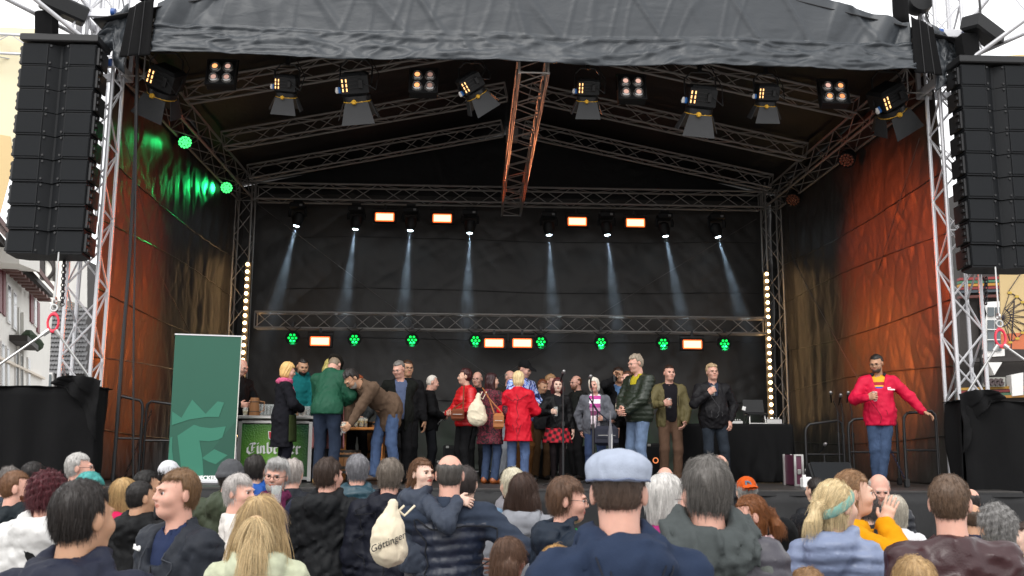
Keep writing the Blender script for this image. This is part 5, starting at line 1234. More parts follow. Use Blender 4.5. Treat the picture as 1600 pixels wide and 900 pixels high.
        az = np.arctan2(hx, hy + .001); amp = {'curly': .007, 'full': .0045, 'tuft': .005}.get(st_, .0028) * (.5 if st_ in ('buzz', 'bald') else .4 if near and st_ != 'curly' else 1)
        r1 = rng % 7
        d = amp * (np.sin(az * 17 + hz * 30 + r1) + .8 * np.sin(az * 29 - hz * 45 + 2 * np.sin(hz * 40)) + .6 * np.sin(hx * 190 + hy * 60 + r1))
        if st_ == 'curly': d = d + .005 * np.sin(hx * 150 + r1) * np.sin(hy * 140) + .005 * np.sin(hz * 160 + hx * 60)
        if st_ in ('long', 'mid', 'ponytail', 'bob'): d = d + (.002 if near else .0045) * np.sin(az * 13 + hz * 8 + 1.5 * np.sin(hz * 22))
        if st_ in ('tuft', 'full'): d = d + (.003 if near else .006) * np.sin(hx * 95 + hy * 60 + r1) * (hz > .03)
        if st_ in ('short', 'full', 'cropped', 'buzz', 'thin', 'tuft', 'curly', 'bald'): d = d + np.maximum(0, -.012 - hz) * (.20 if st_ != 'curly' else .08)
        if st_ == 'bald': d = d + np.maximum(0, hz - .04) * .12
        f.F += d.astype(np.float32); k = .012; B = keep.astype(np.float32); h = np.maximum(k - np.abs(f.F - B), 0) / k; f.F = np.maximum(f.F, B) + h * h * k * .25
        ho = out(f, 'hair', [hair_mat(hcol)])
        if near: strands(ho, hc * s, HN, s, st_, hcol, rng)
    if beard:
        f = Field(*(axis(hc[i] - .13, hc[i] + .13, hs) for i in range(3))); X, Y, Z = f.full(); hx, hy, hz = [(X - hc[0]) * HN[0, i] + (Y - hc[1]) * HN[1, i] + (Z - hc[2]) * HN[2, i] for i in range(3)]
        f.ell(hp((0, -.028, -.03)), (.0665, .072, .088), .03, 'u', HN); f.ell(hp((0, -.05, -.088)), (.047, .046, .035), .03, 'u', HN)
        lip = np.sqrt((hx / .024) ** 2 + ((hz + .056) / .010) ** 2) - 1
        keep = np.maximum(np.maximum(hz + .036 + .55 * np.maximum(-hy - .075, 0) * 0, hy + .01), -lip * .01); keep = np.maximum(keep, (hz + .030) - 0.0)
        chk = np.sqrt(((np.abs(hx) - .042) / .02) ** 2 + ((hz + .034) / .018) ** 2) - 1; keep = np.maximum(keep, -chk * .015)
        f.F += (.0025 * np.sin(hx * 300) * np.sin(hz * 260 + hy * 100)).astype(np.float32); f.F = np.maximum(f.F, keep.astype(np.float32)); out(f, 'beard', [hair_mat(beard)])
    # ---- top
    kind, tcol = top[0], top[1]; TM = fabric(kind, tcol); lean_big = abs(lean[0]) > 40
    def torso(f, t, shoulders=True):
        for sd in (1, -1): f.cap(up((0, .02, 1.425)), S[sd], .055 + t * .8, .044 + t, .05)
        f.ell(up((0, .0, 1.26)), ((.140 if fem else .152) * bw + t, .104 + t, .20), .06, 'u', UN)
        f.ell(up((0, -.01 - belly * .5, 1.06)), ((.122 if fem else .136) * bw + belly * .6 + t, .094 + belly + t, .19), .08, 'u', UN); f.ell((0, .012, .94), (.154 + belly * .4 + t, .112 + t + belly * .3, .13), .07)
        if fem:
            for sd in (1, -1): f.ell(up((sd * .07, -.095, 1.27)), (.06, .05 + t * .4, .06), .05, 'u', UN)
    lo3 = np.minimum(lo[:3], [-.4, -.4, hem - .05]); lo3[2] = hem - .05; hi3 = hi.copy(); hi3[2] = max(up((0, .1, 1.62))[2], S[1][2] + .12, S[-1][2] + .12, arm[1][1][2] + .1, arm[-1][1][2] + .1, arm[1][0][2] + .1, arm[-1][0][2] + .1)
    lo3[2] = min(lo3[2], arm[1][1][2] - .06 if kind else 9, arm[-1][1][2] - .06)
    def clothes(f, t, sleeves=True):
        torso(f, t)
        if sleeves:
            for sd in (1, -1):
                E_, T = arm[sd][:2]; w_ = T + (E_ - T) * .06
                f.cap(S[sd], E_, .050 + t, .042 + t, .035); 
                if tshirt and sd: continue
                f.cap(E_, w_, .042 + t, .031 + t * .7, .03)
        if hem < .84: f.cap((0, .01, .98), (0, .01, hem - .06), .155 + t, .165 + t + flare, .08, 'u', (0, 1, 0), .74)
        elif hem < .93: f.cap((0, .01, .98), (0, .01, hem - .06), .152 + t, .152 + t, .07, 'u', (0, 1, 0), .74)
    f = Field(*(axis(lo3[i], hi3[i], cs) for i in range(3))); clothes(f, t)
    if hood == 'down':
        f.torus(up((0, .045, 1.485)), .086, .036, .03, np.array(U @ Matrix.Rotation(math.radians(-24), 3, 'X')), 1.05, 1.05, 1.0); f.ell(up((0, .125, 1.42)), (.115, .055, .085), .05, 'u', UN)
    if kind == 'puffer':
        X, Y, Z = f.full(); f.F -= (.013 * (np.abs(np.sin(Z * PI / .062 + .6 * np.sin(X * 9))) - .5)).astype(np.float32); folds(f, .005, .07, rng)
    else: folds(f, .013 if near else .011, .13, rng); folds(f, .005, .055, rng + 1)
    if collar: f.torus(up((0, .014, 1.475)), .074, .015, .015, UN, 1.0, 1.06, 2.0 if collar is True else collar)
    f.cap(up((0, .015, 1.38)), up((0, -.03, 1.66)), .060 if not opened else .066, .074, .012, 's')
    X, Y, Z = f.full()
    if opened:
        w0, vz, zb = opened; ux = (X - P0[0]) * UN[0, 0] + (Y) * UN[1, 0] + (Z - .95) * UN[2, 0]; uy = X * UN[0, 1] + Y * UN[1, 1] + (Z - .95) * UN[2, 1]; uz = .95 + X * UN[0, 2] + Y * UN[1, 2] + (Z - .95) * UN[2, 2]
        cut = np.maximum(np.maximum(np.abs(ux) - (w0 + vz * np.maximum(uz - 1.1, 0)), uy - .0), zb - uz); cut = np.maximum(cut, uz - 1.52); f.F = np.maximum(f.F, -cut.astype(np.float32))
    if not lean_big: 
        inner = np.sqrt(X ** 2 + (Y / .8) ** 2) - .33 - belly; hc_ = np.where(inner < 0, hem - Z, -1.0); f.F = np.maximum(f.F, hc_.astype(np.float32))
    mats_ = [TM]; mif = None
    if yoke: mats_ = [TM, fabric(*yoke[0])]; mif = lambda c: yoke[1](c).astype(int)
    out(f, 'jacket' if hem > .7 and not tshirt else 'coat' if not tshirt else 'shirt', mats_, root, None, mif)
    if shirt or opened:
        f = Field(*(axis([-.24, -.36, .88][i] if not lean_big else lo3[i], [.24, .24, 1.56][i] if not lean_big else hi3[i], .016) for i in range(3))); torso(f, .004); f.torus(up((0, .012, 1.468)), .066, .010, .012, UN, 1, 1.06, 1.8); f.cap(up((0, .01, 1.40)), up((0, -.05, 1.62)), .052, .066, .01, 's'); folds(f, .006, .11, rng + 3)
        X, Y, Z = f.full(); f.F = np.maximum(f.F, (.90 - Z).astype(np.float32)); out(f, 'shirt', [fabric(*(shirt or ('cloth', '#30343c')))])
    # ---- trousers, skirt, shoes
    if not upper or True:
        f = Field(axis(lo[0], hi[0], cs * 1.15 if not upper else .03), axis(min(lo[1], -.3), hi[1], cs * 1.15 if not upper else .03), axis(-.02 if not upper else .3, 1.06, cs * 1.15 if not upper else .03))
        f.ell((0, .012, .955), (.160 + belly * .3, .115 + belly * .3, .12), .05); wide = .012 if legs[0] != 'tights' else -.004
        for sd in (1, -1):
            hj, k_, a2 = kn[sd]; f.cap(hj, k_, .085 + wide, .058 + wide, .03); f.cap(k_, a2, .058 + wide, .05 + wide * 1.2, .03)
        folds(f, .007 if legs[0] != 'tights' else .0, .11, rng + 5)
        X, Y, Z = f.full(); f.F = np.maximum(f.F, (Z - 1.03).astype(np.float32)); f.F = np.maximum(f.F, (.035 - Z).astype(np.float32))
        out(f, 'jeans' if legs[0] == 'denim' else 'tights' if legs[0] == 'tights' else 'trousers', [fabric('cloth' if legs[0] == 'tights' else legs[0], legs[1])])
        if skirt:
            f = Field(axis(-.32, .32, cs), axis(-.3, .3, cs), axis(skirt[2] - .05, 1.05, cs)); f.cap((0, .01, .97), (0, .01, skirt[2] - .1), .175, .27, .03, 'u', (0, 1, 0), .78); X, Y, Z = f.full(); az = np.arctan2(X, Y)
            f.F += (.008 * np.sin(az * 14)).astype(np.float32); f.F = np.maximum(np.maximum(f.F, (skirt[2] - Z).astype(np.float32)), (Z - 1.0).astype(np.float32)); out(f, 'skirt', [fabric(skirt[0], skirt[1])])
        if not upper:
            for sd in (1, -1):
                a2 = kn[sd][2]; d = np.array([sd * .25, -1, 0]); d /= np.linalg.norm(d); f = Field(axis(a2[0] - .16, a2[0] + .16, .014), axis(a2[1] - .25, a2[1] + .14, .014), axis(-.03, .17, .014)); g = np.array([a2[0], a2[1], 0])
                f.cap(g + np.array([0, .02, .05]) - d * .02, g + d * .15 + np.array([0, 0, .035]), .045, .04, .03); f.cap(g + np.array([0, .02, .05]), g + np.array([0, .01, .12]), .045, .046, .03); X, Y, Z = f.full(); f.F = np.maximum(f.F, (-Z + .002).astype(np.float32)); out(f, 'shoe', [mat('shoe_leather', shoe, .4, 0, .15, 20)])
    # ---- extras worn
    if scarf:
        f = Field(*(axis((nb_ - .2)[i], (nb_ + .2)[i], .013) for i in range(3))); f.torus(up((0, .005, 1.475)), .078, .030, .02, UN, 1.05, 1.1, 1.2); f.cap(up((.05, -.09, 1.46)), up((.045, -.145, 1.30)), .03, .035, .03)
        folds(f, .012, .05, rng); f.cap(up((0, .015, 1.38)), up((0, -.02, 1.64)), .058, .062, .01, 's'); out(f, 'scarf', [fabric(scarf[0], scarf[1])])
    if glasses:
        g = link('glasses', MB().mesh('glasses', mat('spectacle_frame', glasses, .3)), root); bpy.data.objects.remove(g); mb = MB()
        for sd in (1, -1): mb.ring(.0205 * s, .0016 * s, hp((sd * .032, -.1085, .002)) * s, Hd @ rot('X', 90), 14, 4, 0, 1.1, .85); mb.tube([hp((sd * .054, -.104, .006)) * s, hp((sd * .078, -.05, .008)) * s, hp((sd * .082, .02, .006)) * s], .0016 * s, 4)
        mb.tube([hp((-.011, -.109, .006)) * s, hp((.011, -.109, .006)) * s], .0016 * s, 4); g = mb.build('glasses', mat('spectacle_frame', glasses, .3), root, True)
    if hat:
        hk, hcl = hat; f = Field(*(axis(hc[i] - .2, hc[i] + .2, hs) for i in range(3)))
        if hk == 'flat':
            f.ell(hp((0, .022, .044)), (.092, .112, .070), .02, 'u', HN @ np.array(Matrix.Rotation(-.12, 3, 'X'))); f.ell(hp((0, .02, .078)), (.098, .114, .052), .03, 'u', HN); f.ell(hp((0, -.105, .045)), (.07, .055, .010), .02, 'u', HN @ np.array(Matrix.Rotation(.3, 3, 'X')))
        elif hk in ('cap', 'capback'):
            f.ell(hp((0, .017, .045)), (.084, .100, .090), .01, 'u', HN); sg = -1 if hk == 'cap' else 1; f.ell(hp((0, .02 + sg * .145, .048)), (.068, .075, .009), .02, 'u', HN @ np.array(Matrix.Rotation(-sg * .25, 3, 'X')))
        elif hk == 'beanie': f.ell(hp((0, .018, .035)), (.089, .104, .10), .01, 'u', HN); f.torus(hp((0, .022, .015)), .092, .012, .015, HN, .95, 1.15, 1.6)
        elif hk == 'hood': f.ell(hp((0, .035, .01)), (.105, .12, .125), .01, 'u', HN); f.ell(hp((0, .06, -.1)), (.10, .09, .07), .05, 'u', HN)
        X, Y, Z = f.full(); hx, hy, hz = [(X - hc[0]) * HN[0, i] + (Y - hc[1]) * HN[1, i] + (Z - hc[2]) * HN[2, i] for i in range(3)]
        if hk == 'hood': f.F = np.maximum(f.F, np.maximum(-hy - .055 + .0 * hz, -1).astype(np.float32))
        else: f.F = np.maximum(f.F, ((.036 if hk != 'beanie' else .008) - hz - .35 * np.maximum(hy, 0) * (hk != 'flat')).astype(np.float32))
        folds(f, .003, .07, rng); out(f, 'cap' if hk != 'hood' else 'hood', [fabric('knit' if hk == 'beanie' else 'cloth', hcl)])
    return root
def strands(ho, hc, HN, s, st_, colr, seed):
    """fine hairs over the cap of hair; too many to count"""
    if st_ in ('bald',): n = 1800
    elif st_ == 'buzz': n = 3000
    else: n = 5000
    me = ho.data; V = np.empty(len(me.vertices) * 3, np.float32); me.vertices.foreach_get('co', V); V = V.reshape(-1, 3); Nn = np.empty(len(V) * 3, np.float32); me.vertex_normals.foreach_get('vector', Nn); Nn = Nn.reshape(-1, 3)
    r = np.random.RandomState(seed); q = (V - hc) @ HN; ok = np.nonzero((q[:, 2] > -.12 * s) & ((q[:, 1] > -.02 * s) | (q[:, 2] > .05 * s)))[0]
    if len(ok) < 20: return
    i = r.choice(ok, n); P = V[i] + r.normal(size=(n, 3)) * .003; N = Nn[i]; L = {'short': .024, 'buzz': .008, 'bald': .014, 'long': .12, 'mid': .08, 'bob': .05, 'ponytail': .06, 'curly': .028, 'full': .034, 'tuft': .032, 'cropped': .013, 'thin': .028}[st_] * s
    crown = hc + HN @ np.array([.015, .06, .12]) * s; out_ = P - crown; wo = .06 + .8 * np.clip((P[:, 2] - hc[2] - .0 * s) / (.09 * s), 0, 1); fl = np.array([0, 0, -1.]) * .9 + out_ / (np.linalg.norm(out_, axis=1)[:, None] + 1e-6) * wo[:, None]
    if st_ == 'ponytail':
        kn_ = hc + HN @ np.array([0, .125, .005]) * s; d = kn_ - P; fl = d / (np.linalg.norm(d, axis=1)[:, None] + 1e-6); lowm = (P[:, 2] < kn_[2] - .03); fl[lowm] = np.array([0, .2, -1])
    fl = fl - N * (fl * N).sum(1)[:, None] * 1.0; fl += r.normal(size=(n, 3)) * (.06 if st_ in ('long', 'bob', 'mid', 'ponytail') else .20 if st_ != 'curly' else .5); fl /= np.linalg.norm(fl, axis=1)[:, None] + 1e-6
    K = 5; pts = np.empty((n, K, 3), np.float32); lift = {'short': .06, 'buzz': .25, 'curly': .25, 'full': .07, 'tuft': .12, 'cropped': .15}.get(st_, .035); ln_ = L * r.uniform(.6, 1.25, n)
    for k in range(K):
        u = k / (K - 1); pts[:, k] = P + fl * (ln_ * u)[:, None] + N * ((ln_ * lift) * u * (1 - .55 * u))[:, None] - N * .001; pts[:, k, 2] -= ln_ * .45 * u * u; pts[:, k, :2] -= (fl * ln_[:, None])[:, :2] * (.30 * u * u)
    cu = bpy.data.hair_curves.new('strand_layer'); cu.add_curves([K] * n); cu.attributes['position'].data.foreach_set('vector', pts.ravel())
    at = cu.attributes.get('radius') or cu.attributes.new('radius', 'FLOAT', 'POINT'); at.data.foreach_set('value', np.tile(np.linspace(.00072, .00028, K), n).astype(np.float32))
    cu.materials.append(strand_mat(colr)); o = bpy.data.objects.new('strand_layer', cu); C.objects.link(o); o.parent = ho; o['kind'] = 'stuff'
def strand_mat(c):
    key = ('strand', c)
    if key in MATS: return MATS[key]
    m = bpy.data.materials.new('hair_strand'); m.use_nodes = True; t = m.node_tree; b = t.nodes['Principled BSDF']; b.inputs['Roughness'].default_value = .45; b.inputs['Specular IOR Level'].default_value = .35
    hi = t.nodes.new('ShaderNodeHairInfo'); rp = t.nodes.new('ShaderNodeValToRGB'); cc = col3(c); rp.color_ramp.elements[0].color = tuple(x * .5 for x in cc) + (1,); rp.color_ramp.elements[1].color = tuple(min(1, x * 1.35 + .006) for x in cc) + (1,)
    t.links.new(hi.outputs['Random'], rp.inputs[0]); t.links.new(rp.outputs[0], b.inputs['Base Color']); MATS[key] = m; return m

def seam(o, pts, r=.0022, m=None, s=1., name='seam', lift=.001):
    """stitched line laid on the nearest cloth surface"""
    out_ = []
    for p in pts:
        ok, q, n, i = o.closest_point_on_mesh(Vector(p) * s)
        if ok: out_.append(q + n * lift)
    if len(out_) > 1: return MB().tube(out_, r, 5).build(name, m or M_RUBBER, o, True)
def part(root, *names):
    for ch in root.children:
        if ch.name.split('.')[0] in names: return ch
# ------------------------------------------------------------------ people on the stage
def S_(label, px, py, y, a, **k): return person(label, px, py, y, a, group=k.pop('group', 'people on the stage'), base=k.pop('base', SZ), **k)
def cup(key, sd, label, fill=.6, beer=M_BEER, h=.14, r=.034, name='beer_glass'):
    root, s, arm, hp, up = PEOPLE[key]; E_, T, pose, fd, th = arm[sd]; z = fd / np.linalg.norm(fd); x = th - z * np.dot(th, z); x /= np.linalg.norm(x); y = np.cross(z, x) * (1 if sd < 0 else -1)
    p = (T - y * .05 + z * .075) * s; w = Matrix.Rotation(root.rotation_euler[2], 3, 'Z') @ Vector(p) + root.location
    return glass_thing(w - Vector((0, 0, h * .5)), label, fill, h, r, 'glasses in hands', beer, .035, name)
def at_person(key, name, label, cat):
    root, s, arm, hp, up = PEOPLE[key]; o = thing(name, label, cat, root.location, root.rotation_euler[2]); return o, s
S_('man in bright red jacket and jeans leaning one hand on the railing at the right', 1368, 553, 13.9, -18, head=(-22, 16, 0), hair=('short', '#1d1815'), skin='tan', top=('shell', '#c4123a'), legs=('denim', '#27466e'),
   arms=(((-.56, -.02, .955), 'relax', (-.7, -.1, -.35), (.3, -.9, .3), (-.4, .6, .4), 1), 'hold'), bw=1.03, belly=.01, beard='#40342c', glasses='#15110f', shirt=('rainbow', 'x'), opened=(.010, .20, 1.29), hem=.80, stance=((-.03, -.03, .09), (-.07, .06, .09)), key='red', t=.027)
cup('red', -1, 'half empty beer glass in the hand of the man in the red jacket', .45)
o, s = at_person('red', 'jacket_logo', 'x', 'logo'); o.parent = PEOPLE['red'][0]; o.location = (0, 0, 0); o.rotation_euler = (0, 0, 0); bpy.data.objects.remove(o)
text('jacket_logo', 'Jack\nWolfskin', (.10 * 1.04, -.186 * 1.04, 1.315 * 1.04), .026, M_PRW, PEOPLE['red'][0], Matrix.Rotation(math.radians(84), 4, 'X'), .002, .0015)
S_('bald man with glasses in a black jacket standing behind the left end of the bar', 380, 561, 15.3, 50, head=(10, 22, 0), hair=('bald', '#6a625c'), skin='pink', top=('cloth', '#0f1012'), legs=('cloth', '#15161a'), arms=('mid', 'mid'), glasses='#222222', key='bar1')
S_('blonde woman in a long black coat with pink scarf in front of the bar', 452, 566, 13.95, 118, head=(-22, 16, 0), hair=('bob', '#d8b070'), skin='pink', fem=True, top=('cloth', '#131319'), legs=('cloth', '#10111a'), arms=('mid', 'mid'), hem=.52, flare=.03, scarf=('knit', '#c45a7e'), key='blonde')
cup('blonde', -1, 'clear glass in the hand of the blonde woman with the pink scarf', 0)
S_('bearded dark haired man in a teal hoodie smiling behind the bar', 474, 559, 15.25, 12, head=(12, 18, 0), hair=('short', '#17120f'), skin='tan', top=('cloth', '#0d5c5e'), legs=('denim', '#1d2a40'), beard='#17120f', hood='down', arms=('front', 'front'), key='teal')
S_('woman in an olive jacket with green lit blonde hair behind the flat capped man', 520, 561, 14.9, 60, head=(10, 20, 0), hair=('mid', '#a89a58'), fem=True, top=('shell', '#3a3d1e'), legs=('cloth', '#1c1d20'), arms=('mid', 'mid'), key='olive')
S_('man in a green jacket and dark flat cap bending over the bar, seen from behind', 527, 562, 14.1, 165, head=(0, 45, 0), hair=('bald', '#7a6a58'), skin='pink', top=('shell', '#1a4a36'), legs=('cloth', '#232c3c'), lean=(24, 6, 0), arms=('reach', 'mid'), hat=('flat', '#16130f'), shoe='#8a6a3c', bw=1.06, belly=.03, hem=.88, key='capman')
S_('man with dark hair and grey beard bending low in a brown blazer and jeans', 541, 579, 13.55, -52, head=(0, 30, 0), hair=('full', '#26211f'), skin='tan', top=('cloth', '#5c4a3c'), legs=('denim', '#2a4e7e'), lean=(60, 0, 0), beard='#8a847e', glasses='#1a1614', bw=1.06, belly=.0, H=1.86, hem=.84, key='bend',
   arms=(((.10, -.74, .40), 'grip', (-.25, -.75, -.5), (0, -.2, 1), (.6, .3, .6), 1), ((-.20, -.70, .40), 'grip', (.05, -.8, -.5), (0, -.2, 1), (-.6, .3, .6), 1)), shoe='#3c2c20', stance=((.12, .05, .09), (-.10, -.14, .09)))
S_('person with reddish hair half hidden behind the bending man', 560, 586, 15.9, 20, hair=('full', '#8a4526'), top=('shell', '#1c2022'), hood='down', legs=('cloth', '#141518'), arms=('front', 'front'))
S_('grey haired man with glasses in a black suit jacket over a blue shirt looking down', 622, 563, 14.3, 12, head=(-40, 22, 0), hair=('short', '#6a6560'), skin='pink', top=('cloth', '#10120f'), legs=('cloth', '#0f0f11'), arms=(((.22, -.20, .93), 'relax', (-.5, -.5, -.8), (-.2, -1, 0), (-.5, .8, 0)), 'back'), bw=1.1, belly=.02, opened=(.05, .10, .6), shirt=('cloth', '#4c5670'), hem=.74, glasses='#2a2624', key='suit')
S_('smiling man with glasses looking over the shoulder of the man in the suit jacket', 637, 562, 15.2, 5, head=(15, 4, 0), hair=('short', '#3a261a'), skin='tan', top=('cloth', '#141416'), legs=('cloth', '#141416'), glasses='#2c2624', arms=('down', 'down'))
S_('white haired elderly man in a black jacket facing right', 677, 586, 15.6, 92, head=(8, 14, 0), hair=('thin', '#cfc8bf'), skin='pink', top=('cloth', '#0e0e10'), legs=('denim', '#15181f'), arms=('mid', 'mid'), belly=.03, hem=.82, key='white')
cup('white', -1, 'small glass held by the white haired man facing the red puffer jacket', .3)
S_('woman with short dark red hair in a bright red quilted puffer jacket', 728, 576, 14.75, -62, head=(-25, 2, 0), hair=('full', '#3c1414'), skin='fair', fem=True, top=('puffer', '#c0151c'), legs=('cloth', '#121214'), arms=('mid', 'mid'), hem=.86, key='redpuff', t=.03)
S_('bald man with glasses behind the woman in the red puffer jacket', 746, 581, 16.3, -10, hair=('bald', '#7a6a60'), skin='pink', top=('cloth', '#141416'), legs=('cloth', '#131315'), glasses='#333333', head=(-10, 8, 0))
S_('woman with long dark red hair in a burgundy patterned coat carrying a white drawstring bag', 768, 583, 14.5, 142, head=(-38, 4, 0), hair=('mid', '#301416'), fem=True, top=('brocade', 'x'), legs=('denim', '#233c62'), arms=('mid', 'mid'), hem=.62, flare=.05, bw=1.1, belly=.03, shoe='#8a4a22', key='burg', base=SZ)
S_('man with glasses standing behind the woman in the burgundy coat', 797, 579, 16.4, 30, hair=('bald', '#8a8078'), skin='pink', glasses='#2a2a2a', top=('cloth', '#2a241c'), legs=('cloth', '#8a8f98'), head=(10, 6, 0))
S_('laughing man in a black baseball cap and blue patterned shirt', 822, 563, 15.35, 40, head=(18, 24, -8), hair=('cropped', '#3c2c22'), skin='pink', top=('splash', 'x'), legs=('cloth', '#5a3a1c'), hat=('cap', '#0f0f11'), arms=('mid', 'mid'), bw=1.05, key='capguy')
S_('blonde woman in a long red coat and jeans seen from behind', 810, 580, 14.35, 172, head=(10, 8, 0), hair=('bob', '#d6bd8e'), fem=True, top=('shell', '#c01026'), legs=('denim', '#35578a'), arms=('mid', 'mid'), hem=.66, flare=.04, bw=1.06, collar=2.6, key='redcoat', group='people on the stage')
S_('brown haired man looking down between the red coat and the plaid skirt', 849, 592, 16.4, 20, head=(15, 20, 0), hair=('short', '#6a3a22'), skin='tan', top=('cloth', '#1a1a1c'), legs=('cloth', '#3c2a18'))
S_('older man with glasses and light brown hair behind the young woman in black', 861, 585, 16.9, 40, head=(10, 10, 0), hair=('full', '#a07a55'), skin='pink', top=('cloth', '#1c1a19'), legs=('cloth', '#161618'), glasses='#333333')
S_('young red haired woman in a black jacket and red plaid skirt holding a glass', 871, 590, 15.0, 4, head=(-2, 2, 0), hair=('mid', '#4a1a1c'), skin='pale', fem=True, top=('shell', '#0f0f11'), legs=('tights', '#1a1416'), skirt=('plaid', 'x', .66), arms=('down', 'hold'), hem=.90, opened=(.02, .12, 1.3), shirt=('cloth', '#16161a'), key='plaid', stance=((.05, -.04, .09), (-.06, .02, .09)))
cup('plaid', -1, 'glass of dark beer held by the young woman in the plaid skirt', .4)
S_('bald man with glasses and beard in a dark jacket behind the microphones', 900, 587, 16.6, -62, hair=('bald', '#5a3a28'), skin='pink', beard='#6a4a38', glasses='#2a2422', top=('cloth', '#1a1c1a'), legs=('cloth', '#141416'), head=(0, 8, 0), arms=('mid', 'mid'))
S_('smiling white haired lady in a grey jacket over a pink and white striped top', 927, 590, 14.75, -6, head=(-14, 6, -6), hair=('bob', '#d8d0c2'), skin='pink', fem=True, top=('denim', '#5a5d68'), legs=('denim', '#1c3866'), arms=('mid', 'back'), bw=1.16, belly=.06, opened=(.075, .05, .6), shirt=('stripes', 'x'), hem=.80, key='lady')
cup('lady', 1, 'small paper cup in the hand of the lady in the striped top', 0, name='paper_cup', h=.11)
S_('dark haired man in a black coat holding a phone to his ear', 966, 573, 16.2, 24, head=(-6, 6, 0), hair=('short', '#2a1a12'), skin='tan', top=('cloth', '#121214'), legs=('cloth', '#111113'), arms=('down', 'ear'), opened=(.05, .12, .9), shirt=('cloth', '#5a78a0'), key='phone')
S_('man with short brown hair facing left beside the man in the green quilted jacket', 981, 579, 15.3, -70, head=(0, 4, 0), hair=('cropped', '#4a2c1a'), skin='pink', top=('cloth', '#131316'), legs=('cloth', '#111113'), arms=('front', 'down'), opened=(.03, .1, 1.1), shirt=('cloth', '#c8c8cc'), key='profile')
S_('tall grey haired man in a dark green quilted jacket and pale jeans facing left', 992, 553, 13.85, -58, head=(-10, 14, 0), hair=('full', '#8f8272'), skin='pink', top=('puffer', '#1b2418'), legs=('denim', '#4c6c94'), arms=('front', 'front'), bw=1.14, belly=.06, glasses='#3a3632', hem=.84, t=.03, opened=(.014, .2, 1.34), shirt=('cloth', '#a89a24'), key='quilt')
S_('man in an open khaki jacket over a black shirt with brown trousers', 1045, 570, 15.0, 2, head=(6, 0, 0), hair=('short', '#2e1e15'), skin='pink', top=('shell', '#5e5638'), legs=('cloth', '#5c4638'), arms=(((-.20, -.16, .90), 'relax', (.5, -.4, -.8), (.3, -1, 0), (-1, .6, 0)), 'hold'), opened=(.085, .06, .6), shirt=('cloth', '#17151a'), hem=.82, bw=1.06, key='khaki', shoe='#2a201a')
cup('khaki', -1, 'glass of dark beer held by the man in the khaki jacket', .5)
S_('smiling fair haired man in a black coat raising a beer glass', 1111, 568, 14.5, 2, head=(4, 0, -4), hair=('full', '#a08868'), skin='pink', top=('shell', '#141316'), legs=('denim', '#1e2834'), arms=('pocket', 'high'), bw=1.14, belly=.06, glasses='#5a4a40', hem=.80, opened=(.02, .12, 1.28), shirt=('cloth', '#2a3040'), key='blackcoat', stance=((.16, -.02, .09), (-.09, .02, .09)))
cup('blackcoat', -1, 'beer glass raised by the smiling man in the black coat', .5)

# things carried on the stage
def apron(key, label, col, z0, z1, half, front=True):
    root, s, arm, hp, up = PEOPLE[key]; sg = -1 if front else 1
    def P(u, v):
        an = (u - .5) * 2 * half; z = z0 + (z1 - z0) * v; R0 = .20 + .02 * (1 - v)
        return (R0 * math.sin(an) * s * 1.04, sg * R0 * .84 * math.cos(an) * s - .01, z * s)
    o = sheet('apron', fabric('cloth', col), P, 24, 16, root); 
    return o
apron('blonde', '', '#2a3318', .60, .98, 1.5)
apron('capman', '', '#8a5a58', .45, .98, 1.25)
def drawstring(p, q, label, text_=None, w=.2, h=.36, cat='drawstring bag'):
    """soft bag hanging from q (straps) with its body at p, in world space"""
    p, q = Vector(p), Vector(q); o = thing('drawstring_bag', label, cat, p); f = Field(axis(-w - .05, w + .05, .014), axis(-.16, .16, .014), axis(-h * .6, h * .62, .014))
    f.ell((0, 0, -h * .12), (w * .62, .075, h * .38), .05); f.ell((w * .1, 0, -h * .3), (w * .62, .08, h * .2), .05); f.cap((0, 0, 0), (.02, 0, h * .46), .07, .028, .06); folds(f, .010, .10, 5); V, Q = nets(f)
    link('bag_body', np_mesh('bag_body', V, Q, [crease(mat('ecru_cotton', '#d9cdb4', .9, 0, .06, 20, .3, 200), 9, .02)]), o)
    for dx in (-.03, .03): MB().tube([Vector((.02, 0, h * .44)), (q - p) * .5 + Vector((dx, 0, .02)), (q - p) + Vector((dx, .0, 0))], .007, 6).build('cord', mat('ecru_cord', '#d9cdb4', .9), o, True)
    return o
drawstring(W(745, 640, 14.2), W(757, 612, 14.25), 'white drawstring bag on the back of the woman in the burgundy coat', w=.21, h=.44)
def shoulder_bag(p, w, h, d, m, label, strap=None, name='shoulder_bag'):
    p = Vector(p); o = thing(name, label, 'bag', p); MB().box((0, 0, 0), (w, d, h), bev=min(w, h, d) * .3).build('bag_body', m, o, True)
    MB().box((0, -d * .5, h * .12), (w * .9, .02, h * .5), bev=.01).build('flap', m, o, True); MB().tube([(-w * .36, -d * .5 - .012, h * .02), (w * .36, -d * .5 - .012, h * .02)], .004, 5).build('zip', M_STEEL, o)
    if strap: MB().tube([Vector((w * .4, 0, h * .45))] + [Vector(k) - p for k in strap] + [Vector((-w * .4, 0, h * .45))], .010, 6).build('strap', m, o, True)
    return o
M_TAN = mat('tan_leather', '#9a5c2c', .5, 0, .2, 20, .2, 120)
shoulder_bag(W(715, 648, 14.4), .19, .17, .10, mat('fur_brown', '#6a3418', .9, 0, .4, 60, .8, 120), 'brown furry shoulder bag at the hip of the woman in the red puffer jacket', [W(724, 628, 14.45), W(725, 602, 14.5), W(724, 628, 14.5)])
shoulder_bag(W(779, 658, 14.1), .15, .22, .1, M_TAN, 'tan leather bag hanging at the side of the burgundy coat', [W(762, 620, 14.15), W(754, 606, 14.3), W(764, 622, 14.2)])
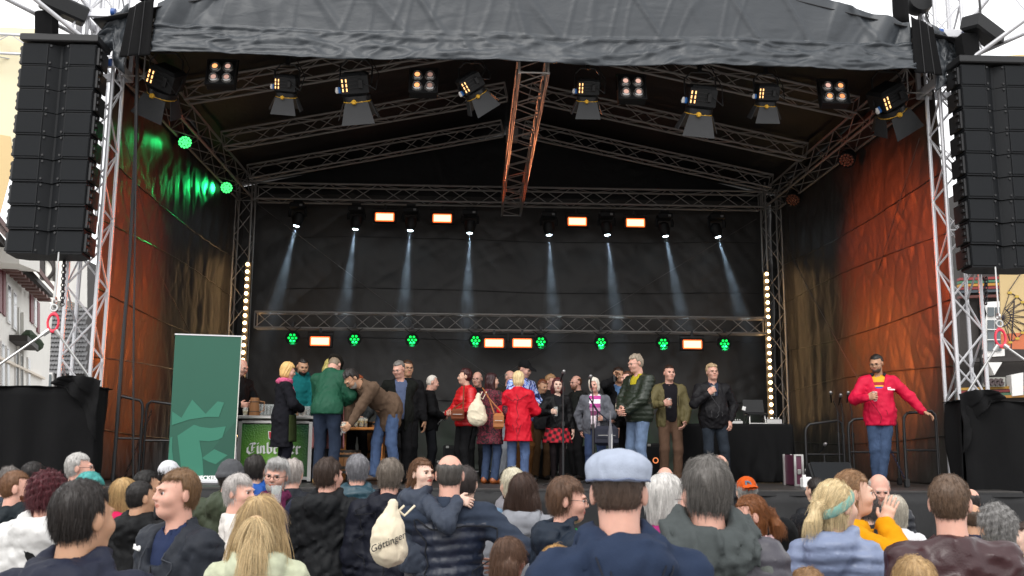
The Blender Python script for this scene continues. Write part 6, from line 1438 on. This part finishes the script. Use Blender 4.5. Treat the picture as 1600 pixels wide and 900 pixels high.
shoulder_bag(W(947, 681, 14.45), .34, .28, .14, mat('navy_nylon', '#15182a', .6, 0, .2, 20, .3, 80), 'dark navy shoulder bag hanging at the side of the lady in the striped top', [W(931, 640, 14.45), W(921, 622, 14.5), W(934, 642, 14.5)])
drawstring(W(972, 632, 14.9), W(976, 612, 15.0), 'white cloth bag held in front of the man facing left', w=.16, h=.32)
ph = thing('mobile_phone', 'black phone at the ear of the man in the black coat', 'phone', W(959.5, 592.5, 15.95)); MB().box((0, 0, 0), (.03, .075, .14), rot('X', -25), bev=.006).build('phone_body', M_BLACK, ph)
um = thing('folded_umbrella', 'slim folded umbrella with white edges held before the man in the green quilted jacket', 'umbrella', W(954, 690, 13.7)); MB().lathe([(.008, -.36), (.03, -.25), (.034, .1), (.012, .28), (.012, .42)], (0, 0, 0), 8).build('canopy', mat('grey_cloth', '#6a6a70', .7), um, True); MB().tube([(.012, -.03, -.3), (.014, -.035, .1)], .006, 5).build('edge', M_WHITE, um)
cup('bend', 1, 'foaming dark beer in the bending man\'s left hand', .6, M_BEER, .15, .036)
cup('bend', -1, 'foaming dark beer in the bending man\'s right hand', .6, M_BEER, .15, .036)
# ------------------------------------------------------------------ the audience in front of the stage
def A_(label, px, py, y, a, **k):
    k.setdefault('eyes', None if abs((a + k.get('head', (0,))[0] + 180) % 360 - 180) < 115 else False)
    y *= 1.13 if y > 3.1 else 1.1
    return person(label, px, py, y, a, group='people in the audience', base=k.pop('base', 0), res=.5, upper=True, **k)
HK = '#0d1014'
# nearest row
A_('man with thick dark hair in a navy hooded jacket nearest the left corner', 127, 748, 2.95, 172, head=(-16, 0, 0), hair=('short', '#241e1b'), skin='tan', top=('shell', '#1a1e2e'), hood='down', bw=1.1, key='navy', t=.03)
A_('man with sandy hair in a dark softshell jacket turning to the left', 286, 731, 4.4, -38, head=(-14, -2, 0), hair=('short', '#6e5236'), skin='pink', top=('shell', '#20242c'), bw=1.14, collar=3.0, opened=(.012, .22, 1.30), shirt=('cloth', '#222c48'), key='soft', t=.03)
A_('woman with long half tied blonde hair seen from behind', 408, 776, 3.9, 186, head=(-4, 0, 0), hair=('long', '#b49a70'), fem=True, top=('cloth', '#b4b89e'), hood='down', key='longblonde')
A_('man in a pale blue flat cap and blue hoodie seen from behind', 966, 709, 2.85, 190, head=(-22, 2, 0), hair=('buzz', '#4a3a30'), skin='pink', top=('cloth', '#242f44'), hood='down', hat=('flat', '#98a0b0'), bw=1.16, key='flatcap', t=.03)
A_('man with grey streaked hair in a slate hood and padded grey vest', 1104, 713, 3.3, 176, head=(10, 0, 0), hair=('full', '#5c5854'), skin='pink', top=('puffer', '#3e3c44'), hood=None, bw=1.16, key='vest', t=.03)
A_('man with cropped brown hair in a maroon leather jacket', 1481, 739, 3.7, 172, head=(-20, 0, 0), hair=('cropped', '#5a4636'), skin='pink', top=('leather', '#34161a'), bw=1.14, collar=1.6, key='maroon', t=.03)
A_('woman with blonde ponytail and mint headband in a light blue puffer jacket', 1301, 750, 4.2, 140, head=(-22, 0, 0), hair=('ponytail', '#cdb88e'), fem=True, top=('puffer', '#74809c'), key='headband', t=.03, hood='down')
A_('woman with light brown hair in a mustard yellow coat cupping a hand at her mouth', 1327, 735, 4.85, 74, head=(8, 0, 0), hair=('ponytail', '#8a6848'), fem=True, top=('cloth', '#c98a06'), key='mustard', t=.03, collar=1.4,
   arms=('down', ((-.02, -.165, 1.475), 'flat', (.1, -.35, 1), (.4, .9, 0), (-.8, -.2, -1), 1)))
A_('grey curly haired woman in a pale yellow jacket with a teal collar', 1556, 791, 4.5, 184, head=(-8, 4, 0), hair=('curly', '#7c7a78'), fem=True, top=('shell', '#cfc68e'), scarf=('knit', '#2c6a68'), bw=1.1, key='paleyellow', t=.03)
A_('woman with short brown hair and glasses, dark blue jacket over bright green shirt', 884, 745, 4.75, 112, head=(-26, 4, 0), hair=('full', '#5c4230'), skin='pink', fem=True, top=('shell', '#18222f'), hood='down', bw=1.16, glasses='#4a4440', opened=(.07, .2, .8), shirt=('cloth', '#22b052'), key='green', t=.03)
A_('balding man in a dark blue quilted jacket carrying the girl', 703, 711, 5.4, 182, head=(-4, 0, 0), hair=('bald', '#4a4642'), skin='pink', top=('puffer', '#141d30'), bw=1.2, key='carrier', t=.032, arms=(((-.03, -.2, 1.12), 'relax', (-.8, -.4, .1), (0, 0, 1), (.9, .5, -.5), 1), ((-.36, -.10, 1.08), 'relax', (.8, -.5, .1), (0, 0, 1), (-1, .7, -.6), 1)), yoke=(('cloth', '#2c3442'), lambda c: (c[:, 2] > 1.36) | (np.abs(c[:, 0]) > .215)))
A_('little girl with brown hair carried on an arm, looking to the right', 657, 716, 5.45, 120, head=(-78, -4, 0), hair=('ponytail', '#6a4a32'), skin='pale', fem=True, top=('shell', '#343b48'), H=1.30, legs=('denim', '#6a6870'), key='girl', hood='down', arms=('front', ((-.32, -.16, 1.44), 'relax', (-.4, -1, -.25), (.2, -.3, 1), (-.6, .3, -.6), 1)))
A_('man with short grey brown hair in a long navy hooded coat', 610, 716, 6.3, 176, head=(6, 0, 0), hair=('full', '#6c6258'), skin='pink', top=('shell', '#10131f'), hood='down', bw=1.16, key='navycoat', t=.035, hem=.7)
A_('man with short brown hair in a black hooded jacket with dark blue sleeves', 512, 715, 6.4, 170, head=(-26, 0, 0), hair=('full', '#3a2b22'), skin='pink', top=('shell', '#0e1013'), hood='down', bw=1.16, key='blackhood', t=.035, yoke=(('shell', '#1a2038'), lambda c: np.abs(c[:, 0]) > .235))
A_('grey haired man in a petrol blue hooded jacket', 559, 710, 7.3, 186, head=(6, 0, 0), hair=('full', '#77767a'), skin='pink', top=('puffer', '#1f3e4a'), hood='down', bw=1.1, t=.03)
A_('grey haired man with dark glasses smiling back at the camera', 436, 716, 6.7, 8, head=(-14, 6, 6), hair=('tuft', '#a8a6a4'), skin='pink', top=('shell', '#12151b'), bw=1.12, glasses='#14110f', scarf=('cloth', '#5a2040'), key='smiler', beard='#9a948e')
A_('man with swept white grey hair in a white knitted jumper turned to the right', 372, 741, 5.9, 108, head=(-38, 0, 0), hair=('full', '#b4aeaa'), skin='pink', top=('knit', '#cfcac4'), bw=1.1, collar=1.5, key='whitegrey')
A_('person in a grey knitted cap and olive parka', 361, 718, 6.6, 166, head=(-10, 0, 0), hair=('short', '#3a332c'), skin='pink', top=('shell', '#3c4434'), hood='down', hat=('beanie', '#4c4d50'), t=.035, bw=1.1)
A_('dark haired person in a bright blue hooded jacket near the bar', 399, 711, 7.8, 180, head=(-8, 0, 0), hair=('full', '#2a2522'), top=('shell', '#1c4a92'), hood='down', t=.03)
A_('older man with thin grey hair just behind the smiling man with glasses', 458, 717, 7.8, 170, hair=('full', '#a8a09a'), skin='pink', top=('shell', '#1a1d24'))
A_('person in a white baseball cap and black jacket beyond the sandy haired man', 264, 720, 7.9, 170, head=(-20, 0, 0), hair=('short', '#1f1a18'), top=('shell', '#0d0e10'), hat=('cap', '#c9c9cc'), scarf=('cloth', '#a01820'))
A_('woman with crimson dyed hair in a white jacket with a fluffy white hood', 76, 738, 5.0, 176, head=(-10, 4, 0), hair=('curly', '#4c1820'), skin='pink', fem=True, top=('shell', '#c9c8c6'), hood='down', bw=1.16, key='whitehood', t=.04)
A_('man with reddish beard in a dark green and grey jacket at the left edge', 24, 734, 6.0, 150, head=(-34, 0, 0), hair=('cropped', '#6c4a30'), skin='pink', top=('shell', '#141d22'), beard='#5c3018', hood='down', bw=1.1, t=.03)
A_('dark haired man behind the woman with crimson hair', 52, 721, 7.3, 170, head=(-30, 0, 0), hair=('short', '#1d1816'), top=('shell', '#14171c'), skin='tan')
A_('grey haired person beyond the red bearded man at the left edge', 16, 729, 7.4, 190, hair=('full', '#6a6460'), top=('shell', '#2a3644'))
A_('white haired man with dark glasses in a denim blue jacket by the left riser', 122, 707, 7.6, 150, head=(-42, 0, 0), hair=('short', '#b9b6b2'), skin='pink', top=('denim', '#4a6488'), glasses='#221c1c')
A_('person with turquoise dyed hair mostly hidden behind the man in navy', 141, 738, 6.2, 150, head=(-20, 6, 0), hair=('full', '#4aa09c'), fem=True, skin='pale', top=('shell', '#16181c'))
A_('woman with shoulder length blonde hair in a bright pink jacket', 194, 748, 6.3, 176, head=(-4, 2, 0), hair=('mid', '#b49464'), fem=True, top=('shell', '#c01850'), hood='down')
A_('man with short dark hair in a black hooded jacket left of the sandy haired man', 219, 750, 5.9, 160, head=(-22, 0, 0), hair=('cropped', '#1d1917'), skin='tan', top=('shell', '#0c0d0f'), hood='down', bw=1.14, t=.035)
A_('black haired man standing in front of the white capped person', 228, 734, 7.0, 150, head=(-26, 0, 0), hair=('short', '#15120f'), skin='tan', top=('shell', '#101114'))
A_('person in a grey hoodie with long brown hair and a black strap', 817, 740, 5.9, 174, head=(-14, 0, 0), hair=('mid', '#3e2a20'), fem=True, top=('cloth', '#84868c'), hood='down', bw=1.06, key='greyhood', t=.03)
A_('woman with short platinum hair and black headband in a patterned grey top', 801, 731, 6.6, 176, head=(26, 0, 0), hair=('full', '#c8c0aa'), fem=True, top=('knit', '#77757a'), hood='down', key='platinum')
A_('person in a faded blue denim jacket behind the man carrying the girl', 727, 727, 6.1, 170, hair=('short', '#3a3230'), top=('denim', '#4f7ea4'), bw=1.15, t=.03)
A_('white haired woman with glasses in a magenta jacket behind the flat cap', 1037, 742, 4.5, 128, head=(-40, 0, 0), hair=('bob', '#c9c6c2'), skin='pink', fem=True, top=('shell', '#8a1a5c'), glasses='#443c38')
A_('bald man seen just over the shoulder of the man in the padded vest', 1039, 730, 8.2, 175, hair=('bald', '#8a7868'), skin='pink', top=('shell', '#16181c'))
A_('bald man whose crown shows above the grey streaked hair', 1124, 711, 8.4, 175, hair=('bald', '#8a7868'), skin='pink', top=('shell', '#16181c'))
A_('woman with reddish ponytail and glasses in a black jacket facing left', 1172, 773, 4.9, -112, head=(24, 6, 0), hair=('ponytail', '#7a4a26'), skin='pink', fem=True, top=('shell', '#0e0f12'), glasses='#5a3a30', scarf=('cloth', '#c9a8a8'), bw=1.1)
A_('grey haired person wearing an orange cap backwards', 1166, 745, 7.0, 185, head=(-8, 0, 0), hair=('short', '#9a9894'), top=('shell', '#15171a'), hat=('capback', '#b84c12'), key='orangecap')
A_('child in a black cap between the two blonde women and the dark hood', 1251, 803, 5.5, 200, head=(10, 0, 0), hair=('short', '#2a2220'), top=('shell', '#121317'), hat=('cap', '#121317'))
A_('child with a black hood pulled up in front of the stage edge', 1222, 812, 5.3, 180, hair=None, top=('shell', '#0c0d0f'), hat=('hood', '#0c0d0f'), face=False)
A_('woman with short pale grey bob in a white jacket', 1397, 775, 6.3, 150, head=(40, 2, 0), hair=('bob', '#b5aea0'), fem=True, top=('shell', '#cfced0'), bw=1.05)
A_('balding smiling man in a dark blue puffer jacket facing the camera', 1374, 742, 6.9, -14, head=(4, 22, 0), hair=('bald', '#b0aaa2'), skin='pink', top=('puffer', '#11151f'), bw=1.14, belly=.03)
A_('person with dark curly hair below the smiling balding man', 1350, 768, 6.2, 185, hair=('curly', '#4a4240'), top=('shell', '#15171b'))
A_('dark haired person whose head shows left of the blonde ponytail', 1275, 746, 8.0, 200, hair=('short', '#241c18'), top=('shell', '#15171b'))
A_('bald man with dark fringe of hair right of the maroon jacket', 1516, 764, 7.2, 175, hair=('bald', '#2a2422'), skin='pink', top=('shell', '#151720'))
A_('second balding man in a dark blue jacket right of the maroon jacket', 1519, 788, 6.2, 160, hair=('bald', '#4a3a2e'), skin='tan', top=('shell', '#181c34'))
A_('person with short brown hair cut off by the right edge', 1604, 815, 5.8, -120, head=(10, 0, 0), hair=('short', '#3a2a22'), skin='pale', top=('shell', '#101114'))
# children and low heads at the bottom edge
A_('girl with brown hair and glasses in a hot pink jacket', 796, 840, 4.6, 120, head=(-8, 8, 0), hair=('mid', '#5c4232'), skin='pink', fem=True, top=('shell', '#c8127c'), glasses='#30202c')
A_('blonde child in front of the bright green shirt', 868, 853, 4.3, 178, head=(-20, 0, 0), hair=('mid', '#a8824e'), fem=True, top=('cloth', '#2a3040'))
A_('fair haired child at the bottom edge before the maroon jacket', 1428, 870, 3.3, 180, hair=('full', '#a88a60'), top=('cloth', '#384050'))
A_('child with tousled light brown hair at the bottom edge below the blue puffer jacket', 1262, 888, 3.6, 180, hair=('full', '#8a6a48'), top=('cloth', '#2a2e38'))

# things worn and carried in the audience
def on(key, name, pts, r, m, par=True, **k):
    root, s, arm, hp, up = PEOPLE[key]; o = MB().tube([Vector(p) * s for p in pts], r, 8).build(name, m, root, True); return o
root, s, arm, hp, up = PEOPLE['headband']
f = Field(*(axis(q - .16, q + .16, .0075) for q in hp((0, .02, .03)))); HNx = np.array([hp((1, 0, 0)) - hp((0, 0, 0)), hp((0, 1, 0)) - hp((0, 0, 0)), hp((0, 0, 1)) - hp((0, 0, 0))]).T
f.torus(hp((0, .02, .018)), .090, .010, .01, HNx @ np.array(Matrix.Rotation(-.55, 3, 'X')), .93, 1.2, 2.6); V, Q = nets(f); link('headband', np_mesh('headband', V * s, Q, [fabric('cloth', '#7fa89c')]), root)
f = Field(*(axis(q - .2, q + .2, .013) for q in hp((0, .05, -.2)))); f.torus(hp((0, .02, -.17)), .09, .03, .02, HNx, 1, 1.1, 1.2); folds(f, .012, .06, 4); V, Q = nets(f); link('scarf', np_mesh('scarf', V * s, Q, [fabric('knit', '#6fae94')]), root)
root, s, arm, hp, up = PEOPLE['vest']
f = Field(*(axis(q - .28, q + .28, .014) for q in up((0, .06, 1.47)))); f.torus(up((0, .03, 1.49)), .098, .045, .04, np.array(Matrix.Rotation(-.5, 3, 'X')), 1.15, 1.1, 1.1); f.ell(up((0, .135, 1.42)), (.15, .06, .09), .05); folds(f, .02, .10, 3); f.cap(up((0, .015, 1.40)), up((0, -.03, 1.68)), .062, .08, .012, 's'); V, Q = nets(f); link('hood', np_mesh('hood', V * s, Q, [fabric('cloth', '#454a4a')]), root)
for sd in (1, -1):
    E_, T = arm[sd][:2]; f = Field(*(axis(min(arm[sd][0][i], arm[sd][1][i], up((sd * .17, 0, 1.38))[i]) - .1, max(arm[sd][0][i], arm[sd][1][i], up((sd * .17, 0, 1.38))[i]) + .1, .016) for i in range(3))); f.cap(up((sd * .185, .015, 1.37)), E_, .085, .078, .03); f.cap(E_, T, .076, .06, .03); folds(f, .008, .1, 2); V, Q = nets(f); link('sleeve', np_mesh('sleeve', V * s, Q, [fabric('cloth', '#5c605c')]), root)
for dx in (-.015, .03): on('flatcap', 'drawstring', [up((dx, .12, 1.50)), up((dx + .01, .165, 1.42)), up((dx * 2 + .03, .16, 1.30)), up((dx * 2.6 + .05, .15, 1.15))], .011, M_WHITE)
on('greyhood', 'bag_strap', [up((-.10, .04, 1.45)), up((-.09, .125, 1.36)), up((.02, .15, 1.2)), up((.12, .135, 1.02))], .022, M_MOLTON)
on('whitehood', 'bag_strap', [up((.06, .12, 1.40)), up((-.05, .165, 1.26)), up((-.13, .15, 1.10))], .022, M_MOLTON)
on('navy', 'backpack_strap', [up((.13, .07, 1.44)), up((.13, .14, 1.34)), up((.12, .16, 1.15))], .022, fabric('cloth', '#2a2f3a')); on('navy', 'backpack_strap', [up((-.13, .07, 1.44)), up((-.13, .14, 1.34)), up((-.12, .16, 1.15))], .022, fabric('cloth', '#2a2f3a'))
on('paleyellow', 'bag_strap', [up((-.12, .05, 1.42)), up((-.10, .13, 1.33)), up((.0, .16, 1.15)), up((.08, .15, 1.0))], .018, M_TAN)
on('mustard', 'bag_strap', [up((-.13, .0, 1.44)), up((-.12, -.13, 1.36)), up((-.06, -.165, 1.2)), up((0, -.15, 1.05))], .014, M_TAN)
on('platinum', 'hair_band', [hp((.10 * math.sin(q), .015, .035 + .10 * math.cos(q))) for q in np.linspace(-1.4, 1.4, 11)], .007, M_BLACK)
root, s, arm, hp, up = PEOPLE['longblonde']
MB().ring(.030 * s, .012 * s, hp((0, .128, .01)) * s, rot('X', 90), 12, 6).build('hair_tie', mat('hair_tie', '#b89a78', .8), root, True)
f = Field(*(axis(q - .2, q + .2, .010) for q in hp((0, .14, -.1)))); f.ell(hp((0, .122, .01)), (.038, .03, .032), .02); f.cap(hp((0, .13, 0)), hp((0, .155, -.09)), .032, .044, .02); f.cap(hp((0, .155, -.09)), hp((.01, .15, -.24)), .044, .02, .02); X, Y, Z = f.full(); f.F += (.004 * np.sin(X * 300 + np.sin(Z * 30) * 2)).astype(np.float32); V, Q = nets(f); tl = link('hair_tail', np_mesh('hair_tail', V * s, Q, [hair_mat('#cfb78c')]), root)
strands(tl, hp((0, .1, 0)) * s, np.eye(3), s, 'long', '#cfb78c', 77)
root, s, arm, hp, up = PEOPLE['soft']
lg = text('jacket_logo', 'Borowski', Vector(up((-.150, -.128, 1.37))) * s, .030, M_PRW, root, Matrix.Rotation(math.radians(-22), 4, 'Z') @ Matrix.Rotation(math.radians(84), 4, 'X'), .004, .0015)
MB().tube([Vector(up((.012, -.142, z_))) * s for z_ in (1.30, 1.2, 1.1, 1.0)], .004, 5).build('zip', M_BLACK, root); MB().box(Vector(up((.012, -.152, 1.245))) * s, (.012, .01, .05), bev=.003).build('zip_puller', mat('zip_red', '#a01830', .4), root)
# the canvas bag of the carried girl, with faint printed script
db = drawstring(W(607, 833, 5.75), W(640, 790, 5.8), 'cream drawstring bag with black script print hanging from the carried girl', w=.15, h=.34)
text('printed_script', 'Göttingen', (-.085, -.088, -.10), .052, mat('print_black', (.02, .02, .02), .7), db, Matrix.Rotation(math.radians(-24), 4, 'Y') @ Matrix.Rotation(PI / 2, 4, 'X'), .004, 0, 'LEFT', .3)
pc = glass_thing(W(431, 786, 7.1), 'paper beer cup raised beside the smiling man with glasses', 0, .12, .04, None, name='paper_cup')
rc = PEOPLE['orangecap']; text('cap_letter', 'D', rc[3]((.035, .135, .045)) * rc[1], .07, mat('print_slate', (.08, .12, .17), .6), rc[0], Matrix.Rotation(PI, 4, 'Z') @ Matrix.Rotation(math.radians(75), 4, 'X'), .004, .003)

# seams and trims on the nearest clothes
L_ = lambda f_, n=14: [f_(k / (n - 1)) for k in range(n)]
def seams(key, lines, m=None, r=.0022, names=('jacket', 'coat')):
    root, s, arm, hp, up = PEOPLE[key]; o = part(root, *names)
    for fn in lines: seam(o, L_(fn), r, m, s)
dk = lambda c: mat('stitch', c, .8)
seams('navycoat', [lambda u: up((-.24 + .48 * u, .3, 1.33)), lambda u: up((0, .3, 1.33 - .45 * u)), lambda u: up((.19, .2, 1.45 - .4 * u)), lambda u: up((-.19, .2, 1.45 - .4 * u))], dk('#05060a'))
seams('carrier', [lambda u: up((-.21 + .42 * u, .3, 1.36)), lambda u: up((.215, .25, 1.36 - .4 * u)), lambda u: up((-.215, .25, 1.36 - .4 * u))], dk('#0a0e16'), .004)
seams('flatcap', [lambda u: up((.19 - .03 * u, .25, 1.46 - .35 * u)), lambda u: up((-.19 + .03 * u, .25, 1.46 - .35 * u)), lambda u: up((-.14 + .28 * u, .3, 1.43 - .09 * math.sin(u * PI)))], dk('#0c1424'), .003)
seams('navy', [lambda u: up((.19, .25, 1.46 - .35 * u)), lambda u: up((-.19, .25, 1.46 - .35 * u)), lambda u: up((-.14 + .28 * u, .3, 1.42 - .08 * math.sin(u * PI)))], dk('#0a0d18'), .003)
seams('soft', [lambda u: up((-.10 - .10 * u, -.3, 1.46 - .2 * u)), lambda u: up((.10 + .10 * u, -.3, 1.46 - .2 * u)), lambda u: up((.09, -.3, 1.22 - .14 * u))], dk('#3a3e46'), .0025)
seams('vest', [lambda u: up((-.22 + .44 * u, .3, 1.32)), lambda u: up((-.22 + .44 * u, .3, 1.24))], dk('#1c1b20'), .003)
root, s, arm, hp, up = PEOPLE['flatcap']; hc0 = part(root, 'cap')
seam(hc0, [hp((.12 * math.cos(q), .02 + .14 * math.sin(q), .028)) for q in np.linspace(-.3, PI + .3, 26)], .003, dk('#5c6680'), s)

seams('red', [lambda u: (.0, -.4, 1.25 - .45 * u), lambda u: (.13, -.4, 1.02 - .12 * u), lambda u: (-.13, -.4, 1.02 - .12 * u)], dk('#70081c'), .004)
seams('redcoat', [lambda u: (0, .4, 1.40 - .7 * u), lambda u: (-.2 + .4 * u, .4, 1.34), lambda u: (.10, .4, .92 - .12 * u), lambda u: (-.10, .4, .92 - .12 * u)], dk('#70081c'), .004)
seams('khaki', [lambda u: (.14, -.4, 1.34 - .12 * u), lambda u: (-.14, -.4, 1.34 - .12 * u)], dk('#1c1a12'), .005)
seams('blackcoat', [lambda u: (.02, -.4, 1.27 - .4 * u), lambda u: (.14, -.4, 1.02 - .13 * u), lambda u: (-.14, -.4, 1.02 - .13 * u)], dk('#4a4a4c'), .003)
seams('plaid', [lambda u: (.0, -.4, 1.28 - .33 * u)], dk('#3a3a3c'), .003)
seams('white', [lambda u: (-.13, -.2, 1.04 - .12 * u)], dk('#9a9a98'), .005)
root, s, arm, hp, up = PEOPLE['red']
f = Field(*(axis(q - .2, q + .2, .012) for q in up((0, .0, 1.49)))); f.torus(up((0, .022, 1.462)), .086, .018, .02, np.array(Matrix.Rotation(-.3, 3, 'X')), 1.08, 1.08, 1.7); f.cap(up((0, .015, 1.38)), up((0, -.05, 1.62)), .066, .082, .01, 's'); V, Q = nets(f); link('collar_lining', np_mesh('collar_lining', V * s, Q, [fabric('cloth', '#2a2d31')]), root)
